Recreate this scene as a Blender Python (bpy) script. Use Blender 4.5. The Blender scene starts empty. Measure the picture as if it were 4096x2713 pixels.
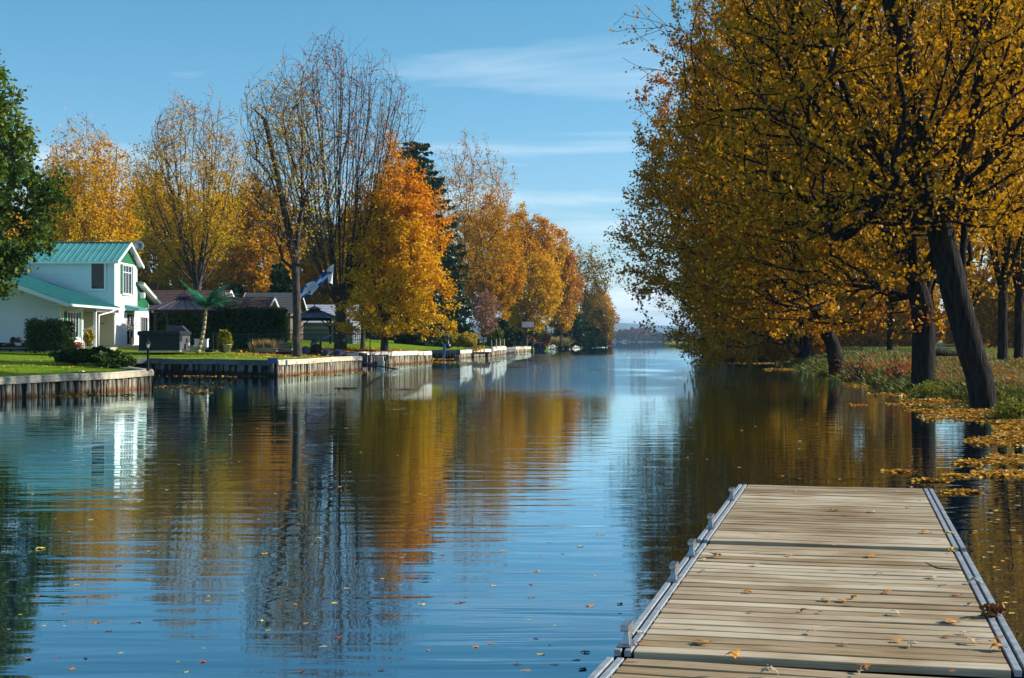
import bpy, math, random
import numpy as np
from mathutils import Vector, Matrix
from mathutils.geometry import delaunay_2d_cdt
R = math.radians
rnd = random.Random(7)
nr = np.random.RandomState(11)
scene = bpy.context.scene
col = scene.collection

# ------------------------------------------------------------------ camera
EYE = 1.75
HAZE = 0.00013
F = 50.0 / 36.0 * 4096.0
cam_data = bpy.data.cameras.new('camera')
cam_data.lens = 50.0
cam_data.sensor_width = 36.0
cam_data.shift_y = 5.5 / 4096.0
cam_data.clip_start = 0.1
cam_data.clip_end = 40000.0
cam = bpy.data.objects.new('camera', cam_data)
cam.location = (0, 0, EYE)
cam.rotation_euler = (R(90), 0, 0)
col.objects.link(cam)
scene.camera = cam

# ------------------------------------------------------------------ sun and sky
SUN_AZ, SUN_EL = R(80), R(28)
sd = bpy.data.lights.new('sun', 'SUN')
sd.energy = 5.0
sd.angle = R(0.53)
sd.color = (1.0, 0.93, 0.82)
so = bpy.data.objects.new('sun', sd)
to_sun = Vector((math.sin(SUN_AZ) * math.cos(SUN_EL), math.cos(SUN_AZ) * math.cos(SUN_EL), math.sin(SUN_EL)))
so.rotation_euler = (-to_sun).to_track_quat('-Z', 'Y').to_euler()
so.location = (60, 10, 60)
col.objects.link(so)

world = bpy.data.worlds.new('World')
scene.world = world
world.use_nodes = True
wn, wl = world.node_tree.nodes, world.node_tree.links
wn.clear()
def N(nodes, typ, **kw):
    n = nodes.new(typ)
    for k, v in kw.items():
        setattr(n, k, v)
    return n
w_out = N(wn, 'ShaderNodeOutputWorld')
w_bg = N(wn, 'ShaderNodeBackground')
w_bg.inputs['Strength'].default_value = 0.074
sky = N(wn, 'ShaderNodeTexSky', sky_type='NISHITA', sun_disc=False)
sky.sun_elevation = SUN_EL
sky.sun_rotation = SUN_AZ
sky.altitude = 0
sky.air_density = 1.0
sky.dust_density = 0.25
sky.ozone_density = 2.5
tc = N(wn, 'ShaderNodeTexCoord')
sep = N(wn, 'ShaderNodeSeparateXYZ')
wl.new(tc.outputs['Generated'], sep.inputs[0])
def wmath(op, a, b=None, clamp=False):
    n = N(wn, 'ShaderNodeMath', operation=op, use_clamp=clamp)
    for i, v in enumerate((a, b)):
        if v is None: continue
        if isinstance(v, (int, float)): n.inputs[i].default_value = v
        else: wl.new(v, n.inputs[i])
    return n.outputs[0]
def wramp(v, pts):
    n = N(wn, 'ShaderNodeValToRGB')
    e = n.color_ramp.elements
    e[0].position, e[0].color = pts[0][0], (pts[0][1],) * 3 + (1,)
    e[1].position, e[1].color = pts[-1][0], (pts[-1][1],) * 3 + (1,)
    for p, c in pts[1:-1]:
        q = e.new(p); q.color = (c,) * 3 + (1,)
    wl.new(v, n.inputs[0])
    return n.outputs[0]
# high thin cirrus, seen in perspective on a plane above
zc = wmath('MAXIMUM', wmath('ADD', sep.outputs[2], 0.10), 0.02)
ux = wmath('DIVIDE', sep.outputs[0], zc)
uy = wmath('DIVIDE', sep.outputs[1], zc)
comb = N(wn, 'ShaderNodeCombineXYZ')
wl.new(wmath('ADD', wmath('MULTIPLY', ux, 0.55), 0.5), comb.inputs[0]); wl.new(wmath('MULTIPLY', uy, 1.25), comb.inputs[1])
comb.inputs[2].default_value = 8.6
n1 = N(wn, 'ShaderNodeTexNoise'); n1.inputs['Scale'].default_value = 0.9; n1.inputs['Detail'].default_value = 9
n1.inputs['Roughness'].default_value = 0.52; n1.inputs['Distortion'].default_value = 0.5
wl.new(comb.outputs[0], n1.inputs['Vector'])
cir = wramp(n1.outputs[0], [(0.53, 0.0), (0.65, 0.46), (0.82, 0.9)])
# low cumulus bank close to the horizon, all the way round
comb2 = N(wn, 'ShaderNodeCombineXYZ')
wl.new(wmath('MULTIPLY', wmath('ARCTAN2', sep.outputs[0], sep.outputs[1]), 9.0), comb2.inputs[0])
wl.new(wmath('MULTIPLY', sep.outputs[2], 60.0), comb2.inputs[1])
n2 = N(wn, 'ShaderNodeTexNoise'); n2.inputs['Scale'].default_value = 2.1; n2.inputs['Detail'].default_value = 7
n2.inputs['Roughness'].default_value = 0.5
wl.new(comb2.outputs[0], n2.inputs['Vector'])
band = wramp(sep.outputs[2], [(0.0, 0.9), (0.030, 1.0), (0.048, 0.0)])
cum = wmath('MULTIPLY', wramp(n2.outputs[0], [(0.38, 0.0), (0.56, 1.0)]), band)
mixc = N(wn, 'ShaderNodeMixRGB'); mixc.blend_type = 'MIX'
tint = N(wn, 'ShaderNodeHueSaturation'); tint.inputs['Saturation'].default_value = 1.30; tint.inputs['Value'].default_value = 1.16; tint.inputs['Hue'].default_value = 0.497
wl.new(sky.outputs[0], tint.inputs['Color'])
hzr = N(wn, 'ShaderNodeValToRGB'); hzr.color_ramp.elements[0].color = (0.90, 0.97, 1.25, 1); hzr.color_ramp.elements[1].color = (0.93, 1.10, 1.03, 1); hzr.color_ramp.elements[1].position = 0.22
wl.new(sep.outputs[2], hzr.inputs[0])
hzm = N(wn, 'ShaderNodeMixRGB'); hzm.blend_type = 'MULTIPLY'; hzm.inputs[0].default_value = 1.0
wl.new(tint.outputs[0], hzm.inputs[1]); wl.new(hzr.outputs[0], hzm.inputs[2])
wl.new(hzm.outputs[0], mixc.inputs[1])
mixc.inputs[2].default_value = (9.2, 10.2, 10.9, 1)
wl.new(wmath('ADD', wmath('MULTIPLY', cir, 0.75), wmath('MULTIPLY', cum, 0.95), True), mixc.inputs[0])
wl.new(mixc.outputs[0], w_bg.inputs['Color'])
wl.new(w_bg.outputs[0], w_out.inputs[0])

vs = scene.view_settings
vs.view_transform = 'Standard'; vs.look = 'None'; vs.exposure = 0.70; vs.gamma = 1.0; vs.use_curve_mapping = False
cy = scene.cycles
cy.use_denoising = True
cy.max_bounces = 6; cy.diffuse_bounces = 2; cy.glossy_bounces = 3; cy.transmission_bounces = 3
cy.transparent_max_bounces = 6; cy.volume_bounces = 0
cy.sample_clamp_indirect = 4.0
cy.caustics_reflective = False; cy.caustics_refractive = False

# ------------------------------------------------------------------ materials
MATS = {}
def mat(name, c1, c2=None, scale=8.0, rough=0.7, metal=0.0, bump=0.0, bscale=None, stretch=(1, 1, 1), spec=0.3,
        detail=4, pos=(0.35, 0.65), coat=0.0, per_obj=0.0, per_island=0.0, emit=None):
    if name in MATS: return MATS[name]
    m = bpy.data.materials.new(name); m.use_nodes = True
    n, l = m.node_tree.nodes, m.node_tree.links
    b = n['Principled BSDF']
    b.inputs['Roughness'].default_value = rough
    b.inputs['Metallic'].default_value = metal
    b.inputs['Specular IOR Level'].default_value = spec
    b.inputs['Coat Weight'].default_value = coat
    b.inputs['Base Color'].default_value = (*c1, 1)
    if emit:
        b.inputs['Emission Color'].default_value = (*emit[0], 1); b.inputs['Emission Strength'].default_value = emit[1]
    t = N(n, 'ShaderNodeTexCoord'); mp = N(n, 'ShaderNodeMapping'); mp.inputs['Scale'].default_value = stretch
    l.new(t.outputs['Object'], mp.inputs[0])
    if c2 is not None:
        if per_obj:
            oi = N(n, 'ShaderNodeObjectInfo'); ad = N(n, 'ShaderNodeVectorMath', operation='SCALE')
            cx = N(n, 'ShaderNodeCombineXYZ')
            for i in range(3): l.new(oi.outputs['Random'], cx.inputs[i])
            l.new(cx.outputs[0], ad.inputs[0]); ad.inputs['Scale'].default_value = 97.0
            va = N(n, 'ShaderNodeVectorMath', operation='ADD'); l.new(mp.outputs[0], va.inputs[0]); l.new(ad.outputs[0], va.inputs[1])
            vec = va.outputs[0]
        else:
            vec = mp.outputs[0]
        x = N(n, 'ShaderNodeTexNoise'); x.inputs['Scale'].default_value = scale; x.inputs['Detail'].default_value = detail
        l.new(vec, x.inputs['Vector'])
        r = N(n, 'ShaderNodeValToRGB'); e = r.color_ramp.elements
        e[0].position, e[0].color = pos[0], (*c1, 1); e[1].position, e[1].color = pos[1], (*c2, 1)
        src = x.outputs[0]
        if per_obj or per_island:
            if per_obj: rv = oi.outputs['Random']; k = per_obj
            else:
                g = N(n, 'ShaderNodeNewGeometry'); rv = g.outputs['Random Per Island']; k = per_island
            m1 = N(n, 'ShaderNodeMath', operation='MULTIPLY_ADD'); l.new(rv, m1.inputs[0]); m1.inputs[1].default_value = k; m1.inputs[2].default_value = -k / 2
            m2 = N(n, 'ShaderNodeMath', operation='ADD'); l.new(src, m2.inputs[0]); l.new(m1.outputs[0], m2.inputs[1]); src = m2.outputs[0]
        l.new(src, r.inputs[0]); l.new(r.outputs[0], b.inputs['Base Color'])
    if bump:
        x2 = N(n, 'ShaderNodeTexNoise'); x2.inputs['Scale'].default_value = bscale or scale; x2.inputs['Detail'].default_value = 6
        l.new(mp.outputs[0], x2.inputs['Vector'])
        bp = N(n, 'ShaderNodeBump'); bp.inputs['Distance'].default_value = bump; bp.inputs['Strength'].default_value = 1.0
        l.new(x2.outputs[0], bp.inputs['Height']); l.new(bp.outputs[0], b.inputs['Normal'])
    MATS[name] = m
    return m

def leaf_mat(name, stops, trans=0.36, rough=0.6):
    m = bpy.data.materials.new(name); m.use_nodes = True
    n, l = m.node_tree.nodes, m.node_tree.links
    n.remove(n['Principled BSDF']); out = n['Material Output']
    a = N(n, 'ShaderNodeAttribute', attribute_name='tint')
    r = N(n, 'ShaderNodeValToRGB'); e = r.color_ramp.elements
    e[0].position, e[0].color = stops[0][0], (*stops[0][1], 1)
    e[1].position, e[1].color = stops[-1][0], (*stops[-1][1], 1)
    for p, c in stops[1:-1]:
        q = e.new(p); q.color = (*c, 1)
    l.new(a.outputs['Fac'], r.inputs[0])
    d = N(n, 'ShaderNodeBsdfDiffuse'); t = N(n, 'ShaderNodeBsdfTranslucent')
    g = N(n, 'ShaderNodeBsdfGlossy'); g.inputs['Roughness'].default_value = 0.45; g.inputs['Color'].default_value = (0.9, 0.9, 0.9, 1)
    l.new(r.outputs[0], d.inputs[0]); l.new(r.outputs[0], t.inputs[0])
    mx = N(n, 'ShaderNodeMixShader'); mx.inputs[0].default_value = trans
    l.new(d.outputs[0], mx.inputs[1]); l.new(t.outputs[0], mx.inputs[2])
    m2 = N(n, 'ShaderNodeMixShader'); m2.inputs[0].default_value = 0.012
    l.new(mx.outputs[0], m2.inputs[1]); l.new(g.outputs[0], m2.inputs[2]); l.new(m2.outputs[0], out.inputs[0])
    MATS[name] = m
    return m

GOLD = leaf_mat('gold_leaves', [(0.0, (0.26, 0.20, 0.015)), (0.3, (0.60, 0.40, 0.010)), (0.6, (0.74, 0.43, 0.010)), (0.85, (0.66, 0.29, 0.012)), (1.0, (0.42, 0.10, 0.015))])
OLIVE = leaf_mat('olive_gold_leaves', [(0.0, (0.12, 0.09, 0.004)), (0.35, (0.38, 0.222, 0.005)), (0.65, (0.70, 0.355, 0.006)), (0.88, (0.58, 0.21, 0.008)), (1.0, (0.34, 0.05, 0.012))])
ORANGE = leaf_mat('orange_leaves', [(0.0, (0.66, 0.46, 0.015)), (0.35, (0.80, 0.42, 0.008)), (0.65, (0.80, 0.30, 0.008)), (1.0, (0.66, 0.18, 0.010))])
RUSTY = leaf_mat('rusty_leaves', [(0.0, (0.58, 0.36, 0.02)), (0.5, (0.56, 0.22, 0.02)), (1.0, (0.30, 0.08, 0.05))])
GREEN = leaf_mat('green_leaves', [(0.0, (0.03, 0.07, 0.010)), (0.55, (0.09, 0.16, 0.010)), (0.85, (0.28, 0.27, 0.015)), (1.0, (0.30, 0.22, 0.02))])
SPRUCE = leaf_mat('spruce_needles', [(0.0, (0.010, 0.028, 0.012)), (0.6, (0.03, 0.065, 0.02)), (1.0, (0.07, 0.10, 0.02))], trans=0.15)
HEDGE = leaf_mat('cedar_leaves', [(0.0, (0.012, 0.03, 0.008)), (0.6, (0.035, 0.075, 0.012)), (1.0, (0.09, 0.12, 0.015))], trans=0.15)
BARK = mat('bark', (0.035, 0.028, 0.024), (0.11, 0.095, 0.08), 5, 0.95, bump=0.06, stretch=(3, 3, 0.6), spec=0.1)
BARKDARK = mat('dark_bark', (0.010, 0.009, 0.009), (0.042, 0.036, 0.031), 5, 0.95, bump=0.09, bscale=6, stretch=(3, 3, 0.45), spec=0.1)

# ------------------------------------------------------------------ object helpers
def tag(o, label=None, cat=None, group=None, kind=None):
    if label: o['label'] = label
    if cat: o['category'] = cat
    if group: o['group'] = group
    if kind: o['kind'] = kind
    return o
def empty(name, loc, rz=0.0, label=None, cat=None, group=None):
    o = bpy.data.objects.new(name, None); col.objects.link(o)
    o.location = loc; o.rotation_euler = (0, 0, rz); o.empty_display_size = 0.2
    return tag(o, label, cat, group)
def copy_tree(o, parent=None):
    c = o.copy(); col.objects.link(c); c.parent = parent
    for ch in list(o.children): copy_tree(ch, c)
    return c
class MB:
    def __init__(s): s.v = []; s.f = []
    def add(s, vs, fs):
        k = len(s.v); s.v += [tuple(v) for v in vs]; s.f += [tuple(i + k for i in f) for f in fs]; return s
    def box(s, c, d, rot=None):
        x, y, z = d[0] / 2, d[1] / 2, d[2] / 2
        vs = [Vector((a * x, b * y, e * z)) for a in (-1, 1) for b in (-1, 1) for e in (-1, 1)]
        if rot is not None:
            M = rot if isinstance(rot, Matrix) else Matrix.Rotation(rot, 3, 'Z')
            vs = [M @ v for v in vs]
        vs = [v + Vector(c) for v in vs]
        return s.add(vs, [(0, 1, 3, 2), (4, 6, 7, 5), (0, 4, 5, 1), (2, 3, 7, 6), (0, 2, 6, 4), (1, 5, 7, 3)])
    def bar(s, a, b, w, h):
        a, b = Vector(a), Vector(b); d = b - a; L = d.length
        M = d.to_track_quat('Y', 'Z').to_matrix()
        return s.box((a + b) / 2, (w, L, h), M)
    def tube(s, pts, rad, n=8, cap=True):
        pts = [Vector(p) for p in pts]
        if not isinstance(rad, (list, tuple)): rad = [rad] * len(pts)
        k = len(s.v)
        for i, p in enumerate(pts):
            d = (pts[min(i + 1, len(pts) - 1)] - pts[max(i - 1, 0)]).normalized()
            ref = Vector((1, 0, 0)) if abs(d.x) < 0.9 else Vector((0, 1, 0))
            u = d.cross(ref).normalized(); w = d.cross(u)
            for j in range(n):
                t = 2 * math.pi * j / n
                s.v.append(tuple(p + (u * math.cos(t) + w * math.sin(t)) * rad[i]))
        for i in range(len(pts) - 1):
            for j in range(n):
                a = k + i * n + j; b = k + i * n + (j + 1) % n
                s.f.append((a, b, b + n, a + n))
        if cap:
            s.f.append(tuple(k + j for j in range(n))[::-1]); s.f.append(tuple(k + (len(pts) - 1) * n + j for j in range(n)))
        return s
    def lathe(s, prof, c=(0, 0, 0), n=14):
        k = len(s.v)
        for r, z in prof:
            for j in range(n):
                t = 2 * math.pi * j / n
                s.v.append((c[0] + r * math.cos(t), c[1] + r * math.sin(t), c[2] + z))
        for i in range(len(prof) - 1):
            for j in range(n):
                a = k + i * n + j; b = k + i * n + (j + 1) % n
                s.f.append((a, b, b + n, a + n))
        s.f.append(tuple(k + j for j in range(n))[::-1]); s.f.append(tuple(k + (len(prof) - 1) * n + j for j in range(n)))
        return s
    def prism(s, poly, ax, lo, hi):
        """poly: 2d outline in the two other axes, extruded along axis ax"""
        def p3(a, b, t): return {0: (t, a, b), 1: (a, t, b), 2: (a, b, t)}[ax]
        n = len(poly)
        vs = [p3(a, b, lo) for a, b in poly] + [p3(a, b, hi) for a, b in poly]
        fs = [tuple(range(n))[::-1], tuple(range(n, 2 * n))] + [(i, (i + 1) % n, n + (i + 1) % n, n + i) for i in range(n)]
        return s.add(vs, fs)
    def mesh(s, name, m, smooth=False):
        me = bpy.data.meshes.new(name); me.from_pydata(s.v, [], s.f)
        if m: me.materials.append(m)
        if smooth: me.shade_smooth()
        me.update(); return me
    def build(s, name, m, parent=None, smooth=False, bevel=0.0):
        o = bpy.data.objects.new(name, s.mesh(name, m, smooth)); col.objects.link(o)
        if parent: o.parent = parent
        if bevel:
            b = o.modifiers.new('bevel', 'BEVEL'); b.width = bevel; b.segments = 2; b.limit_method = 'ANGLE'
        return o
def piece(name, mesh, parent, loc=(0, 0, 0), rot=(0, 0, 0), sc=(1, 1, 1)):
    o = bpy.data.objects.new(name, mesh); col.objects.link(o)
    if parent: o.parent = parent
    o.location = loc; o.rotation_euler = rot; o.scale = sc
    return o
def np_mesh(name, V, Fc, m, tintv=None, smooth=False):
    """V (n,3), Fc list of arrays (k,3|4)"""
    me = bpy.data.meshes.new(name)
    me.vertices.add(len(V)); me.vertices.foreach_set('co', np.ascontiguousarray(V, np.float32).ravel())
    nl = sum(f.size for f in Fc); nf = sum(len(f) for f in Fc)
    me.loops.add(nl); me.polygons.add(nf)
    me.loops.foreach_set('vertex_index', np.concatenate([f.ravel() for f in Fc]).astype(np.int32))
    st = []; k = 0
    for f in Fc:
        st.append(k + np.arange(len(f)) * f.shape[1]); k += f.size
    me.polygons.foreach_set('loop_start', np.concatenate(st).astype(np.int32))
    if smooth: me.polygons.foreach_set('use_smooth', np.ones(nf, bool))
    if m: me.materials.append(m)
    if tintv is not None:
        at = me.attributes.new('tint', 'FLOAT', 'POINT'); at.data.foreach_set('value', np.ascontiguousarray(tintv, np.float32))
    me.update(calc_edges=True); me.validate()
    return me
def at(px, py, d): return Vector(((px - 2048) / F * d, d, EYE - (py - 1362) / F * d))
def water_d(py): return EYE * F / (py - 1362.0)
def atw(px, py): d = water_d(py); return ((px - 2048) / F * d, d)

# ------------------------------------------------------------------ terrain outlines (waterlines measured in the photograph)
LB = [(-40, -40), (-24.6, 0), (-20.0, 22), atw(0, 1595), atw(300, 1577), atw(597, 1553),
      (-16.6, 58), (-20.5, 74.5), atw(600, 1494), atw(1100, 1506), atw(1440, 1478),
      (-10.6, 88), (-10.4, 100), atw(1545, 1460), atw(1719, 1448.6), (-7.98, 138), (-5.2, 138.5), atw(1960, 1424), atw(2020, 1417),
      atw(2058, 1410), atw(2120, 1406), atw(2192, 1398), atw(2236, 1395), atw(2319, 1391), atw(2440, 1383.5), (22, 500), (-200, 640), (-900, 900)]
RB = [(60, -30), (14, -10), (11.5, 5), (10.5, 18), (11.2, 27), atw(4096, 1684), atw(4016, 1673), atw(3955, 1640), atw(3914, 1612), atw(3685, 1592), atw(3506, 1561),
      atw(3414, 1533), atw(3200, 1487), (19.5, 100), atw(3051, 1440), (22, 142), (25, 170), (29, 220), (36, 300), (50, 400), (56, 450), (80, 470), (95, 300), (110, 200), (160, 120), (240, 60), (240, -60)]
def edge_dist(P, poly):
    P = np.atleast_2d(np.asarray(P, float)); best = np.full(len(P), 1e9)
    A = np.array(poly, float)
    for a, b in zip(A[:-1], A[1:]):
        ab = b - a; t = np.clip(((P - a) @ ab) / (ab @ ab), 0, 1)
        best = np.minimum(best, np.hypot(*(P - a - t[:, None] * ab).T))
    return best
def zleft(P):
    P = np.atleast_2d(np.asarray(P, float)); dd = edge_dist(P, LB); y = P[:, 1]
    cap = np.interp(y, [40, 52, 58, 66, 75, 85, 100, 115, 140, 400], [0.60, 0.64, 0.66, 0.74, 0.77, 0.77, 0.90, 0.87, 0.77, 0.75])
    slope = np.interp(y, [40, 60, 66, 100, 130, 180, 240], [0.030, 0.030, 0.04, 0.04, 0.085, 0.085, 0.03])
    return cap + slope * np.minimum(np.maximum(dd - 0.3, 0), 16) + 0.01 * np.maximum(np.minimum(dd, 60) - 16, 0)
def zright(P):
    P = np.atleast_2d(np.asarray(P, float)); dd = edge_dist(P, RB)
    return -0.25 + 1.25 * (1 - np.exp(-dd / 2.2)) + 0.12 * np.sin(P[:, 0] * 0.31) * np.sin(P[:, 1] * 0.17) * np.minimum(dd / 4, 1)
def ground_z(x, y): return float((zleft if x < 0.07 * y + 2 and not (x > 9 and y < 120) else zright)([(x, y)])[0])
def on_left(px, py, d0=45.0, d1=330.0):
    """the point of the left bank seen at this pixel"""
    d = np.linspace(d0, d1, 1200); x = (px - 2048) / F * d
    h = (EYE - (py - 1362) / F * d) - zleft(np.c_[x, d])
    i = int(np.argmax(h < 0)) if (h < 0).any() else int(np.argmin(np.abs(h)))
    return Vector((x[i], d[i], float(zleft([(x[i], d[i])])[0])))
def lpos(px, d): x = (px - 2048) / F * d; return Vector((x, d, float(zleft([(x, d)])[0])))
def rpos(px, d): x = (px - 2048) / F * d; return Vector((x, d, float(zright([(x, d)])[0])))

def inside(P, poly):
    P = np.asarray(P); x, y = P[:, 0], P[:, 1]; c = np.zeros(len(P), bool); n = len(poly)
    for i in range(n):
        x1, y1 = poly[i]; x2, y2 = poly[(i + 1) % n]
        if y1 == y2: continue
        k = ((y1 > y) != (y2 > y)) & (x < (x2 - x1) * (y - y1) / (y2 - y1) + x1)
        c ^= k
    return c
def bank(name, poly, closing, zf, m, pts):
    ring = []
    A = poly + closing
    for i in range(len(A)):
        a, b = A[i], A[(i + 1) % len(A)]
        L = math.dist(a, b); n = max(1, int(L / (1.2 if L < 60 and i < len(poly) else 60)))
        for k in range(n): ring.append((a[0] + (b[0] - a[0]) * k / n, a[1] + (b[1] - a[1]) * k / n))
    pts = pts[inside(pts, A)]; pts = pts[edge_dist(pts, A + A[:1]) > 0.35]
    vs = [Vector(p) for p in ring] + [Vector(p) for p in pts]
    n = len(ring)
    res = delaunay_2d_cdt(vs, [(i, (i + 1) % n) for i in range(n)], [tuple(range(n))], 1, 1e-4)
    V2 = np.array([tuple(v) for v in res[0]]); z = zf(V2)
    V = np.c_[V2, z]; F3 = np.array([f for f in res[2] if len(f) == 3])
    # skirt down below the water
    nb = n
    low = np.c_[V2[:nb], np.full(nb, -1.6)]
    base = len(V); idx = np.arange(nb)
    sk = np.c_[idx, np.roll(idx, -1), base + np.roll(idx, -1), base + idx]
    me = np_mesh(name, np.r_[V, low], [F3, sk], m)
    for p in me.polygons[:len(F3)]: p.use_smooth = True
    o = bpy.data.objects.new(name, me); col.objects.link(o); return o

def ground_mat(name, g1, g2, leafy, leafcol, soil=None, soil_h=(0.0, 0.0)):
    m = bpy.data.materials.new(name); m.use_nodes = True
    n, l = m.node_tree.nodes, m.node_tree.links; b = n['Principled BSDF']
    b.inputs['Roughness'].default_value = 0.95; b.inputs['Specular IOR Level'].default_value = 0.08
    t = N(n, 'ShaderNodeTexCoord')
    def noise(s, d=4, vec=None):
        x = N(n, 'ShaderNodeTexNoise'); x.inputs['Scale'].default_value = s; x.inputs['Detail'].default_value = d
        l.new(vec or t.outputs['Object'], x.inputs['Vector']); return x.outputs[0]
    def ramp(v, pts):
        r = N(n, 'ShaderNodeValToRGB'); e = r.color_ramp.elements
        e[0].position, e[0].color = pts[0][0], (*pts[0][1], 1); e[1].position, e[1].color = pts[-1][0], (*pts[-1][1], 1)
        for p, c in pts[1:-1]:
            q = e.new(p); q.color = (*c, 1)
        l.new(v, r.inputs[0]); return r.outputs[0]
    gr = ramp(noise(1.3, 8), [(0.35, g1), (0.65, g2)])
    mx = N(n, 'ShaderNodeMixRGB'); l.new(gr, mx.inputs[1])
    l.new(ramp(noise(14, 2), [(0.3, leafcol[0]), (0.5, leafcol[1]), (0.7, leafcol[2])]), mx.inputs[2])
    a = N(n, 'ShaderNodeAttribute', attribute_name='litter')
    m1 = N(n, 'ShaderNodeMath', operation='MULTIPLY_ADD'); l.new(a.outputs['Fac'], m1.inputs[0]); m1.inputs[1].default_value = leafy; l.new(noise(9, 3), m1.inputs[2])
    l.new(ramp(m1.outputs[0], [(0.68, (0, 0, 0)), (0.76, (1, 1, 1))]), mx.inputs[0])
    l.new(mx.outputs[0], b.inputs['Base Color'])
    bp = N(n, 'ShaderNodeBump'); bp.inputs['Distance'].default_value = 0.06; l.new(noise(22, 6), bp.inputs['Height']); l.new(bp.outputs[0], b.inputs['Normal'])
    return m
LAWN = ground_mat('lawn_grass', (0.095, 0.185, 0.003), (0.18, 0.265, 0.006), 0.5, ((0.30, 0.13, 0.03), (0.42, 0.20, 0.03), (0.20, 0.06, 0.02)))
PARK = ground_mat('park_grass', (0.05, 0.085, 0.006), (0.10, 0.13, 0.010), 0.5, ((0.13, 0.065, 0.02), (0.22, 0.11, 0.02), (0.08, 0.03, 0.015)))

def scatter_pts(x0, x1, y0, y1, s):
    gx, gy = np.meshgrid(np.arange(x0, x1, s), np.arange(y0, y1, s)); P = np.c_[gx.ravel(), gy.ravel()]
    return P + nr.uniform(-0.35, 0.35, P.shape) * s
ptsL = np.r_[scatter_pts(-45, 0, 20, 150, 1.6), scatter_pts(-120, 40, 0, 500, 9)]
left_bank = bank('left_bank_lawn', LB, [(-900, -200), (-100, -200)], zleft, LAWN, ptsL)
tag(left_bank, kind='structure')
ptsR = np.r_[scatter_pts(8, 45, -10, 130, 1.3), scatter_pts(20, 160, -30, 460, 8)]
right_bank = bank('right_bank_ground', RB, [], zright, PARK, ptsR)
tag(right_bank, kind='structure')
def litter(o, spots, base):
    me = o.data; V = np.empty(len(me.vertices) * 3, np.float32); me.vertices.foreach_get('co', V); V = V.reshape(-1, 3)
    w = np.full(len(V), base, float)
    for x, y, rx, ry, k in spots: w += k * np.exp(-(((V[:, 0] - x) / rx) ** 2 + ((V[:, 1] - y) / ry) ** 2))
    at_ = me.attributes.new('litter', 'FLOAT', 'POINT'); at_.data.foreach_set('value', w.astype(np.float32))
litter(left_bank, [(-11, 97, 6, 9, 1.0), (-13.5, 84, 2.2, 4, 0.45), (-7.5, 108, 3, 9, 0.9), (-8, 103, 3, 6, 0.5), (-20, 84, 12, 5, 0.10)], 0.0)
litter(right_bank, [(14, 38, 6, 12, 0.55), (17, 60, 8, 25, 0.45), (22, 90, 12, 40, 0.3), (13, 44, 3, 6, 0.3)], 0.05)

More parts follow.
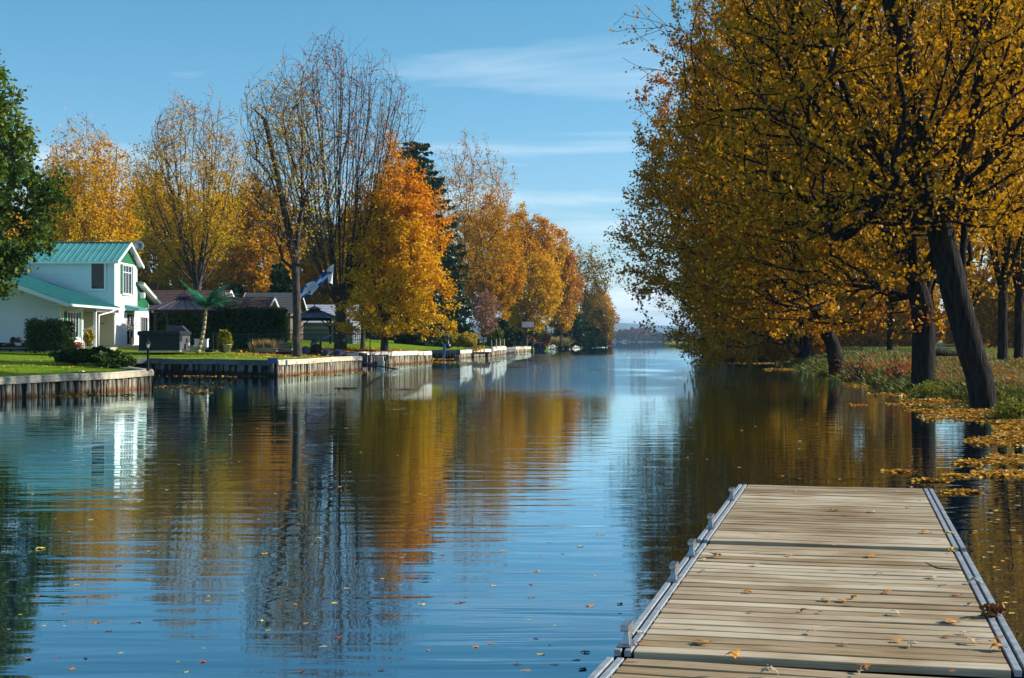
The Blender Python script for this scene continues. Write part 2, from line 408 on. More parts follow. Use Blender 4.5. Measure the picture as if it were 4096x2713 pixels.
# ------------------------------------------------------------------ water
def water_mat():
    m = bpy.data.materials.new('canal_water'); m.use_nodes = True
    n, l = m.node_tree.nodes, m.node_tree.links; b = n['Principled BSDF']
    n.remove(b); out = n['Material Output']
    body = N(n, 'ShaderNodeBsdfDiffuse'); body.inputs[0].default_value = (0.004, 0.014, 0.026, 1)
    gl = N(n, 'ShaderNodeBsdfGlossy'); gl.inputs['Roughness'].default_value = 0.012; gl.inputs['Color'].default_value = (0.74, 0.93, 1.0, 1)
    fr = N(n, 'ShaderNodeFresnel'); fr.inputs['IOR'].default_value = 1.85
    fm = N(n, 'ShaderNodeMath', operation='MULTIPLY', use_clamp=True); fm.inputs[1].default_value = 1.45; l.new(fr.outputs[0], fm.inputs[0])
    mxs = N(n, 'ShaderNodeMixShader'); l.new(fm.outputs[0], mxs.inputs[0]); l.new(body.outputs[0], mxs.inputs[1]); l.new(gl.outputs[0], mxs.inputs[2]); l.new(mxs.outputs[0], out.inputs[0])
    t = N(n, 'ShaderNodeTexCoord')
    sp = N(n, 'ShaderNodeSeparateXYZ'); l.new(t.outputs['Object'], sp.inputs[0])
    def mth(op, a_, b_=None, c_=None, clamp=False):
        x = N(n, 'ShaderNodeMath', operation=op, use_clamp=clamp)
        for i, v in enumerate((a_, b_, c_)):
            if v is None: continue
            if isinstance(v, (int, float)): x.inputs[i].default_value = v
            else: l.new(v, x.inputs[i])
        return x.outputs[0]
    def noise(sx, sy, sc, det=3, rough=0.5, dist=0.0):
        mp = N(n, 'ShaderNodeMapping'); mp.inputs['Scale'].default_value = (sx, sy, 1); l.new(t.outputs['Object'], mp.inputs[0])
        x = N(n, 'ShaderNodeTexNoise'); x.inputs['Scale'].default_value = sc; x.inputs['Detail'].default_value = det
        x.inputs['Roughness'].default_value = rough; x.inputs['Distortion'].default_value = dist
        l.new(mp.outputs[0], x.inputs['Vector']); return x.outputs[0]
    def maprange(v, a0, a1, b0, b1):
        x = N(n, 'ShaderNodeMapRange'); x.interpolation_type = 'SMOOTHSTEP'; l.new(v, x.inputs[0])
        for i, q in enumerate((a0, a1, b0, b1)): x.inputs[1 + i].default_value = q
        return x.outputs[0]
    # gentle long ripples, finer ones, and a wind-roughened reach in mid channel
    swell = noise(0.45, 2.6, 1.0, 2, 0.45, 0.6)
    fine = noise(0.9, 3.2, 3.2, 3, 0.5, 0.3)
    chop = noise(0.40, 1.5, 5.5, 3, 0.6)
    X, Y = sp.outputs[0], sp.outputs[1]
    big = noise(0.10, 0.045, 1.0, 3, 0.55)
    mid = mth('SUBTRACT', X, mth('MULTIPLY', Y, 0.055))          # distance from channel centre line
    side = mth('MULTIPLY', maprange(mid, -13.0, -6.0, 0.0, 1.0), maprange(mid, 5.0, 14.0, 1.0, 0.0))
    reach = mth('MULTIPLY', maprange(Y, 38.0, 62.0, 0.0, 1.0), maprange(Y, 130.0, 200.0, 1.0, 0.0))
    wind = mth('MULTIPLY', mth('MULTIPLY', side, reach), maprange(big, 0.36, 0.46, 0.0, 1.0))
    fade = mth('MULTIPLY', maprange(Y, 14.0, 60.0, 1.0, 0.55), maprange(Y, 120.0, 400.0, 1.0, 0.12))
    h = mth('ADD', mth('MULTIPLY', mth('MULTIPLY', swell, fade), 0.0070), mth('MULTIPLY', mth('MULTIPLY', fine, fade), 0.0005))
    h = mth('ADD', h, mth('MULTIPLY', mth('MULTIPLY', chop, mth('ADD', mth('MULTIPLY', wind, 1.0), 0.012)), 0.028))
    bp = N(n, 'ShaderNodeBump'); bp.inputs['Distance'].default_value = 1.0; bp.inputs['Strength'].default_value = 1.0
    l.new(h, bp.inputs['Height'])
    for q in (body, gl, fr): l.new(bp.outputs[0], q.inputs['Normal'])
    return m
WATER = water_mat()
mb = MB(); mb.add([(-9000, -300, 0), (9000, -300, 0), (9000, 9000, 0), (-9000, 9000, 0)], [(0, 1, 2, 3)])
tag(mb.build('water', WATER), kind='structure')
mb = MB(); mb.add([(-9500, -400, -1.6), (9500, -400, -1.6), (9500, 9500, -1.6), (-9500, 9500, -1.6)], [(0, 1, 2, 3)])
tag(mb.build('canal_bed', mat('mud', (0.05, 0.04, 0.025), (0.08, 0.065, 0.04), 0.5, 0.9)), kind='structure')
# ------------------------------------------------------------------ tree machinery
def grow(limbs, targets, step, rng, droop=0.0, ang=1.1, maxn=40000, wig=0.10):
    pos = np.zeros((maxn, 3)); dr = np.zeros((maxn, 3)); par = np.full(maxn, -1, int); n = 0
    for limb in limbs:                      # polyline; the first point snaps to the nearest node
        L = [np.array(p, float) for p in limb]
        if n == 0: pos[0] = L[0]; dr[0] = (L[1] - L[0]) / np.linalg.norm(L[1] - L[0]); n = 1; k = 0
        else: k = int(np.argmin(((pos[:n] - L[0]) ** 2).sum(1)))
        for a, b in zip(L[:-1], L[1:]):
            m_ = max(1, int(np.linalg.norm(b - a) / (step * 1.3))); st = pos[k].copy()
            for i in range(m_):
                q = st + (b - st) * (i + 1) / m_ + (rng.normal(0, wig * step * 0.7, 3) if i < m_ - 1 else 0)
                pos[n] = q; d = q - pos[k]; dr[n] = d / (np.linalg.norm(d) + 1e-9); par[n] = k; k = n; n += 1
    root = pos[max(0, n // 6)].copy(); root[2] = min(root[2], targets[:, 2].min() + 1)
    T = targets[np.argsort(((targets - root) ** 2).sum(1) * rng.uniform(0.8, 1.25, len(targets)))]
    for t in T:
        if n > maxn - 40: break
        d = t - pos[:n]; L = np.sqrt((d ** 2).sum(1)) + 1e-6
        c = (d * dr[:n]).sum(1) / L
        cost = L * (1 + ang * (1 - c)) + np.maximum(pos[:n, 2] - t[2], 0) * (0.8 - droop)
        k = int(np.argmin(cost)); a = pos[k].copy(); D = t - a; LL = np.linalg.norm(D)
        if LL < step * 0.35: continue
        m_ = max(1, int(round(LL / step))); t0 = dr[k] * LL * 0.30
        for i in range(m_):
            s = (i + 1) / m_
            q = a + D * s + t0 * s * (1 - s) * 1.2 + (rng.normal(0, wig * step, 3) if i < m_ - 1 else 0)
            pos[n] = q; dd = q - pos[k]; dr[n] = dd / (np.linalg.norm(dd) + 1e-9); par[n] = k; k = n; n += 1
    return pos[:n], dr[:n], par[:n]
def radii(par, tip, p=2.25):
    n = len(par); w = np.zeros(n); child = np.zeros(n, bool); child[par[par >= 0]] = True
    w[~child] = tip ** p
    for i in range(n - 1, 0, -1): w[par[i]] += w[i] + (tip * 0.25) ** p
    return w ** (1 / p)
def ringframe(D):
    ref = np.where(np.abs(D[:, 2:3]) < 0.8, np.array([[0, 0, 1.0]]), np.array([[1.0, 0, 0]]))
    u = np.cross(D, ref); u /= np.linalg.norm(u, axis=1)[:, None] + 1e-9
    return u, np.cross(D, u)
def branch_mesh(name, pos, dr, par, r, m, rmax=9.0, bark_bump=0.0, rng=None):
    n = len(pos); c = np.arange(1, n); p = par[c]
    # main continuation = child of largest radius
    order = np.argsort(r[c]); main = np.full(n, -1, int); main[p[order]] = c[order]
    ismain = main[p] == c
    sd = np.where(ismain[:, None], dr[p], dr[c]); sr = np.where(ismain, r[p], r[c] * 1.12)
    rr = np.minimum(r, rmax); sr = np.minimum(sr, rmax)
    V = []; Fs = []; base = 0
    for lo, hi, k in ((0, 0.03, 3), (0.03, 0.12, 5), (0.12, 99, 12)):
        s = (rr[c] >= lo) & (rr[c] < hi)
        if not s.any(): continue
        a, b = p[s], c[s]; ne = len(a)
        u0, w0 = ringframe(sd[s]); u1, w1 = ringframe(dr[b])
        t = 2 * np.pi * np.arange(k) / k; ct, st_ = np.cos(t)[None, :, None], np.sin(t)[None, :, None]
        r0, r1 = sr[s][:, None, None], rr[b][:, None, None]
        A = pos[a][:, None] + (u0[:, None] * ct + w0[:, None] * st_) * r0
        B = pos[b][:, None] + (u1[:, None] * ct + w1[:, None] * st_) * r1
        V.append(np.concatenate([A, B], 1).reshape(-1, 3))
        e = np.arange(ne)[:, None] * 2 * k + base; j = np.arange(k)[None]; j2 = (j + 1) % k
        Fs.append(np.stack([e + j, e + j2, e + k + j2, e + k + j], -1).reshape(-1, 4)); base += ne * 2 * k
    me = np_mesh(name, np.concatenate(V), Fs, m, smooth=True)
    return me
LEAF_Q = (np.array([(0, 0, 0), (0.5, -0.32, 0.05), (0, -1.0, -0.08), (-0.5, -0.32, 0.05)]), np.array([(0, 1, 2), (0, 2, 3)]))
_ml = [(0, 0.0, 0), (0.30, -0.10, .05), (0.55, -0.42, 0), (0.28, -0.50, .04), (0.34, -0.80, 0), (0.0, -1.0, -.06), (-0.34, -0.80, 0), (-0.28, -0.50, .04), (-0.55, -0.42, 0), (-0.30, -0.10, .05)]
LEAF_M = (np.array(_ml), np.array([(0, 1, 3), (1, 2, 3), (0, 3, 5), (3, 4, 5), (0, 5, 7), (5, 6, 7), (0, 7, 9), (7, 8, 9)]))
LEAF_B = (np.array([(0, 0, 0), (0.45, -0.15, 0.1), (0.3, -0.75, -0.05), (-0.1, -1.0, 0.0), (-0.5, -0.5, 0.12)]), np.array([(0, 1, 2), (0, 2, 3), (0, 3, 4)]))
def rand_rot(n, rng, flat=0.5, hang=0.0):
    yaw = rng.uniform(0, 2 * np.pi, n); pitch = rng.normal(0, flat, n) - hang; roll = rng.normal(0, flat, n)
    cz, sz, cx, sx, cy_, sy = np.cos(yaw), np.sin(yaw), np.cos(pitch), np.sin(pitch), np.cos(roll), np.sin(roll)
    Z = np.zeros(n); O = np.ones(n)
    Rz = np.stack([np.stack([cz, -sz, Z], -1), np.stack([sz, cz, Z], -1), np.stack([Z, Z, O], -1)], 1)
    Rx = np.stack([np.stack([O, Z, Z], -1), np.stack([Z, cx, -sx], -1), np.stack([Z, sx, cx], -1)], 1)
    Ry = np.stack([np.stack([cy_, Z, sy], -1), np.stack([Z, O, Z], -1), np.stack([-sy, Z, cy_], -1)], 1)
    return Rz @ Rx @ Ry
def leaf_mesh(name, P, size, m, tintv, rng, shape=LEAF_Q, flat=0.7, hang=0.3):
    n = len(P); T, Ft = shape; k = len(T)
    sz = size * rng.uniform(0.6, 1.25, n)
    V = np.einsum('nij,kj->nki', rand_rot(n, rng, flat, hang), T) * sz[:, None, None] + P[:, None]
    Fc = (Ft[None] + (np.arange(n) * k)[:, None, None]).reshape(-1, 3)
    return np_mesh(name, V.reshape(-1, 3), [Fc], m, np.repeat(np.clip(tintv, 0, 1), k))
def crown_points(n, c, rad, rng, shell=0.0, pw=2.0, lo=-1.0, cone=0.0, lump=0.15):
    """points in an uneven ellipsoid; shell pushes them outwards, cone narrows the top"""
    out = []; c = np.array(c, float); rad = np.array(rad, float); ph = rng.uniform(0, 6.28, 8)
    while sum(len(o) for o in out) < n:
        q = rng.normal(0, 1, (n, 3)); q /= np.linalg.norm(q, axis=1)[:, None]
        u = rng.uniform(0, 1, n) ** (1 / 3.0); u = u * (1 - shell) + shell * (1 - (1 - u) * 0.5)
        az = np.arctan2(q[:, 1], q[:, 0]); el = q[:, 2]
        k = 1 + lump * (np.sin(3 * az + ph[0] + 3 * el) + np.sin(5 * az + ph[1] - 4 * el) * 0.6 + np.sin(7 * el + ph[2] + 2 * az) * 0.6)
        p = q * (u * k)[:, None]
        p[:, :2] *= (1 - cone * np.clip((p[:, 2:3] + 1) / 2, 0, 1))
        p = p[p[:, 2] > lo]; out.append(p)
    return np.concatenate(out)[:n] * rad + c
def lumps(q, f=1.0):
    x, y, z = (q * f).T; return np.sin(x * 2.1 + 1.3 * np.sin(z * 1.7)) * np.sin(y * 1.9 + 1.1 * np.sin(x * 1.3 + 2)) + 0.7 * np.sin(z * 2.9 + 1.5 * np.sin(y * 1.5) + x)
def foliage_points(pos, dr, par, r, rng, count, thin, spread, dens=None, clump=0.5):
    c = np.arange(1, len(pos)); c = c[r[c] < thin]; L = np.linalg.norm(pos[c] - pos[par[c]], axis=1)
    w = L.copy()
    if dens is not None: w *= dens(pos[c])
    if clump: w *= np.clip(0.55 + 1.5 * clump * lumps(pos[c], 1.1 / max(spread * 4, .6)), 0.03, None)
    w /= w.sum(); e = rng.choice(c, count, p=w); t = rng.uniform(0, 1, (count, 1))
    return pos[par[e]] * (1 - t) + pos[e] * t + rng.normal(0, spread, (count, 3)) * np.array([1, 1, 0.8])
def tree(name, base, limbs, crown, label, cat='tree', group=None, seed=1, targets=900, step=0.7, tip=0.012, leaves=12000, size=0.22,
         lmat=None, tintf=None, dens=None, thin=0.06, spread=0.25, shell=0.3, cone=0.0, lo=-0.9, bark=None, ang=1.1, droop=0.0,
         shape=LEAF_Q, lump=0.15, hang=0.3, extra=None, wig=0.10, rmax=9.0, p=2.25, clump=0.5):
    rng = np.random.RandomState(seed); base = Vector(base)
    loc = np.array(base)
    T = crown_points(targets, np.array(crown[0]) - loc, crown[1], rng, shell=shell, lo=lo, cone=cone, lump=lump)
    if extra is not None: T = np.r_[T, np.array(extra, float) - loc]
    LL = [[np.array(q, float) - loc for q in l] for l in limbs]
    pos, dr, par = grow(LL, T, step, rng, droop, ang, wig=wig)
    r = radii(par, tip, p)
    i = 0
    while i + 1 < len(r) and par[i + 1] == i and len(limbs[0]) > 3 and i < 60: r[i + 1] = max(r[i + 1], min(r[i], rmax) * 0.955); i += 1
    mc = np.full(len(r), -1); oc = np.argsort(r[1:]) + 1; mc[par[oc]] = oc
    dep = np.zeros(len(r))
    for i in range(len(r) - 1, 0, -1): dep[par[i]] = max(dep[par[i]], dep[i] + 1)
    for i in range(len(r)):
        if mc[i] > 0 and r[i] > 0.09: r[mc[i]] = max(r[mc[i]], min(r[i], rmax) * max(0.0, min(0.86, 1 - 1.6 / (dep[i] + 0.5))))
    z0 = pos[:, 2]; flare = 1 + 0.40 * np.exp(-np.maximum(z0, 0) / 0.35); r = r * np.where(r > 0.1, flare, 1)
    root = empty(name, base, 0, label, cat, group)
    piece('trunk', branch_mesh('trunk', pos, dr, par, r, bark or BARK, rmax), root)
    if leaves:
        d2 = (lambda q: dens(q + loc)) if dens else None
        P = foliage_points(pos, dr, par, r, rng, leaves, thin, spread, d2, clump)
        tv = (tintf(P + loc, rng) if tintf else rng.uniform(0.2, 0.8, len(P))) + 0.07 * lumps(P, 0.45)
        o = piece('foliage', leaf_mesh('foliage', P, size, lmat, tv, rng, shape, hang=hang), root); o['kind'] = 'stuff'
    return root
def stems(base, fork_z, n, top, spread, rng, wob=0.3):
    """a trunk to fork_z and n upright stems fanning out to the height top"""
    b = np.array(base, float); f = b + (0, 0, fork_z - b[2]); out = [[b - (0, 0, 0.3), b + (0, 0, 0.4), f]]
    for i in range(n):
        a = 2 * np.pi * (i + rng.uniform(-.3, .3)) / n; k = spread * rng.uniform(0.45, 1.0)
        t = np.array([math.cos(a) * k, math.sin(a) * k, top - fork_z])
        out.append([f, f + t * (0.55, 0.55, 0.28) + rng.normal(0, wob, 3) * 0.4, f + t * (0.85, 0.85, 0.6) + rng.normal(0, wob, 3), f + t])
    return out
def vase(base, fork_z, c, rad, n1, n2, rng, top=0.95, dy=1.0):
    """a short trunk, n1 main stems fanning to the crown's upper surface, each with n2 side stems"""
    b = np.array(base, float); f = b + (0, 0, fork_z - b[2]); c = np.array(c, float); rad = np.array(rad, float); out = [[b - (0, 0, .3), b + (0, 0, .5), f]]
    def surf():
        a = rng.uniform(0, 2 * np.pi); e = math.asin(rng.uniform(-0.25, 1.0)); return c + rad * np.array((math.cos(a) * math.cos(e), math.sin(a) * math.cos(e) * dy, math.sin(e))) * top
    def arc(p, q, k=6):
        m = p + (q - p) * np.array((0.62, 0.62, 0.36)); return [p * (1 - t) ** 2 + m * 2 * t * (1 - t) + q * t * t for t in [i / k for i in range(k + 1)]]
    for i in range(n1):
        a = 2 * np.pi * (i + rng.uniform(-.25, .25)) / n1; e = math.asin(rng.uniform(0.0, 0.97))
        q = c + rad * np.array((math.cos(a) * math.cos(e), math.sin(a) * math.cos(e), math.sin(e))) * top; L = arc(f + rng.normal(0, .08, 3), q); L[0] = f; out.append(L)
        for j in range(n2):
            s = L[rng.randint(1, 5)]; u = (q - c) / rad + rng.normal(0, 0.33, 3); u /= np.linalg.norm(u); out.append(arc(s, c + rad * u * top, 5))
    return out
def zrel(q, z0, z1): return np.clip((q[:, 2] - z0) / (z1 - z0), 0, 1)
def H(py, d): return EYE + (1362 - py) / F * d
def PX(px, d): return (px - 2048) / F * d

# ------------------------------------------------------------------ left bank trees
rg = np.random.RandomState(3)
# green maple at the left edge
b = lpos(-220, 60); cx = PX(-225, 60)
tree('green_maple_tree', b, stems(b, 3.4, 5, 12, 2.2, rg), ((cx - 0.4, 60, 8.7), (4.7, 4.5, 6.6)), 'dense green maple just turning yellow at the far left edge before the house',
     seed=5, targets=2400, step=0.55, clump=0.2, leaves=60000, size=0.19, lmat=GREEN, tintf=lambda q, g: 0.25 + 0.35 * zrel(q, 4, 16) + g.normal(0, 0.22, len(q)), thin=0.07, spread=0.22, shape=LEAF_B, lump=0.22, cone=0.32, lo=-0.75, shell=0.55)
# gold tree behind the white house
b = lpos(330, 130)
tree('gold_maple_tree', b, vase(b, 5, (PX(345, 130), 130, 12.5), (4.6, 4.2, 9), 9, 3, rg), ((PX(345, 130), 130, 12.2), (5.1, 4.6, 9.3)), 'gold and orange maple with thinning top rising behind the green metal roof',
     seed=6, targets=2400, step=0.8, clump=0.2, leaves=42000, size=0.21, lmat=GOLD, tintf=lambda q, g: 0.38 + 0.42 * zrel(q, 8, 22) + g.normal(0, 0.10, len(q)), dens=lambda q: 1.15 - 1.0 * zrel(q, 13, 22), thin=0.05, spread=0.28, shell=0.4)
# vase shaped maple, half bare
b = lpos(790, 120)
tree('vase_maple_tree', b, vase(b, 6.2, (PX(770, 120), 120, 14.4), (5.0, 4.4, 7.4), 12, 4, rg), ((PX(770, 120), 120, 15.0), (5.2, 4.6, 7.2)), 'tall vase shaped maple with many upright stems and thin orange tips above the brown roof',
     seed=8, targets=3600, step=0.7, wig=0.05, leaves=19000, size=0.16, lmat=GOLD, tintf=lambda q, g: 0.35 + 0.50 * zrel(q, 10, 22) + g.normal(0, 0.12, len(q)), dens=lambda q: 1.1 - 0.8 * zrel(q, 10, 18) + 0.1, thin=0.04, spread=0.22, shell=0.45, ang=1.8, cone=0.0, lo=-0.9, tip=0.0105)
# slim tree leaning on the first trunk by the water
b = lpos(1190, 79)
d = 79.0
tree('slim_bare_tree', b, [[b - Vector((0, 0, .3)), at(1188, 1300, d), at(1184, 1150, d), at(1182, 1020, d)], [at(1182, 1020, d), at(1150, 900, d), at(1110, 700, d), at(1060, 480, d)], [at(1182, 1020, d), at(1205, 850, d), at(1210, 600, d + 1), at(1200, 330, d + 1)],
      [at(1186, 1080, d), at(1150, 980, d), at(1100, 860, d)], [at(1205, 850, d), at(1270, 650, d - 1), at(1310, 420, d - 1)]], ((PX(1140, d), d, 11.3), (2.8, 2.6, 5.8)),
     'slim dark nearly bare tree standing closest to the seawall left of the flag', seed=9, targets=3600, step=0.5, leaves=3400, size=0.12, lmat=GOLD,
     tintf=lambda q, g: 0.2 + 0.6 * zrel(q, 7, 17) + g.normal(0, 0.15, len(q)), thin=0.03, spread=0.14, shell=0.4, ang=1.9, tip=0.0066, p=2.1, wig=0.05)
# the biggest, many stemmed
b = lpos(1362, 104)
d = 104
S = [[b - Vector((0, 0, .3)), b + Vector((0, 0, 1.2)), at(1362, 1250, d)]]
for (x1, x2, x3, dy) in ((1280, 1180, 1090, 0), (1305, 1240, 1170, 1.6), (1330, 1290, 1250, -1.5), (1355, 1340, 1330, 1.8), (1375, 1390, 1400, -1.8), (1400, 1440, 1470, 1.5), (1425, 1500, 1545, -1.2), (1440, 1540, 1620, 0.8), (1395, 1400, 1440, 2.5)):
    S.append([at(1362, 1250, d), at((1362 + x1) / 2, 1130, d + dy * .3), at(x1, 950, d + dy * .6), at(x2, 650, d + dy), at(x3, 330, d + dy * 1.4)])
tree('tall_bare_maple_tree', b, S + vase(at(1362, 1300, d), H(1250, d), (PX(1350, d), d, H(660, d)), (6.0, 5.0, 8.8), 13, 5, rg)[1:], ((PX(1350, d), d, H(640, d)), (6.1, 5.2, H(185, d) - H(640, d))), 'tallest left bank maple, broad and nearly bare with many stems, behind the flag',
     seed=10, targets=7500, step=0.6, wig=0.05, leaves=9500, size=0.13, lmat=RUSTY, tintf=lambda q, g: 0.05 + 0.85 * zrel(q, 9, 22) + g.normal(0, 0.18, len(q)), dens=lambda q: 0.5 + 0.9 * np.exp(-zrel(q, 4, 22) * 3) + 0.3 * zrel(q, 19, 23), thin=0.03, spread=0.13, shell=0.4, ang=2.0, tip=0.0078, p=2.12)
# forked tree with yellow leaves
b = lpos(1452, 108); d = 108
tree('forked_maple_tree', b, [[b - Vector((0, 0, .3)), at(1452, 1300, d)], [at(1452, 1300, d), at(1430, 1150, d), at(1440, 900, d)], [at(1452, 1300, d), at(1490, 1200, d), at(1540, 1000, d), at(1560, 800, d)], [at(1452, 1300, d), at(1520, 1230, d - 1), at(1590, 1080, d - 1)], [at(1452, 1300, d), at(1410, 1240, d - 1), at(1390, 1130, d - 1)]],
     ((PX(1480, d), d - 1, 8.0), (3.3, 2.8, 5.2)), 'smaller maple whose pale trunk forks low into four limbs, right of the big bare one', seed=12, targets=1000, step=0.55, leaves=8000, size=0.17, lmat=GOLD,
     tintf=lambda q, g: 0.45 + g.normal(0, 0.15, len(q)), thin=0.035, spread=0.2, shell=0.3, tip=0.011)
# orange tree
b = lpos(1538, 103); d = 103
tree('orange_maple_tree', b, vase(b, 3.0, (PX(1600, d), d, 7.8), (3.2, 3.0, 6.2), 8, 4, rg), ((PX(1600, d), d, 7.9), (4.1, 3.6, 6.7)), 'brilliant orange and yellow maple with full crown between the bare maple and the spruce',
     seed=13, targets=2000, step=0.55, leaves=40000, size=0.18, lmat=ORANGE, tintf=lambda q, g: 0.05 + 0.50 * zrel(q, 4.0, 13.5) + 0.04 * (q[:, 0] + 8) + g.normal(0, 0.10, len(q)), thin=0.05, spread=0.20, cone=0.26, shell=0.3, lo=-0.86, lump=0.24, clump=0.7)

def spruce(base, h, rad, label, seed, n=16000, group=None, m=None, size=0.30, name='spruce_tree', lean=0.0, blunt=0.0):
    rng = np.random.RandomState(seed); base = Vector(base)
    root = empty(name, base, 0, label, 'tree', group)
    lv = max(10, int(h * 2.0)); V = []; pos = [np.array((0, 0, -0.3))]; dr = [np.array((0, 0, 1.0))]; par = [-1]
    for i in range(1, 15): pos.append(np.array((lean * i / 14, 0, h * i / 14))); dr.append(np.array((0, 0, 1.0))); par.append(i - 1)
    P = []
    for i in range(lv):
        z = h * (0.06 + 0.92 * i / lv); fr = 1 - (z / h); L0 = rad * (fr ** (0.85 - blunt) + 0.03)
        for j in range(rng.randint(5, 8)):
            a = rng.uniform(0, 6.28); L = L0 * rng.uniform(0.7, 1.15); k = min(14, int(z / h * 14))
            prev = k
            for s in (0.33, 0.66, 1.0):
                q = np.array((math.cos(a) * L * s, math.sin(a) * L * s, z - 0.38 * L * s + 0.22 * L * s * s)); q[0] += lean * z / h
                pos.append(q); dr.append(np.array((math.cos(a), math.sin(a), -0.2))); par.append(prev); prev = len(pos) - 1
            P.append((a, L, z))
    pos, dr, par = np.array(pos), np.array(dr), np.array(par)
    dr /= np.linalg.norm(dr, axis=1)[:, None]
    r = np.full(len(pos), 0.02); r[:15] = np.linspace(h * 0.014 + 0.03, 0.02, 15)
    piece('trunk', branch_mesh('trunk', pos, dr, par, r, BARKDARK), root)
    w = np.array([p_[1] for p_ in P]); e = rng.choice(len(P), n, p=w / w.sum()); Q = np.array(P)[e]
    s = rng.uniform(0.05, 1, n) ** 0.7; a, L, z = Q.T; wid = 0.22 * L * (1.1 - s)
    off = rng.normal(0, 1, n) * wid
    x = np.cos(a) * L * s - np.sin(a) * off; y = np.sin(a) * L * s + np.cos(a) * off
    zz = z - 0.38 * L * s + 0.22 * L * s * s - np.abs(rng.normal(0, 0.16, n)) - np.abs(off) * 0.3
    o = piece('foliage', leaf_mesh('foliage', np.c_[x + lean * z / h, y, zz], size, m or SPRUCE, rng.normal(0.45, 0.2, n), rng, LEAF_Q, flat=0.5, hang=0.9), root); o['kind'] = 'stuff'
    return root
spruce(lpos(1655, 172), 25.0, 7.6, 'tall dark spruce with drooping boughs behind the orange maple', 20, 40000, blunt=0.36, size=0.36)
spruce(lpos(1805, 176), 11.0, 3.6, 'shorter green spruce at the water side foot of the tall one', 21, 16000, size=0.34)

def bg(name, px, d, top, w, label, seed, m, t0, tr, dens=1.0, leaves=14000, size=0.30, cone=0.1, low=1335, sparse_top=0.0, group=None, targets=700, shell=0.45, tpx=None, tip=0.014):
    b = lpos(px if tpx is None else tpx, d); zt, zl = H(top, d), max(H(low, d), b.z + 0.6); rx = w / 2 / F * d
    cz = (zt + zl) / 2; rz = (zt - zl) / 2
    return tree(name, b, stems(b, b.z + 0.28 * (zt - b.z), 6, zl + (zt - zl) * 0.8, rx * 0.6, np.random.RandomState(seed)), ((PX(px, d), d, cz), (rx, rx * 0.9, rz)), label, group=group, seed=seed,
                targets=targets, step=d / 160.0, leaves=leaves, size=size, lmat=m, tintf=lambda q, g: t0 + tr * zrel(q, zl, zt) + g.normal(0, 0.10, len(q)),
                dens=(lambda q: 1.05 - sparse_top * zrel(q, (zl + zt) / 2, zt)) if sparse_top else None, thin=0.09, clump=0.25, spread=size * 1.1, cone=cone, shell=shell, lo=-0.97, tip=tip)
bg('sparse_maple_tree', 1885, 188, 560, 400, 'tall thin leaved maple with sky showing through right of the spruce', 30, OLIVE, 0.45, 0.35, leaves=12000, size=0.22, sparse_top=0.55, low=1150, targets=2000, tpx=1815, tip=0.012)
bg('olive_gold_maple_tree', 1945, 200, 800, 290, 'olive gold maple below the sparse one above the yellow chair', 31, OLIVE, 0.48, 0.35, leaves=34000, size=0.27, low=1290)
bg('golden_maple_tree', 2105, 222, 870, 330, 'broad golden maple above the small stilted shelter', 32, GOLD, 0.42, 0.38, leaves=44000, size=0.32, low=1325, targets=1200)
bg('rust_orange_tree', 2245, 262, 955, 165, 'rust orange tree at the right shoulder of the golden maple', 33, RUSTY, 0.15, 0.5, leaves=18000, size=0.36, low=1330)
bg('pale_green_poplar_tree', 2345, 330, 985, 185, 'pale green thin crowned poplar tallest near the canal mouth', 34, OLIVE, 0.1, 0.15, leaves=5500, size=0.42, low=1250, sparse_top=0.5, targets=700)
bg('yellow_green_willow_tree', 2388, 385, 1165, 145, 'rounded yellow green willow at the canal mouth', 35, OLIVE, 0.15, 0.45, leaves=15000, size=0.50, low=1375, cone=0.05)
for i, (px, d, top, w, lab) in enumerate([(10, 150, 830, 360, 'low gold tree behind the far left green maple'), (250, 165, 740, 460, 'golden tree filling the gap above the white house roof'),
        (600, 160, 720, 400, 'golden tree behind the satellite dish'), (830, 165, 760, 400, 'golden tree behind the foot of the vase maple'), (1030, 158, 720, 340, 'brownish gold tree between the vase maple and the slim bare tree'),
        (1240, 170, 860, 320, 'gold tree far behind the flag'), (1440, 165, 820, 280, 'gold tree behind the forked maple')]):
    bg('background_maple_tree', px, d, top, w, lab, 40 + i, GOLD if i != 4 else OLIVE, 0.35 if i != 4 else 0.5, 0.3, leaves=32000, size=0.30, low=1350, group='gold trees behind the houses', sparse_top=0.2, targets=800)
for i, (px, d, h, r_, lab) in enumerate([(1120, 135, 7.5, 2.2, 'dark fir behind the slim bare tree'), (950, 155, 6.0, 2.2, 'dark fir behind the end of the clipped hedge'), (2000, 208, 4.4, 2.4, 'dark cedar behind the leafy green shrub'), (2062, 240, 6.0, 2.9, 'dark cedar left of the stilted shelter'),
        (2245, 292, 4.6, 3.0, 'dark fir behind the ornamental grass at the canal mouth'), (2290, 310, 9.0, 3.2, 'tallest dark fir near the canal mouth'), (2330, 322, 5.6, 3.4, 'blue green fir above the moored boat near the mouth'), (2372, 345, 4.4, 3.2, 'low dark fir under the willow'), (1690, 150, 5.0, 3.0, 'dark fir in the shade behind the birch stump')]):
    spruce(lpos(px, d), h, r_, lab, 60 + i, 6000, 'dark evergreens on the left bank', size=0.26 + d / 900, name='evergreen_tree', blunt=0.3)

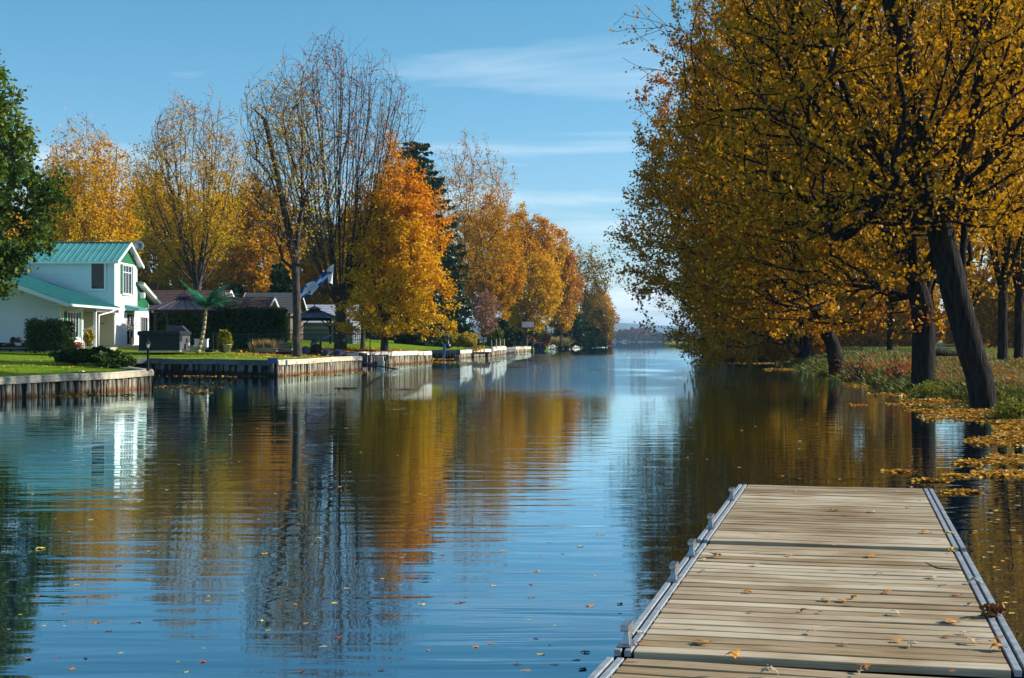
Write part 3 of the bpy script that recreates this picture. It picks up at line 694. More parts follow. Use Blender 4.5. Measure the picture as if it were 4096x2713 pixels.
# ------------------------------------------------------------------ right bank trees
def rt(name, base, limbs, crown, label, seed, **kw):
    k = dict(hang=0.9, lmat=OLIVE, thin=0.035, wig=0.06, clump=0.6, spread=0.15, size=0.16, bark=BARKDARK, step=0.55, targets=1500, leaves=40000, shell=0.3, tip=0.011, ang=1.8, droop=0.4,
             tintf=lambda q, g: 0.55 + g.normal(0, 0.13, len(q)))
    k.update(kw)
    return tree(name, base, limbs, crown, label, seed=seed, **k)
b = rpos(3960, 36.5); d = 36.8
rt('leaning_maple_tree', b, [[b - Vector((0, 0, .4)), at(3915, 1500, d), at(3850, 1280, d), at(3762, 934, d), at(3690, 571, d), at(3610, 150, d), at(3500, -300, d)],
     [at(3850, 1280, d), at(3860, 900, d + .6), at(3900, 400, d + 1), at(3960, -200, d + 1)], [at(3762, 934, d), at(3560, 760, d - 1), at(3350, 640, d - 2)], [at(3730, 800, d), at(3480, 500, d + 1), at(3240, 250, d + 1.5)],
     [at(3690, 571, d), at(3420, 250, d - 1), at(3150, 0, d - 1)], [at(3860, 900, d + .6), at(4050, 600, d), at(4250, 300, d)]] + vase(at(3762, 934, d), at(3762, 934, d).z, (PX(3600, d), d, 9.4), (4.6, 4.2, 6.6), 7, 3, rg)[1:],
   ((PX(3600, d), d - 0.5, 9.0), (5.0, 4.6, 7.4)), 'big dark maple leaning out over the water nearest the dock, gold leaves', 70, targets=3000, leaves=32000, size=0.105, shape=LEAF_M, lo=-0.62, rmax=0.35, spread=0.14, tip=0.0135, p=2.2)
b = rpos(3690, 47.5); d = 47.5
rt('double_trunk_maple_tree', b, [[b - Vector((0, 0, .4)), at(3695, 1350, d), at(3690, 1230, d)], [at(3690, 1230, d), at(3640, 1050, d), at(3570, 700, d), at(3500, 300, d), at(3450, -100, d)],
     [at(3690, 1230, d), at(3735, 1000, d), at(3745, 600, d), at(3780, 100, d)], [at(3640, 1050, d), at(3450, 850, d + 1), at(3250, 750, d + 1)], [at(3570, 700, d), at(3350, 480, d), at(3120, 330, d)]] + vase(at(3660, 1120, d), at(3660, 1120, d).z, (PX(3480, d), d, 10.5), (5.2, 4.6, 8.4), 9, 4, rg)[1:],
   ((PX(3480, d), d + 1, 10.3), (5.6, 5.0, 8.8)), 'maple with two dark trunks standing left of the leaning one, red and gold leaves', 71, targets=3400, leaves=46000, size=0.125, shape=LEAF_B, lo=-0.95, tip=0.0125, p=2.2,
   tintf=lambda q, g: 0.5 + 0.5 * np.exp(-((q[:, 2] - 2) / 1.5) ** 2) * (g.uniform(0, 1, len(q)) > 0.6) + g.normal(0, 0.15, len(q)), rmax=0.40)
b = rpos(3355, 67); d = 67
rt('canal_side_maple_tree', b, [[b - Vector((0, 0, .4)), at(3330, 1380, d), at(3290, 1290, d)], [at(3290, 1290, d), at(3220, 1100, d), at(3100, 800, d), at(2980, 450, d), at(2800, 150, d), at(2600, 80, d)],
     [at(3290, 1290, d), at(3330, 1000, d), at(3320, 600, d), at(3280, 100, d)], [at(3220, 1100, d), at(3000, 960, d + 1), at(2800, 900, d + 1)], [at(3100, 800, d), at(2950, 650, d - 1), at(2780, 560, d - 1)], [at(2980, 450, d), at(2750, 300, d), at(2560, 270, d)], [at(2900, 300, d), at(2640, 120, d), at(2470, 180, d)]] + vase(at(3220, 1100, d), at(3220, 1100, d).z, (PX(3060, d), d, 10.6), (5.2, 5.4, 9), 9, 5, rg)[1:],
   ((PX(3080, d), d, 10.6), (5.6, 5.8, 9.3)), 'large gold maple on the right bank whose long bare twigs reach out over the canal', 72, targets=4200, leaves=80000, size=0.14, lo=-0.93, shape=LEAF_B,
   dens=lambda q: 0.25 + np.clip((q[:, 0] - 6.5) / 3.0, 0, 1), extra=[tuple(at(x, y, d + z)) for x, y, z in ((2470, 170, 0), (2440, 120, 1), (2500, 60, 0), (2490, 230, 0), (2520, 280, 1), (2560, 320, 0), (2600, 200, -1), (2540, 20, 1), (2580, 130, 1), (2620, 60, 0), (2650, 260, 0), (2700, 120, 1), (2730, 40, 0), (2530, 110, -1), (2455, 100, 0), (2580, 20, 0))],
   tintf=lambda q, g: 0.58 + 0.25 * zrel(q, 10, 20) + g.normal(0, 0.12, len(q)), rmax=0.45)
b = rpos(3235, 93); d = 95
rt('spreading_maple_tree', b, [[b - Vector((0, 0, .4)), at(3225, 1330, d), at(3200, 1250, d)], [at(3200, 1250, d), at(3050, 1080, d), at(2850, 900, d), at(2650, 780, d)], [at(3200, 1250, d), at(3100, 900, d), at(2960, 500, d)], [at(3050, 1080, d), at(2850, 1080, d), at(2650, 1050, d)],
     [at(3200, 1250, d), at(3000, 1200, d - 1), at(2800, 1200, d - 1), at(2620, 1230, d - 1)]] + vase(at(3200, 1250, d), at(3200, 1250, d).z, (PX(2960, d), d, 9.9), (6.8, 6, 10.2), 12, 6, rg)[1:], ((PX(2960, d), d, 9.9), (7.2, 6.5, 10.6)), 'wide spreading gold maple whose low boughs hang furthest across the canal', 73, targets=4600, leaves=95000, size=0.18, lo=-0.95, lump=0.2,
   tintf=lambda q, g: 0.50 + 0.35 * zrel(q, 4, 20) + g.normal(0, 0.11, len(q)), step=0.7, spread=0.2, rmax=0.5, tip=0.011,
   extra=[tuple(at(x, y, d)) for x, y in ((2510, 860), (2500, 930), (2495, 1010), (2510, 1080), (2530, 1150), (2560, 1210), (2590, 1280), (2620, 1320), (2660, 1370), (2700, 1380), (2560, 1290), (2530, 780), (2545, 700), (2590, 640), (2600, 560), (2505, 960), (2640, 480), (2575, 1310), (2720, 1360), (2610, 1345))])
def rbg(px, d, top, w, label, seed, low=1300, **kw):
    b = rpos(px, d); zt, zl = H(top, d), H(low, d); rx = w / 2 / F * d
    k = dict(targets=700, leaves=15000, size=0.26, step=0.9, spread=0.3, tip=0.014, group='maples standing back on the right bank', thin=0.08)
    k.update(kw)
    rt('right_bank_maple_tree', b, stems(b, b.z + 2.6, 5, zl + (zt - zl) * 0.8, rx * 0.6, np.random.RandomState(seed), 0.4), ((PX(px, d), d, (zt + zl) / 2), (rx, rx, (zt - zl) / 2)), label, seed, **k)
rbg(4010, 58, -350, 700, 'dark straight maple right of the leaning trunk', 80, low=1000, leaves=32000, size=0.14)
rbg(4075, 62, -250, 500, 'dark straight maple at the right frame edge', 81, low=1050, leaves=24000, size=0.14)
rbg(3560, 95, 150, 700, 'gold maple set back between the double trunk and the canal side maple', 82, low=1290, leaves=34000)
rbg(3880, 100, -150, 760, 'gold maple set back behind the leaning trunk', 83, low=1260, leaves=40000)
rbg(3160, 130, 650, 520, 'gold maple beyond the spreading one', 84, low=1370, leaves=24000, size=0.3)
rbg(2960, 165, 900, 420, 'low gold maple above the dark floating dock', 85, low=1385, leaves=18000, size=0.34)
rbg(3400, 150, 700, 560, 'gold maple far back across the park lawn', 86, low=1330, leaves=14000, size=0.3)
rbg(4120, 120, 300, 500, 'gold maple far right behind the straight trunks', 87, low=1300, leaves=14000)

# ------------------------------------------------------------------ far shore and hills
def far_wood():
    g = np.random.RandomState(5); P = []; T = []
    n = 26000; x = g.uniform(-150, 900, n); y = 1500 + g.uniform(0, 60, n)
    top = 9 + 3.2 * np.sin(x / 23.0) * np.sin(x / 61.0 + 2) + 2.2 * np.sin(x / 9.7) + g.normal(0, 0.8, n)
    z = g.uniform(0, 1, n) ** 0.8 * top + 0.5
    P = np.c_[x, y, z]; t = 0.35 + 0.3 * np.sin(x / 13.0 + 1) * np.sin(x / 37.0) + 0.3 * (z / 12) + g.normal(0, 0.15, n)
    o = piece('far_wood', leaf_mesh('far_wood', P, 3.4, MATS['wood_leaves'], t, g, LEAF_B, flat=0.6, hang=0.6), None); tag(o, 'reddish autumn wood along the far shore of the lake', 'wood', kind='stuff')
leaf_mat('wood_leaves', [(0.0, (0.03, 0.045, 0.02)), (0.5, (0.08, 0.06, 0.025)), (0.8, (0.20, 0.06, 0.035)), (1.0, (0.26, 0.05, 0.04))], trans=0.2)
far_wood()
mb = MB()
xs = [-2500 + i * 60 for i in range(110)]
for x in xs: mb.v += [(x, 1480 + 12 * math.sin(x / 190), -0.5), (x, 1490 + 12 * math.sin(x / 190), 0.5), (x, 2600, 1.0)]
for i in range(len(xs) - 1):
    a = i * 3; mb.f += [(a, a + 3, a + 4, a + 1), (a + 1, a + 4, a + 5, a + 2)]
tag(mb.build('far_shore', mat('far_ground', (0.025, 0.03, 0.015), (0.04, 0.04, 0.02), 0.02, 0.9)), kind='structure')
def hills(name, y0, dist, hh, seed, m):
    g = np.random.RandomState(seed); xs = np.linspace(-8500, 8500, 170); mb = MB(); ph = g.uniform(0, 6, 6)
    for x in xs:
        h = hh * (0.72 + 0.13 * math.sin(x / 900 + ph[0]) + 0.09 * math.sin(x / 370 + ph[1]) + 0.04 * math.sin(x / 120 + ph[2]))
        mb.v += [(x, y0, 0), (x, y0 + 0.35 * dist, h * 0.55), (x, y0 + 0.7 * dist, h * 0.93), (x, y0 + dist, h), (x, y0 + dist * 1.2, h * 0.8)]
    for i in range(len(xs) - 1):
        for j in range(4): a = i * 5 + j; mb.f.append((a, a + 5, a + 6, a + 1))
    tag(mb.build(name, m, smooth=True), kind='structure')
HILL = mat('wooded_hill', (0.05, 0.07, 0.03), (0.10, 0.09, 0.04), 0.01, 1.0, spec=0.0)
hills('near_hills', 4600, 900, 58, 1, HILL)
hills('far_hills', 6600, 1200, 118, 2, HILL)
# ------------------------------------------------------------------ seawalls
def mat_stake(name, top, top2, low, zsplit):
    m = bpy.data.materials.new(name); m.use_nodes = True
    n, l = m.node_tree.nodes, m.node_tree.links; b = n['Principled BSDF']; b.inputs['Roughness'].default_value = 0.9; b.inputs['Specular IOR Level'].default_value = 0.15
    t = N(n, 'ShaderNodeTexCoord'); oi = N(n, 'ShaderNodeObjectInfo'); g = N(n, 'ShaderNodeNewGeometry')
    mp = N(n, 'ShaderNodeMapping'); mp.inputs['Scale'].default_value = (14, 14, 1.5); l.new(g.outputs['Position'], mp.inputs[0])
    x = N(n, 'ShaderNodeTexNoise'); x.inputs['Scale'].default_value = 1.0; x.inputs['Detail'].default_value = 5; l.new(mp.outputs[0], x.inputs[0])
    ad = N(n, 'ShaderNodeMath', operation='MULTIPLY_ADD'); l.new(oi.outputs['Random'], ad.inputs[0]); ad.inputs[1].default_value = 0.45; l.new(x.outputs[0], ad.inputs[2])
    r = N(n, 'ShaderNodeValToRGB'); e = r.color_ramp.elements; e[0].position, e[0].color = 0.45, (*top, 1); e[1].position, e[1].color = 0.95, (*top2, 1)
    l.new(ad.outputs[0], r.inputs[0])
    s = N(n, 'ShaderNodeSeparateXYZ'); l.new(g.outputs['Position'], s.inputs[0])
    q = N(n, 'ShaderNodeMath', operation='MULTIPLY_ADD'); l.new(x.outputs[0], q.inputs[0]); q.inputs[1].default_value = -0.35; l.new(s.outputs[2], q.inputs[2])
    mr = N(n, 'ShaderNodeMapRange'); l.new(q.outputs[0], mr.inputs[0]); mr.inputs[1].default_value = zsplit - 0.14; mr.inputs[2].default_value = zsplit; mr.inputs[3].default_value = 1; mr.inputs[4].default_value = 0
    mx = N(n, 'ShaderNodeMixRGB'); l.new(mr.outputs[0], mx.inputs[0]); l.new(r.outputs[0], mx.inputs[1]); mx.inputs[2].default_value = (*low, 1)
    l.new(mx.outputs[0], b.inputs['Base Color']); return m
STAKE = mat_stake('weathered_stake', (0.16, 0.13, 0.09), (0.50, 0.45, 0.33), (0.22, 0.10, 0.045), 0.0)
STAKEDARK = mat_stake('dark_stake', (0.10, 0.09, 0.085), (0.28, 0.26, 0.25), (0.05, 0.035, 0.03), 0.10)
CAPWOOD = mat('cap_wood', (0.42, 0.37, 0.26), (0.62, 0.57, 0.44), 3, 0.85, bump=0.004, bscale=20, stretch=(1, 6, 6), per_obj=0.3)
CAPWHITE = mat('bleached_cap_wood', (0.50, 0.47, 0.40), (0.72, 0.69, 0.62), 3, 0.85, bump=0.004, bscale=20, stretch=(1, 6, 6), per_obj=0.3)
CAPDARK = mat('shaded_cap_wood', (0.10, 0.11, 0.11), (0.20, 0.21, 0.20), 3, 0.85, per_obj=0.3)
STK = []
for i in range(6):
    g = random.Random(i); mb = MB(); n = 6; zs = [0, 0.45, 0.8, 1.0]
    for j, z in enumerate(zs):
        for k in range(n):
            a = 6.283 * k / n; r_ = (0.5 if j < 3 else 0.36) * g.uniform(0.8, 1.15)
            mb.v.append((math.cos(a) * r_ + g.uniform(-.1, .1) * j, math.sin(a) * r_ * 0.8, z))
    for j in range(3):
        for k in range(n): mb.f.append((j * n + k, j * n + (k + 1) % n, (j + 1) * n + (k + 1) % n, (j + 1) * n + k))
    mb.f.append(tuple(3 * n + k for k in range(n)))
    STK.append([mb.mesh('stake', STAKE), None])
    me2 = STK[-1][0].copy(); me2.materials[0] = STAKEDARK; STK[-1][1] = me2
def seawall(label, pts, pitch=0.17, width=0.15, dark=0, cap=None, depth=0.30, face=0.17, wavy=0.03, over=0.10, slab=False, seed=0, captop=0.0, nopost=False):
    g = random.Random(seed); pts = [Vector((p[0], p[1], 0)) for p in pts]
    root = empty('seawall', (pts[0].x, pts[0].y, 0), 0, label, 'seawall')
    cap = cap or CAPWOOD
    for a, b in zip(pts[:-1], pts[1:]):
        d = b - a; L = d.length; u = d / L; nrm = Vector((u.y, -u.x, 0))      # water side: right of travel
        ang = math.atan2(u.y, u.x)
        t = 0.03
        while t < L:
            w = width * g.choice((0.5, 0.7, 0.8, 0.95, 1.1, 1.4)) * g.uniform(.9, 1.1); p = a + u * t; zc = float(zleft([(p.x, p.y)])[0]) if p.x < 40 else 0.6
            h = zc + 0.55 - g.uniform(0.09, 0.14) - (0.12 if g.random() < .08 else 0)
            q = p + nrm * (0.055 + g.uniform(-0.01, 0.03)) - pts[0]
            piece('stake', STK[g.randrange(6)][dark], root, (q.x, q.y, -0.55), (g.gauss(0, 0.04), g.gauss(0, 0.07) + (0.1 if slab else 0), ang + g.uniform(-.3, .3)), (w, min(w * (0.5 if slab else 0.9), 0.14), h + 0.02))
            t += pitch * g.uniform(0.75, 1.3) * (w / width * 0.6 + 0.4) * (1.7 if g.random() < .08 else 1)
        nb = max(1, int(round(L / 2.6))); zprev = None
        for i in range(nb):
            p, q = a + u * (L * i / nb), a + u * (L * (i + 1) / nb - 0.012)
            z1 = float(zleft([(p.x, p.y)])[0]) + 0.02 + captop if zprev is None else zprev
            z2 = float(zleft([(q.x, q.y)])[0]) + 0.02 + captop + g.uniform(-wavy, wavy); zprev = z2
            P1 = p - pts[0] + nrm * (over - depth / 2 + 0.05); P2 = q - pts[0] + nrm * (over - depth / 2 + 0.05)
            mb = MB(); mb.bar((P1.x, P1.y, z1), (P2.x, P2.y, z2), depth, 0.045); mb.build('cap_board', cap, root)
            P1 = p - pts[0] + nrm * (over + 0.052); P2 = q - pts[0] + nrm * (over + 0.052)
            mb = MB(); mb.bar((P1.x, P1.y, z1 - face / 2 - 0.03), (P2.x, P2.y, z2 - face / 2 - 0.03), 0.05, face); mb.build('face_board', cap, root)
        mb = MB(); A = a - pts[0] + nrm * 0.024; B = b - pts[0] + nrm * 0.024
        mb.bar((A.x, A.y, -0.35), (B.x, B.y, -0.35 + 0.0), 0.04, 1.9); mb.build('backing_board', mat('black_wood', (0.02, 0.016, 0.013), (0.04, 0.03, 0.025), 3, 0.95), root)
    return root
A1 = atw(597, 1553)
wA = (-17.1, 36.0)
seawall('sunlit seawall of pale split stakes under the lawn of the white house', [wA, atw(0, 1595), atw(300, 1577), A1], seed=1, width=0.085, pitch=0.085)
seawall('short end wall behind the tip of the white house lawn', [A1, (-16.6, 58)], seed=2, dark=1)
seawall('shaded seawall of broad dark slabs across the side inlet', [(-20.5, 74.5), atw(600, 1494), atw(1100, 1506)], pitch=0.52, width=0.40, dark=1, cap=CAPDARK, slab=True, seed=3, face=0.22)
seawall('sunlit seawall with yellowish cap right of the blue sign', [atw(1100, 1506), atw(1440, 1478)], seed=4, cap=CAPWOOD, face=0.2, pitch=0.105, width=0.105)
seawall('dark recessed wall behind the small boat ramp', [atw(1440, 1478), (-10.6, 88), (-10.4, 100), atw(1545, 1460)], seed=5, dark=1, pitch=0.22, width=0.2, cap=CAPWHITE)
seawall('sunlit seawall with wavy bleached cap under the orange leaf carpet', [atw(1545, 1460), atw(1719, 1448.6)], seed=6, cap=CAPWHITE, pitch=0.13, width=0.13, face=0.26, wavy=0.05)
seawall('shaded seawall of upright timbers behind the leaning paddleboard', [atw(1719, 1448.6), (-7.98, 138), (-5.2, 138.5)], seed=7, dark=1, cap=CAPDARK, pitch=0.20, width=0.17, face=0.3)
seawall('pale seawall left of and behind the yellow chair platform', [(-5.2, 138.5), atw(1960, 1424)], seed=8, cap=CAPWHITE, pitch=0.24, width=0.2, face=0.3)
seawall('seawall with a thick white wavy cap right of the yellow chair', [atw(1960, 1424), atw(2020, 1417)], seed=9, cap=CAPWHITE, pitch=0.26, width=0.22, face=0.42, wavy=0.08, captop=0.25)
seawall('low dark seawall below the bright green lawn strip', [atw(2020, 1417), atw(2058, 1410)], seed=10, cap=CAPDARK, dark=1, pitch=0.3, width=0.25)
seawall('seawall with tan cap left of the moored blue motorboat', [atw(2058, 1410), atw(2120, 1406)], seed=11, cap=CAPWOOD, pitch=0.32, width=0.27, face=0.35)
seawall('distant seawall with white cap left of the far moored boat', [atw(2262, 1394), atw(2319, 1391)], seed=12, cap=CAPWHITE, pitch=0.5, width=0.45, face=0.5)
seawall('farthest low seawall at the canal mouth', [atw(2370, 1388.5), atw(2440, 1383.5)], seed=13, cap=CAPWHITE, pitch=0.7, width=0.6, face=0.5)
# stones of the rocky bank
STONE = mat('pale_stone', (0.22, 0.21, 0.19), (0.50, 0.48, 0.44), 3, 0.9, per_obj=0.4)
root = empty('rock_bank', (*atw(2192, 1398), 0), 0, 'row of pale rough stones along the water right of the blue motorboat', 'rock bank')
g = random.Random(4); stones = []
for i in range(3):
    mb = MB(); mb.lathe([(0.25, -0.3), (0.5, -0.1), (0.46, 0.2), (0.2, 0.38)], n=6)
    mb.v = [(x * g.uniform(.8, 1.2), y * g.uniform(.8, 1.2), z * g.uniform(.8, 1.2)) for x, y, z in mb.v]; stones.append(mb.mesh('stone', STONE))
a, b = Vector((*atw(2192, 1398), 0)), Vector((*atw(2262, 1394), 0))
for i in range(46):
    t = g.random(); q = (b - a) * t + Vector((g.uniform(-1.0, 0.6), 0, g.uniform(0.0, 0.55))); s = g.uniform(0.5, 1.3)
    piece('stone', stones[i % 3], root, q, (g.uniform(-.4, .4), g.uniform(-.4, .4), g.uniform(0, 6)), (s, s, s * 0.8))

# ------------------------------------------------------------------ dock
DO = Vector((1.273, 9.869, 0.35)); DA = math.atan2(-0.2305, 0.973)      # local x across to the right, local y along to the far end
PLANK = mat('dock_plank', (0.24, 0.16, 0.07), (0.52, 0.44, 0.31), 2.6, 0.8, bump=0.0015, bscale=9, stretch=(1.3, 26, 26), per_obj=0.42, detail=8, pos=(0.22, 0.78))
def plank_knots(m):
    n, l = m.node_tree.nodes, m.node_tree.links; b = n['Principled BSDF']; src = b.inputs['Base Color'].links[0].from_socket
    t = N(n, 'ShaderNodeNewGeometry'); mp = N(n, 'ShaderNodeMapping'); mp.inputs['Scale'].default_value = (3.0, 9.0, 1.0); mp.inputs['Rotation'].default_value = (0, 0, 0.2335); l.new(t.outputs['Position'], mp.inputs[0])
    v = N(n, 'ShaderNodeTexVoronoi'); v.inputs['Scale'].default_value = 1.0; l.new(mp.outputs[0], v.inputs['Vector'])
    r = N(n, 'ShaderNodeValToRGB'); r.color_ramp.elements[0].position = 0.05; r.color_ramp.elements[0].color = (0.30, 0.22, 0.15, 1); r.color_ramp.elements[1].position = 0.13; r.color_ramp.elements[1].color = (1, 1, 1, 1); l.new(v.outputs['Distance'], r.inputs[0])
    x = N(n, 'ShaderNodeTexNoise'); x.inputs['Scale'].default_value = 1.6; x.inputs['Detail'].default_value = 6; l.new(t.outputs['Position'], x.inputs['Vector'])
    r2 = N(n, 'ShaderNodeValToRGB'); r2.color_ramp.elements[0].position = 0.36; r2.color_ramp.elements[0].color = (0.70, 0.62, 0.52, 1); r2.color_ramp.elements[1].position = 0.56; r2.color_ramp.elements[1].color = (1, 1, 1, 1); l.new(x.outputs[0], r2.inputs[0])
    a = N(n, 'ShaderNodeMixRGB'); a.blend_type = 'MULTIPLY'; a.inputs[0].default_value = 1; l.new(src, a.inputs[1]); l.new(r.outputs[0], a.inputs[2])
    c = N(n, 'ShaderNodeMixRGB'); c.blend_type = 'MULTIPLY'; c.inputs[0].default_value = 1; l.new(a.outputs[0], c.inputs[1]); l.new(r2.outputs[0], c.inputs[2]); l.new(c.outputs[0], b.inputs['Base Color'])
plank_knots(PLANK)
ALU = mat('dull_aluminium', (0.26, 0.29, 0.31), (0.40, 0.43, 0.45), 12, 0.55, metal=0.5, bump=0.0006, bscale=60)
BLACKGAP = mat('dark_frame', (0.012, 0.014, 0.016), None, rough=0.8)
CHROME = mat('polished_steel', (0.36, 0.33, 0.32), (0.52, 0.49, 0.47), 8, 0.28, metal=1.0)
def dock_section(label, y0, y1, n, seed, rz=0.0, off=(0, 0), cleats=(), z=0.0):
    M = Matrix.Rotation(DA, 3, 'Z'); o = DO + M @ Vector((off[0], y0 + off[1], 0)); g = random.Random(seed)
    root = empty('dock_section', (o.x, o.y, DO.z + z), DA + rz, label, 'dock', 'sections of the floating dock')
    L = y1 - y0; W = 1.80; pitch = L / n; pv = []
    for k in range(4):
        mb = MB(); x0, x1 = 0.095, W - 0.095; m_ = 8; h = 0.034; bb = 0.004; wp = pitch - 0.016
        prof = [(-wp / 2, -h), (wp / 2, -h), (wp / 2, -bb), (wp / 2 - bb, 0), (-wp / 2 + bb, 0), (-wp / 2, -bb)]
        for i in range(m_ + 1):
            x = x0 + (x1 - x0) * i / m_; dz = 0.0018 * math.sin(i * 0.9 + k * 2) + g.uniform(-.0007, .0007)
            for (yy, zz) in prof: mb.v.append((x, yy, zz + dz))
        for i in range(m_):
            for j in range(6): mb.f.append((i * 6 + j, i * 6 + (j + 1) % 6, (i + 1) * 6 + (j + 1) % 6, (i + 1) * 6 + j))
        mb.f += [tuple(range(6))[::-1], tuple(m_ * 6 + j for j in range(6))]
        pv.append(mb.mesh('plank', PLANK))
    for i in range(n):
        piece('plank', pv[g.randrange(4)], root, (0, pitch * (i + .5), g.uniform(-.0025, .0015)), (g.uniform(-.012, .012), 0, g.uniform(-.0012, .0012)))
    for side in (0, 1):
        xo = 0.0 if side == 0 else W - 0.085
        for k, xx in enumerate((0.019, 0.066)):
            mb = MB(); mb.box((xo + xx, L / 2, -0.012), (0.031, L - 0.02, 0.03)); mb.build('edge_rail', ALU, root, bevel=0.003)
        mb = MB(); mb.box((xo + 0.0425, L / 2, -0.045), (0.085, L - 0.03, 0.02)); mb.build('rail_channel', BLACKGAP, root)
    mb = MB(); mb.box((0.012, L / 2, -0.13), (0.02, L - .02, 0.15)); mb.box((W - 0.012, L / 2, -0.13), (0.02, L - .02, 0.15)); mb.box((W / 2, 0.02, -0.13), (W - .05, .03, .15)); mb.box((W / 2, L - .02, -0.13), (W - .05, .03, .15)); mb.build('side_frame', ALU, root)
    mb = MB(); mb.box((W / 2, L / 2, -0.075), (W - .06, L - .08, .05)); mb.build('gap_shade_sheet', mat('gap_shade', (0.02, 0.016, 0.012), None, rough=0.9), root)  # dark sheet added under the planks so the gaps read dark
    for yy in (0.6, L - 0.6):
        for xx in (0.35, W - 0.35):
            mb = MB(); mb.box((xx, yy, -0.36), (0.5, 0.9, 0.29)); mb.build('float', BLACKGAP, root, bevel=0.03)
    for cyy in cleats:
        mb = MB(); yc = cyy - y0
        prof = [(-0.055, 0.0), (0.055, 0.0), (0.035, 0.022), (0.024, 0.05), (0.034, 0.075), (0.062, 0.088), (0.062, 0.103), (-0.062, 0.103), (-0.062, 0.088), (-0.034, 0.075), (-0.024, 0.05), (-0.035, 0.022)]
        mb.box((0.045, yc, 0.009), (0.062, 0.12, 0.014)); k = len(mb.v); mb.v += [(0.024, yc - .04, .014), (0.066, yc - .04, .014), (0.066, yc + .04, .014), (0.024, yc + .04, .014), (0.036, yc - .022, .08), (0.056, yc - .022, .08), (0.056, yc + .022, .08), (0.036, yc + .022, .08)]; mb.f += [(k, k + 1, k + 5, k + 4), (k + 1, k + 2, k + 6, k + 5), (k + 2, k + 3, k + 7, k + 6), (k + 3, k, k + 4, k + 7)]; mb.box((0.046, yc, 0.093), (0.040, 0.15, 0.028)); mb.build('cleat', CHROME, root, bevel=0.005)
    return root
def dk(px, py):
    """dock-local coordinates of the deck point seen at this pixel"""
    d = (EYE - DO.z) * F / (py - 1362); v = Vector(((px - 2048) / F * d, d, DO.z)) - DO
    return Matrix.Rotation(-DA, 3, 'Z') @ v
cl = [dk(px, py).y for px, py in ((2924, 2006), (2838, 2122), (2764, 2226), (2690, 2325), (2494, 2583))]
dock_section('far section of the grey plank dock', 0.03, 3.95, 29, 1, z=0.012, cleats=[c for c in cl if c > 0.05])
dock_section('middle section of the dock with most of the fallen leaves', -3.55, -0.045, 26, 2, cleats=[c for c in cl if c < 0])
dock_section('nearest section of the dock cut off by the photo edge', -3.60 - 3.9, -3.62, 28, 3, rz=R(-2.2), off=(-0.165, 0.0), z=-0.012)

# curled maple leaves
def maple_mesh(name, seed, curl, m):
    g = random.Random(seed); lob = []
    for k in range(5):
        a = math.pi / 2 + (k - 2) * 1.05; r_ = (1.0, 0.92, 0.62)[abs(k - 2)] * g.uniform(.85, 1.1)
        lob += [(a - 0.30, r_ * 0.62), (a - 0.14, r_ * 0.70), (a, r_), (a + 0.14, r_ * 0.70), (a + 0.30, r_ * 0.60), (a + 0.52, 0.46)]
    lob.append((-math.pi / 2, 0.15)); mb = MB(); mb.v.append((0, 0, 0))
    for s in (0.5, 1.0):
        for a, r_ in lob: mb.v.append((math.cos(a) * r_ * s, math.sin(a) * r_ * s - 0.0, 0))
    n = len(lob)
    for i in range(n):
        j = (i + 1) % n; mb.f += [(0, 1 + i, 1 + j), (1 + i, 1 + n + i, 1 + n + j), (1 + i, 1 + n + j, 1 + j)]
    k = len(mb.v); mb.v += [(-.02, 0, 0.0), (.02, 0, 0.0), (0.05, -0.62, 0.0), (0.09, -0.61, 0.0)]; mb.f.append((k, k + 1, k + 3, k + 2))
    out = []; ca = g.uniform(0, 3.14)
    for x, y, z in mb.v:
        u = x * math.cos(ca) + y * math.sin(ca); r_ = math.hypot(x, y)
        out.append((x * (1 - .25 * curl), y * (1 - .25 * curl), 0.75 * curl * (0.42 - 0.50 * u * u) + 0.10 * math.sin(5 * x + seed) * r_ * (0.4 + curl) + 0.05 * math.sin(9 * y)))
    zm = min(v[2] for v in out); mb.v = [(x, y, z - zm) for x, y, z in out]
    return mb.mesh(name, m, True)
FALL = {c: mat('fallen_leaf_' + c, a, b, 14, 0.6, per_obj=0.4) for c, a, b in (('gold', (0.42, 0.15, 0.012), (0.62, 0.28, 0.02)), ('brown', (0.20, 0.07, 0.02), (0.36, 0.14, 0.03)), ('pale', (0.34, 0.24, 0.13), (0.54, 0.43, 0.27)), ('dark', (0.03, 0.02, 0.015), (0.07, 0.045, 0.03)), ('red', (0.26, 0.05, 0.02), (0.40, 0.10, 0.03)), ('yellow', (0.62, 0.44, 0.04), (0.74, 0.56, 0.08)))}
LM = {c: [maple_mesh('leaf', i * 7 + 1, cu, FALL[c]) for i, cu in enumerate((0.55, 0.85, 1.1))] for c in FALL}
LF = {c: [maple_mesh('leaf', i * 5 + 2, cu, FALL[c]) for i, cu in enumerate((0.05, 0.12, 0.28))] for c in FALL}
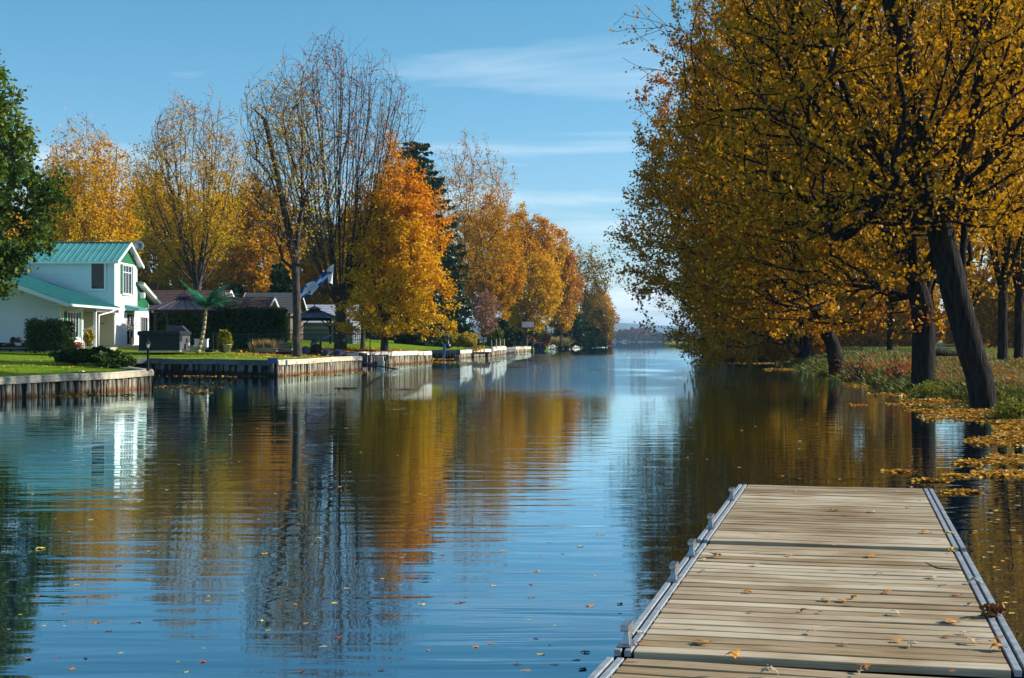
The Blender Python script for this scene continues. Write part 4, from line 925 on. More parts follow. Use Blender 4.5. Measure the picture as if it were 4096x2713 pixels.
dl = [(1165, 97, 30, 'pale'), (1697, 95, 26, 'pale'), (1768, 70, 30, 'pale'), (1826, 143, 34, 'gold', 'gold curled leaf standing near the right rail on the far dock section'), (1757, 183, 34, 'gold'), (1415, 168, 28, 'pale'), (1368, 200, 60, 'gold', 'flat gold leaf beside a grey one in the middle of the far dock section'),
      (1560, 207, 50, 'pale'), (1497, 238, 40, 'brown'), (1845, 317, 55, 'gold', 'arched gold leaf nearest the joint on the far dock section'), (1968, 315, 45, 'yellow', 'yellow leaf stuck upright on the right rail of the dock'), (1355, 378, 45, 'pale', 'pale crumpled leaf just this side of the first dock joint'), (755, 437, 70, 'brown', 'brown leaf near the left rail beside the pale ball-like leaf'),
      (683, 453, 42, 'pale', 'pale ball-like crumpled leaf by the left rail'), (1130, 428, 36, 'gold'), (1550, 434, 62, 'gold', 'large arched gold leaf on the second dock section near its far joint'), (955, 480, 50, 'pale'), (672, 514, 34, 'brown'), (1978, 400, 50, 'yellow'), (1990, 412, 40, 'gold'), (1875, 545, 60, 'pale'), (1925, 597, 50, 'pale'), (1610, 529, 36, 'gold'),
      (1640, 623, 50, 'gold'), (2015, 640, 48, 'gold'), (925, 623, 60, 'gold', 'curled gold leaf alone left of centre on the middle dock section'), (1325, 665, 70, 'pale', 'pale leaf leftmost in the row of three on the middle section'), (1400, 672, 60, 'gold', 'gold leaf middle in the row of three on the middle section'), (1470, 655, 56, 'gold', 'gold leaf rightmost in the row of three on the middle section'), (930, 729, 40, 'gold'), (1203, 722, 44, 'brown'), (1290, 730, 34, 'brown'),
      (1680, 739, 60, 'pale'), (2075, 690, 34, 'brown'), (1960, 785, 100, 'gold', 'big arched gold leaf with long stalk right of centre on the middle section'), (1255, 838, 58, 'pale'), (1965, 860, 52, 'gold'), (2055, 845, 54, 'pale'), (2070, 893, 84, 'pale'), (2225, 876, 56, 'gold'), (2240, 930, 110, 'gold', 'largest gold leaf by the right rail at the second dock joint'),
      (655, 893, 96, 'gold', 'flat orange leaf lying alone at lower left of the middle section'), (1415, 898, 44, 'pale'), (1692, 880, 56, 'gold'), (1770, 905, 70, 'pale'), (340, 845, 50, 'pale'), (345, 897, 60, 'gold'), (830, 973, 100, 'gold', 'upright curled orange leaf just beyond the second dock joint'), (1520, 1030, 80, 'brown'), (1020, 1052, 110, 'pale', 'pale and gold curled leaf at the bottom edge of the photo'), (1990, 1045, 46, 'brown'), (600, 120, 20, 'brown'), (1500, 1048, 40, 'pale')]
MD = Matrix.Rotation(DA, 3, 'Z'); g = random.Random(9)
for t in dl:
    px, py, wpx, c = 2300 + t[0] * .7585, 1900 + t[1] * .7585, t[2] * .7585, t[3]
    v = dk(px, py); q = DO + MD @ v; s = wpx / (F / q.y) * 0.95
    o = piece('fallen_leaf', LM[c][g.randrange(3)], None, (q.x, q.y, DO.z + 0.004), (g.uniform(-.1, .1), g.uniform(-.1, .1), g.uniform(0, 6.28)), (s, s, s * 0.9))
    if len(t) > 4: tag(o, t[4], 'leaf', 'fallen leaves on the dock')
    else: tag(o, {'gold': 'small gold leaf fallen on the dock planks', 'pale': 'small pale dried leaf fallen on the dock planks', 'brown': 'small brown leaf fallen on the dock planks', 'yellow': 'small yellow leaf fallen on the dock planks'}[c], 'leaf', {'gold': 'small gold leaves on the dock', 'pale': 'small pale leaves on the dock', 'brown': 'small brown leaves on the dock', 'yellow': 'small yellow leaves on the dock'}[c])
def deckpt(cx, cy_): v = dk(2300 + cx * .7585, 1900 + cy_ * .7585); q = DO + MD @ v; return Vector((q.x, q.y, DO.z + 0.012))
mb = MB(); tp = [deckpt(1848, 498) + Vector((0, 0, .03)), deckpt(1870, 494) + Vector((0, 0, .012)), deckpt(1910, 502), deckpt(1960, 506), deckpt(2010, 508), deckpt(2043, 513)]
mb.tube(tp, [0.004, 0.005, 0.005, 0.005, 0.004, 0.002], 5); tag(mb.build('twig', BARK, None, True), 'thin dark twig lying under a gold leaf by the right rail', 'twig')
# clump of wet leaves wound round the right rail
g2 = np.random.RandomState(3); q = deckpt(2205, 748); P = np.array(q) + g2.normal(0, 1, (70, 3)) * (0.030, 0.02, 0.010) + (0, 0, 0.015)
o = piece('leaf_clump', leaf_mesh('leaf_clump', P, 0.036, FALL['brown'], np.zeros(70), g2, LEAF_B, flat=0.8), None); tag(o, 'clump of wet brown leaves caught on the right rail of the dock', 'leaf clump', kind='stuff')
mb = MB(); mb.tube([deckpt(2075, 578), deckpt(2100, 572) + Vector((0, 0, .02)), deckpt(2140, 580)], 0.008, 6); tag(mb.build('rope', mat('rope', (0.5, 0.45, 0.36), (0.6, 0.55, 0.45), 60, 0.9), None, True), 'short pale rope end looped across the right dock rail', 'rope')

# floating leaves
def fleaf(px, py, wpx, c, label=None, flat=True):
    d = water_d(py); s = wpx / (F / d) * 0.62
    o = piece('floating_leaf', LF[c][g.randrange(3)] if flat else LM[c][0], None, ((px - 2048) / F * d, d, -0.002), (g.uniform(-.05, .05), g.uniform(-.05, .05), g.uniform(0, 6.28)), (s, s, s))
    k = {'gold': 'gold', 'brown': 'brown', 'pale': 'pale', 'dark': 'dark', 'red': 'reddish', 'yellow': 'yellow'}[c]
    if px > 2900 and py > 1940: reg = 'on the dark water right of the dock'
    elif px > 2700: reg = 'on the brown reflections beyond the far end of the dock'
    elif px > 2050 and py > 2150: reg = 'on the blue water close to the left of the dock'
    elif px > 1900: reg = 'on the pale sky reflection in mid channel'
    elif px > 1400 and py < 2350: reg = 'in the orange tree reflection'
    elif py > 2350: reg = 'on the deep blue water along the bottom of the photo' if px > 700 else 'on the blue water at the bottom left'
    elif px > 900: reg = 'among the reflected bare tree trunks'
    else: reg = 'in the house and gold tree reflections at the left'
    tag(o, label or f'small {k} leaf floating {reg}', 'leaf', 'floating leaves' if label else f'small {k} leaves {reg}')
for t in [(160, 2195, 50, 'yellow', 'large yellow leaf floating at the left edge over the dark green reflection', False), (1975, 2345, 36, 'yellow', 'bright yellow leaf standing up on the blue water below mid frame', False), (1900, 2588, 42, 'gold', 'gold and red leaf floating near the bottom centre', False),
          (2012, 2203, 26, 'yellow', 'yellow leaf floating where the orange reflection ends', False), (2320, 2187, 34, 'yellow', 'yellow leaf with reflection floating left of the dock', False), (2195, 2170, 26, 'yellow', 'small upright yellow leaf floating left of the dock middle', False), (2365, 2425, 60, 'gold', 'orange leaf cluster floating beside the dark star leaf', True), (2485, 2418, 46, 'dark', 'dark star shaped leaf close to the left dock rail', False),
          (2345, 2610, 56, 'dark', 'dark upright leaf floating in the corner left of the dock', False), (2335, 2680, 60, 'dark', 'dark curled leaf floating lowest left of the dock', False), (808, 2648, 44, 'red', 'orange red leaf floating at bottom left of centre', False), (960, 2192, 24, 'yellow', None, True), (1060, 2217, 50, 'gold', None, True), (1695, 2418, 50, 'yellow', None, True), (1830, 2415, 44, 'red', None, True),
          (2155, 2285, 40, 'pale', None, True), (2405, 2140, 46, 'pale', None, True), (2380, 2303, 34, 'pale', None, True), (1100, 1975, 22, 'yellow', None, True), (2485, 2455, 30, 'dark', None, True), (2305, 2640, 50, 'dark', None, True), (1420, 2236, 22, 'red', None, False), (2020, 2260, 30, 'dark', None, True)]:
    fleaf(*t)
for i in range(150):
    py = 1500 + (g.random() ** 0.8) * 1190; px = g.uniform(20, 2300 - (py - 1900) * 0.05 if py > 1900 else 2700)
    if py < 1640 and px < 1000: continue
    wpx = 6 + (py - 1500) * 0.032 * g.uniform(0.6, 1.3)
    fleaf(px, py, wpx, g.choice(['pale', 'pale', 'gold', 'brown', 'dark', 'yellow', 'red', 'pale']))
for i in range(95):
    py = g.uniform(1640, 2500); px = g.uniform(3780 if py > 1940 else 2700, 4090); lim = 3730 + (py - 1950) * 0.55 + 30
    if py > 1930 and px < lim: continue
    fleaf(px, py, 14 + (py - 1640) * 0.035 * g.uniform(.7, 1.3), g.choice(['pale', 'gold', 'yellow', 'gold', 'brown', 'pale']))
# drifts of leaves against the banks
LITTER = leaf_mat('litter_leaves', [(0.0, (0.10, 0.04, 0.015)), (0.35, (0.36, 0.15, 0.02)), (0.65, (0.56, 0.28, 0.03)), (0.9, (0.66, 0.42, 0.06)), (1.0, (0.70, 0.60, 0.40))], trans=0.1)
def drift(name, label, P, size, seed, mu=0.5, m=None, flat=0.25):
    rg_ = np.random.RandomState(seed)
    o = piece(name, leaf_mesh(name, P, size, m or LITTER, mu + rg_.normal(0, 0.25, len(P)), rg_, LEAF_B, flat=flat, hang=0.0), None)
    return tag(o, label, 'fallen leaves', kind='stuff')
def mat_pts(n, blobs, seed):
    rg_ = np.random.RandomState(seed); out = []
    tot = sum(b[4] for b in blobs)
    for px, py, wx, wy, k in blobs:
        m_ = int(n * k / tot); x = px + wx * rg_.uniform(-1, 1, m_) * rg_.uniform(0, 1, m_) ** 0.3; y = py + wy * rg_.normal(0, 0.5, m_) + (x - px) * 0.0
        y = np.maximum(y, 1400); d = EYE * F / (y - 1362); out.append(np.c_[(x - 2048) / F * d, d, np.full(m_, 0.004) + rg_.uniform(0, .008, m_)])
    P = np.concatenate(out); u = P[:, 0] * 1.0; v = P[:, 1]; k = np.sin(u * 2.3 + 1.1 * np.sin(v * 1.7)) * np.sin(v * 3.1 + u) + 0.5 * np.sin(u * 6.1 + v * 5.3); return P[k + rg_.uniform(-.9, 1.0, len(P)) > -0.25]
drift('leaf_drift', 'thick gold carpet of floating leaves below the leaning maple at the right bank', mat_pts(24000, [(3900, 1655, 230, 26, 9), (4060, 1700, 90, 26, 4), (3700, 1640, 90, 8, 0.8), (3640, 1617, 120, 5, 0.6), (4090, 1740, 120, 20, 3), (3990, 1765, 130, 14, 3), (4030, 1840, 90, 16, 3), (3890, 1852, 70, 8, 0.9), (4050, 1898, 160, 12, 3.5), (3830, 1905, 60, 5, 0.4), (3720, 1925, 70, 5, 0.3), (3600, 1888, 70, 5, 0.25), (3850, 1970, 80, 5, 0.35), (3430, 1620, 40, 3, .15)], 1), 0.075, 1, flat=0.18)
drift('leaf_drift', 'long thin orange drift of floating leaves along the curving right bank', mat_pts(7000, [(3060, 1453, 160, 5, 3), (3220, 1478, 180, 6, 4), (3380, 1505, 130, 8, 4), (3480, 1540, 120, 8, 3), (3600, 1580, 140, 8, 3), (3720, 1605, 140, 8, 3)], 2), 0.10, 2)
drift('leaf_drift', 'broken line of gold leaves floating in the dark side inlet', mat_pts(1100, [(760, 1549, 150, 3, 3), (800, 1572, 60, 5, 2), (900, 1505, 300, 3, 2), (850, 1530, 120, 8, 1)], 3), 0.11, 3)
drift('leaf_drift', 'orange leaves floating before the shaded seawall with the paddleboard', mat_pts(900, [(1770, 1449, 60, 4, 3), (1760, 1437, 60, 1.5, 2), (1900, 1452, 100, 5, 1), (1960, 1428, 60, 2, 1), (2060, 1418, 60, 4, 1)], 4), 0.16, 4)
drift('leaf_drift', 'gold leaves floating along the foot of the sunlit seawalls', mat_pts(1100, [(330, 1583, 300, 6, 3), (1250, 1500, 150, 4, 2), (1640, 1458, 90, 3, 2), (1390, 1553, 50, 2, 0.6), (1440, 1490, 60, 3, 1)], 5), 0.10, 5)
# leaves lying on the lawns
def lawn_pts(n, cx_, cy_, rx, ry, seed, zf=zleft, poly=LB, base=0.03):
    rg_ = np.random.RandomState(seed); P = np.c_[rg_.normal(cx_, rx, n), rg_.normal(cy_, ry, n)]
    ok = (edge_dist(P, poly) > 0.35) & inside(P, poly + ([(-900, -200), (-100, -200)] if poly is LB else [])); P = P[ok]
    return np.c_[P, zf(P) + base]
drift('leaf_carpet', 'thick orange leaf carpet on the grass under the orange maple', np.r_[lawn_pts(9000, -9.3, 99, 2.2, 6.5, 6), lawn_pts(2500, -13, 90, 2.5, 3, 7)], 0.16, 6, 0.45)
drift('leaf_carpet', 'yellow leaves scattered over the left lawns', np.r_[lawn_pts(1500, -21, 52, 5, 12, 8), lawn_pts(500, -16, 78, 5, 4, 9), lawn_pts(700, -13.5, 80, 2, 3, 10)], 0.10, 7, 0.72)
drift('leaf_carpet', 'brown and gold leaves scattered under the right bank maples', np.r_[lawn_pts(5000, 17, 45, 5, 12, 11, zright, RB), lawn_pts(3500, 22, 75, 9, 22, 12, zright, RB)], 0.10, 8, 0.32)
# ------------------------------------------------------------------ white house
WHITE = mat('white_siding', (0.74, 0.76, 0.78), (0.80, 0.82, 0.84), 0.8, 0.55)
WTRIM = mat('white_trim', (0.78, 0.80, 0.82), None, rough=0.45)
ROOFG = mat('green_metal_roof', (0.075, 0.29, 0.27), (0.10, 0.34, 0.32), 1.2, 0.38, metal=0.15, spec=0.6)
GREENP = mat('green_paint', (0.012, 0.13, 0.045), (0.018, 0.16, 0.06), 3, 0.5)
GLASS = mat('window_glass', (0.012, 0.018, 0.022), None, rough=0.05, spec=0.35)
CREAM = mat('cream_wall', (0.62, 0.58, 0.50), (0.68, 0.64, 0.56), 1.5, 0.7)
HX, HY = -24.9, 89.0
house = empty('house', (HX, HY, 1.40), 0, 'white clapboard house with green metal roofs and green shutters at the left', 'house')
hz = 1.40
def clap(x0, x1, y0, y1, z0, z1, ztop=None, pitch=0.155, m=None):
    """horizontal boards on a wall from (x0,y0) to (x1,y1); ztop(t) caps the length where the roof slopes"""
    L = math.dist((x0, y0), (x1, y1)); u = Vector((x1 - x0, y1 - y0, 0)) / L; nrm = Vector((u.y, -u.x, 0)); cache = {}
    z = z0
    while z < z1 - 0.03:
        a, b = 0.0, L
        if ztop:
            ts = [L * i / 60 for i in range(61) if ztop(L * i / 60) >= z + 0.08]
            if not ts: break
            a, b = min(ts), max(ts)
        h = min(pitch, z1 - z); mb = MB()
        mb.prism([(0.0, -0.002), (0.042, 0.0), (0.010, h), (0.0, h)], 0, 0, b - a)
        o = mb.build('siding_board', m or WHITE, house)
        # local: x along, y outward (prism y), z up -> rotate so that +y faces outward normal
        M = Matrix(((u.x, nrm.x, 0), (u.y, nrm.y, 0), (0, 0, 1))).to_4x4()
        if M.to_3x3().determinant() < 0: pass
        o.matrix_local = Matrix.Translation(Vector((x0, y0, z)) + u * a - Vector((HX, HY, hz))) @ M
        z += pitch
def hbox(name, x0, x1, y0, y1, z0, z1, m, parent=None, bevel=0):
    mb = MB(); mb.box(((x0 + x1) / 2 - HX, (y0 + y1) / 2 - HY, (z0 + z1) / 2 - hz), (abs(x1 - x0), abs(y1 - y0), abs(z1 - z0)))
    return mb.build(name, m, parent or house, bevel=bevel)
def hbar(name, a, b, w, h, m, parent=None):
    mb = MB(); O = Vector((HX, HY, hz)); mb.bar(Vector(a) - O, Vector(b) - O, w, h); return mb.build(name, m, parent or house)
XL = -33.5; YF, YB = 89.0, 94.3; ZE, ZR = 6.78, 7.98; YM = (YF + YB) / 2
# core walls (behind the boards)
mb = MB(); mb.prism([(0.02, 0.9 - hz), (YB - YF, 0.9 - hz), (YB - YF, ZE - hz), (YM - YF, ZR - 0.05 - hz), (0.02, ZE - hz)], 0, XL - HX, -0.02); mb.build('wall', WTRIM, house)
XB = -25.5; Y1, Y2 = 80.2, 84.5
def zroofB(x): return 3.78 + (-24.4 - x) * 0.35
mb = MB(); mb.prism([(-39.0 - HX, 0.8 - hz), (XB - 0.02 - HX, 0.8 - hz), (XB - 0.02 - HX, zroofB(XB) - 0.08 - hz), (-32 - HX, zroofB(-32) - 0.08 - hz), (-39.0 - HX, zroofB(-32) - 0.08 - hz)], 1, Y1 + 0.02 - HY, Y2 - HY); mb.build('wall', WTRIM, house)
mb = MB(); mb.prism([(-39.0 - HX, 0.8 - hz), (-27.6 - HX, 0.8 - hz), (-27.6 - HX, zroofB(-27.6) - 0.08 - hz), (-32 - HX, zroofB(-32) - 0.08 - hz), (-39.0 - HX, zroofB(-32) - 0.08 - hz)], 1, Y2 + 0.01 - HY, YF - 0.02 - HY); mb.build('wall', CREAM, house)
# boards
clap(XL, HX, YF, YF, zroofB(-24.9) - 0.4, ZE)                                              # upper long wall
clap(-27.55, HX - 0.01, YF - 0.005, YF - 0.005, 1.45, zroofB(HX) - 0.45, m=CREAM)           # porch back wall
clap(HX, HX, YF, YB, 1.45, ZE - 0.05)                                                       # canal side gable wall
clap(-38.5, XB, Y1, Y1, 1.15, 6.2, ztop=lambda t: zroofB(max(-38.5 + t, -32.0)) - 0.12)   # front addition
clap(XB, XB, Y1, Y2, 1.15, zroofB(XB) - 0.15)
clap(HX, HX, YB, 97.3, 1.45, 3.95)
mb = MB(); mb.prism([(YB - HY, 0.9 - hz), (97.3 - HY, 0.9 - hz), (97.3 - HY, 4.3 - hz), (YB - HY, 5.35 - hz)], 0, XL - HX, -0.03); mb.build('wall', WTRIM, house)
# corner posts
for (x, y, z0, z1) in ((HX, YF, 1.4, ZE), (XB, Y1, 1.1, 4.1), (-29.0, Y1 - 0.02, 1.1, 5.2), (HX, YB, 1.4, ZE), (HX, 97.3, 1.4, 4.2)):
    hbox('corner_trim', x - 0.04, x + 0.045, y - 0.045, y + 0.05, z0, z1, WTRIM)
# green gable panelling in narrow boards
for i in range(24):
    y = YF + 0.08 + (YB - YF - 0.16) * (i + .5) / 24; t = 1 - abs(y - YM) / (YM - YF)
    hbox('gable_board', HX, HX + 0.035, y - 0.105, y + 0.105, ZE - 0.05, ZE + (ZR - ZE) * t - 0.03, GREENP)
for i in range(14):
    y = YB + 0.1 + 3.0 * (i + .5) / 14; z1 = 5.25 - (y - YB) * 0.32
    hbox('gable_board', HX, HX + 0.035, y - 0.1, y + 0.1, 3.97, z1, GREENP)
# main roof panels (ribbed metal)
def roof_panels(p00, p10, p01, n, rib=0.035):
    """p00->p10 runs along the eave, p00->p01 up the slope; n panels each with a raised rib"""
    O = Vector((HX, HY, hz)); p00, p10, p01 = [Vector(p) - O for p in (p00, p10, p01)]
    e = (p10 - p00); s = (p01 - p00); nn = e.cross(s).normalized(); nn = nn if nn.z > 0 else -nn
    for i in range(n):
        a = p00 + e * (i / n); b = p00 + e * ((i + 1) / n) - e.normalized() * 0.004; th = 0.03; r_ = e.normalized() * 0.05
        q = [a, b, b + s, a + s]; mb = MB()
        mb.add([v - nn * th for v in q] + q, [(0, 1, 2, 3), (4, 7, 6, 5), (0, 4, 5, 1), (1, 5, 6, 2), (2, 6, 7, 3), (3, 7, 4, 0)])
        rb = [a - r_ * 0.0, a + r_, a + r_ + s, a + s]
        mb.add([v + nn * 0.001 for v in rb] + [v + nn * rib for v in rb], [(4, 7, 6, 5), (0, 4, 5, 1), (1, 5, 6, 2), (2, 6, 7, 3), (3, 7, 4, 0)])
        mb.build('roof_panel', ROOFG, house)
XO = HX + 0.38
roof_panels((XL - .3, YF - 0.45, ZE - 0.10), (XO, YF - 0.45, ZE - 0.10), (XL - .3, YM, ZR + 0.08), 24)
roof_panels((XL - .3, YB + 0.45, ZE - 0.10), (XO, YB + 0.45, ZE - 0.10), (XL - .3, YM, ZR + 0.08), 24)
hbar('ridge_cap', (XL - .3, YM, ZR + 0.11), (XO, YM, ZR + 0.11), 0.3, 0.03, ROOFG)
hbar('rake_board', (XO, YF - 0.47, ZE - 0.19), (XO, YM, ZR - 0.01), 0.05, 0.17, WTRIM)
hbar('rake_board', (XO, YB + 0.47, ZE - 0.19), (XO, YM, ZR - 0.01), 0.05, 0.17, WTRIM)
hbar('soffit', (XO - 0.2, YF - 0.4, ZE - 0.17), (XO - 0.2, YM, ZR - 0.03), 0.36, 0.02, WTRIM); hbar('soffit', (XO - 0.2, YB + 0.4, ZE - 0.17), (XO - 0.2, YM, ZR - 0.03), 0.36, 0.02, WTRIM)
hbox('fascia', XL, XO, YF - 0.46, YF - 0.43, ZE - 0.24, ZE - 0.11, WTRIM)
hbox('soffit', XL, XO - .02, YF - 0.43, YF, ZE - 0.16, ZE - 0.14, WTRIM)
# low roof running down to the canal side
E0, E1 = (-24.4, 78.4, 3.78), (-24.4, 88.97, 3.78)
roof_panels(E0, E1, (-32.0, 78.4, zroofB(-32.0)), 26)
roof_panels((-39.5, 78.4, zroofB(-32) - 2.6), (-39.5, 88.97, zroofB(-32) - 2.6), (-32.0, 78.4, zroofB(-32.0)), 26)
hbar('rake_board', (-24.4, 78.38, 3.68), (-32.0, 78.38, zroofB(-32) - 0.1), 0.05, 0.2, WTRIM)
hbar('gutter', (-24.34, 78.4, 3.69), (-24.34, 89.3, 3.69), 0.12, 0.11, WTRIM)
hbar('soffit', (-24.95, 78.45, 3.72), (-24.95, 88.9, 3.72), 1.05, 0.02, WTRIM)
hbox('porch_beam', -24.75, -24.6, Y2 - 0.3, YF, 3.45, 3.68, WTRIM)
hbox('porch_post', -24.78, -24.63, 84.2, 84.35, 1.35, 3.6, WTRIM)
mb = MB(); O = Vector((HX, HY, hz)); mb.tube([Vector(p) - O for p in ((-24.3, 87.2, 3.62), (-24.5, 86.6, 3.45), (-24.62, 84.75, 3.25), (-24.62, 84.7, 1.45))], 0.045, 8); mb.build('downspout', WTRIM, house, True)
# roof C
roof_panels((-32, 99.4, 4.25), (XO + .1, 99.4, 4.25), (-32, YB - 0.3, 5.62), 20)
hbar('rake_board', (XO + .1, 99.45, 4.14), (XO + .1, YB + 0.02, 5.50), 0.05, 0.2, WTRIM)
hbar('soffit', (XO - .12, 99.4, 4.15), (XO - .12, YB + 0.05, 5.48), 0.42, 0.02, WTRIM)
def window(x0, x1, y0, y1, z0, z1, cols=(), rows=(), fw=0.09, out=0.075, shut=False, door=False, side='y'):
    """a window in a wall facing -Y (side y) or +X (side x); cols/rows are fractions for the bars"""
    f = MB(); O = Vector((HX, HY, hz))
    def bx(a0, a1, c0, c1, o0, o1):
        if side == 'y': f.box((((a0 + a1) / 2) - HX, y0 - (o0 + o1) / 2 - HY, (c0 + c1) / 2 - hz), (abs(a1 - a0), abs(o1 - o0), abs(c1 - c0)))
        else: f.box((x0 + (o0 + o1) / 2 - HX, (a0 + a1) / 2 - HY, (c0 + c1) / 2 - hz), (abs(o1 - o0), abs(a1 - a0), abs(c1 - c0)))
    a0, a1 = (x0, x1) if side == 'y' else (y0, y1)
    bx(a0 - fw, a0, z0 - fw, z1 + fw, 0, out + .03); bx(a1, a1 + fw, z0 - fw, z1 + fw, 0, out + .03); bx(a0, a1, z1, z1 + fw, 0, out + .028); bx(a0, a1, z0 - fw, z0, 0, out + .028)
    for c in cols: bx(a0 + (a1 - a0) * c - .025, a0 + (a1 - a0) * c + .025, z0, z1, 0.02, out + .012)
    for r_ in rows: bx(a0, a1, z0 + (z1 - z0) * r_ - .025, z0 + (z1 - z0) * r_ + .025, 0.02, out + .010)
    w = f.build('door' if door else 'window', WTRIM, house)
    f = MB(); bx(a0, a1, z0, z1, 0.0, 0.056); f.build('pane', GLASS, w)
    if not door: f = MB(); bx(a0 - fw - .04, a1 + fw + .04, z0 - fw - .04, z0 - fw, 0, out + .07); f.build('sill', WTRIM, w)
    if shut:
        for s0, s1 in ((a0 - fw - .36, a0 - fw - .02), (a1 + fw + .02, a1 + fw + .36)):
            f = MB(); bx(s0, s1, z0 - .05, z1 + .05, 0.02, out + 0.02); nsl = 9
            for k in range(nsl): zz = z0 + (z1 - z0) * (k + .5) / nsl; bx(s0 + .04, s1 - .04, zz - .03, zz + .03, out + .02, out + .032)
            f.build('shutter', GREENP, house)
window(-26.30, -25.50, YF, YF, 4.98, 6.55, fw=0.11)
window(HX, HX, 90.75, 92.65, 4.78, 6.55, cols=(0.333, 0.666), rows=(0.76,), side='x', shut=True)
window(XB, XB, 81.35, 83.35, 1.95, 3.35, cols=(0.25, 0.5, 0.75), side='x', shut=True)
window(-31.5, -29.3, Y1, Y1, 2.55, 3.95, fw=0.13, cols=(0.5,))
window(HX, HX, 91.6, 93.3, 1.50, 3.45, cols=(0.5,), side='x', door=True)
window(HX, HX, 95.1, 96.8, 1.50, 3.30, cols=(0.33, 0.66), side='x', door=True)
# green awning
mb = MB(); mb.prism([(91.3 - HY, 3.98 - hz), (95.0 - HY, 3.98 - hz), (95.0 - HY, 3.94 - hz), (91.3 - HY, 3.94 - hz)], 0, 0, 0.01)
mb = MB(); mb.add([(0.03, 91.3 - HY, 4.05 - hz), (0.03, 93.8 - HY, 4.05 - hz), (0.95, 93.8 - HY, 3.80 - hz), (0.95, 91.3 - HY, 3.80 - hz), (0.03, 91.3 - HY, 3.66 - hz), (0.03, 93.8 - HY, 3.66 - hz), (0.95, 93.8 - HY, 3.66 - hz), (0.95, 91.3 - HY, 3.66 - hz)],
    [(0, 3, 2, 1), (4, 5, 6, 7), (0, 1, 5, 4), (3, 7, 6, 2), (0, 4, 7, 3), (1, 2, 6, 5)]); mb.build('awning', ROOFG, house)
for y in (94.9, 98.2): mb = MB(); mb.box((0.22, y - HY, 4.75 - (y - 94.9) * .28 - hz), (0.38, 0.32, 0.36)); mb.build('floodlight', WTRIM, house, bevel=0.05)
hbox('wall_vent', -25.75, -25.5, YF - 0.04, YF - 0.03, 2.75, 2.9, mat('grey_metal', (0.30, 0.31, 0.32), None, rough=0.5))
# satellite dish
dish = empty('satellite_dish', (-24.75, 93.0, 7.35), 0, 'round grey satellite dish at the gable end of the green roof', 'satellite dish')
DG = mat('dish_grey', (0.10, 0.13, 0.15), None, rough=0.5)
mb = MB(); mb.lathe([(0.02, 0), (0.22, 0.03), (0.37, 0.11), (0.365, 0.125), (0.21, 0.05), (0.0, 0.02)], n=20); o = mb.build('reflector', DG, dish, True); o.rotation_euler = (R(68), 0, R(20)); o.location = (0.3, 0, 0.55)
mb = MB(); mb.tube([(0, 0, -0.2), (0, 0.02, 0.3), (0.25, 0.05, 0.5)], 0.03, 6); mb.tube([(0.35, -0.1, 0.4), (0.6, -0.45, 0.5)], 0.015, 6); mb.box((0.62, -0.48, 0.52), (.1, .08, .08)); mb.build('mast', DG, dish)

# low timber deck and its planks
TAN = mat('tan_lumber', (0.36, 0.29, 0.18), (0.52, 0.44, 0.30), 2, 0.8, stretch=(1, 8, 8), per_obj=0.4)
deck = empty('timber_deck', (-24.8, 86.0, 1.2), 0, 'low tan timber deck running along the canal side of the white house', 'deck')
for i in range(22):
    mb = MB(); mb.box((1.9, 0.15 + i * 0.42, 0.20), (3.7, 0.40, 0.05)); mb.build('deck_board', TAN, deck)
mb = MB(); mb.box((1.9, -0.08, 0.06), (3.74, 0.05, 0.36)); mb.build('fascia_board', TAN, deck); mb = MB(); mb.box((3.76, 4.6, 0.0), (0.05, 9.2, 0.4)); mb.build('fascia_board', TAN, deck)
mb = MB(); mb.box((-0.3, -1.9, 0.0), (2.6, 1.5, 0.24)); tag(mb.build('concrete_step', mat('concrete', (0.34, 0.30, 0.22), (0.46, 0.42, 0.33), 3, 0.9), None), 'tan concrete step in front of the deck beside the porch post', 'step')
bpy.data.objects['concrete_step'].location = (-24.6, 86.2, 1.22)

# ------------------------------------------------------------------ hot tub
tz = 1.12
NAVY = mat('navy_vinyl_and_front_shade', (0.010, 0.014, 0.022), (0.016, 0.022, 0.034), 2, 0.55, spec=0.3)
GREYC = mat('grey_cabinet', (0.06, 0.062, 0.075), (0.09, 0.09, 0.10), 2, 0.6)
tub = empty('hot_tub', (-18.7, 80.0, tz), 0, 'large dark hot tub with vinyl cover on the lawn beside the deck', 'hot tub')
for i in range(7):
    mb = MB(); mb.box((-2.3 + 0.165 + i * 0.329, 0.02, 0.5), (0.322, 0.04, 0.86)); mb.build('cabinet_panel', NAVY, tub)  # front panels darker than the side ones, shade put into their colour
for i in range(5):
    mb = MB(); mb.box((-0.02, 0.27 + i * 0.52, 0.5), (0.04, 0.51, 0.86)); mb.build('cabinet_panel', GREYC, tub)
mb = MB(); mb.box((-1.15, 1.32, 0.5), (2.2, 2.5, 0.84)); mb.build('shell', GREYC, tub)
mb = MB(); mb.box((-1.15, 1.3, 0.035), (2.34, 2.66, 0.07)); mb.build('base', mat('pale_plastic', (0.35, 0.38, 0.40), None, rough=0.6), tub)
mb = MB(); mb.box((-1.15, 1.3, 1.03), (2.44, 2.76, 0.24)); mb.build('cover', NAVY, tub, bevel=0.05)
mb = MB(); mb.box((-1.15, 1.3, 1.17), (2.42, 0.5, 0.03)); mb.build('cover_fold', NAVY, tub, bevel=0.01)
mb = MB(); mb.box((0.035, 1.7, 0.62), (0.03, 0.26, 0.26)); mb.build('control_panel', BLACKGAP, tub); mb = MB(); mb.box((0.035, 2.15, 0.42), (0.03, 0.16, 0.14)); mb.build('filter_door', WTRIM, tub)
for y in (0.1, 0.35): mb = MB(); mb.box((0.05, y, 0.78), (0.03, 0.07, 0.42)); mb.build('strap', NAVY, tub)

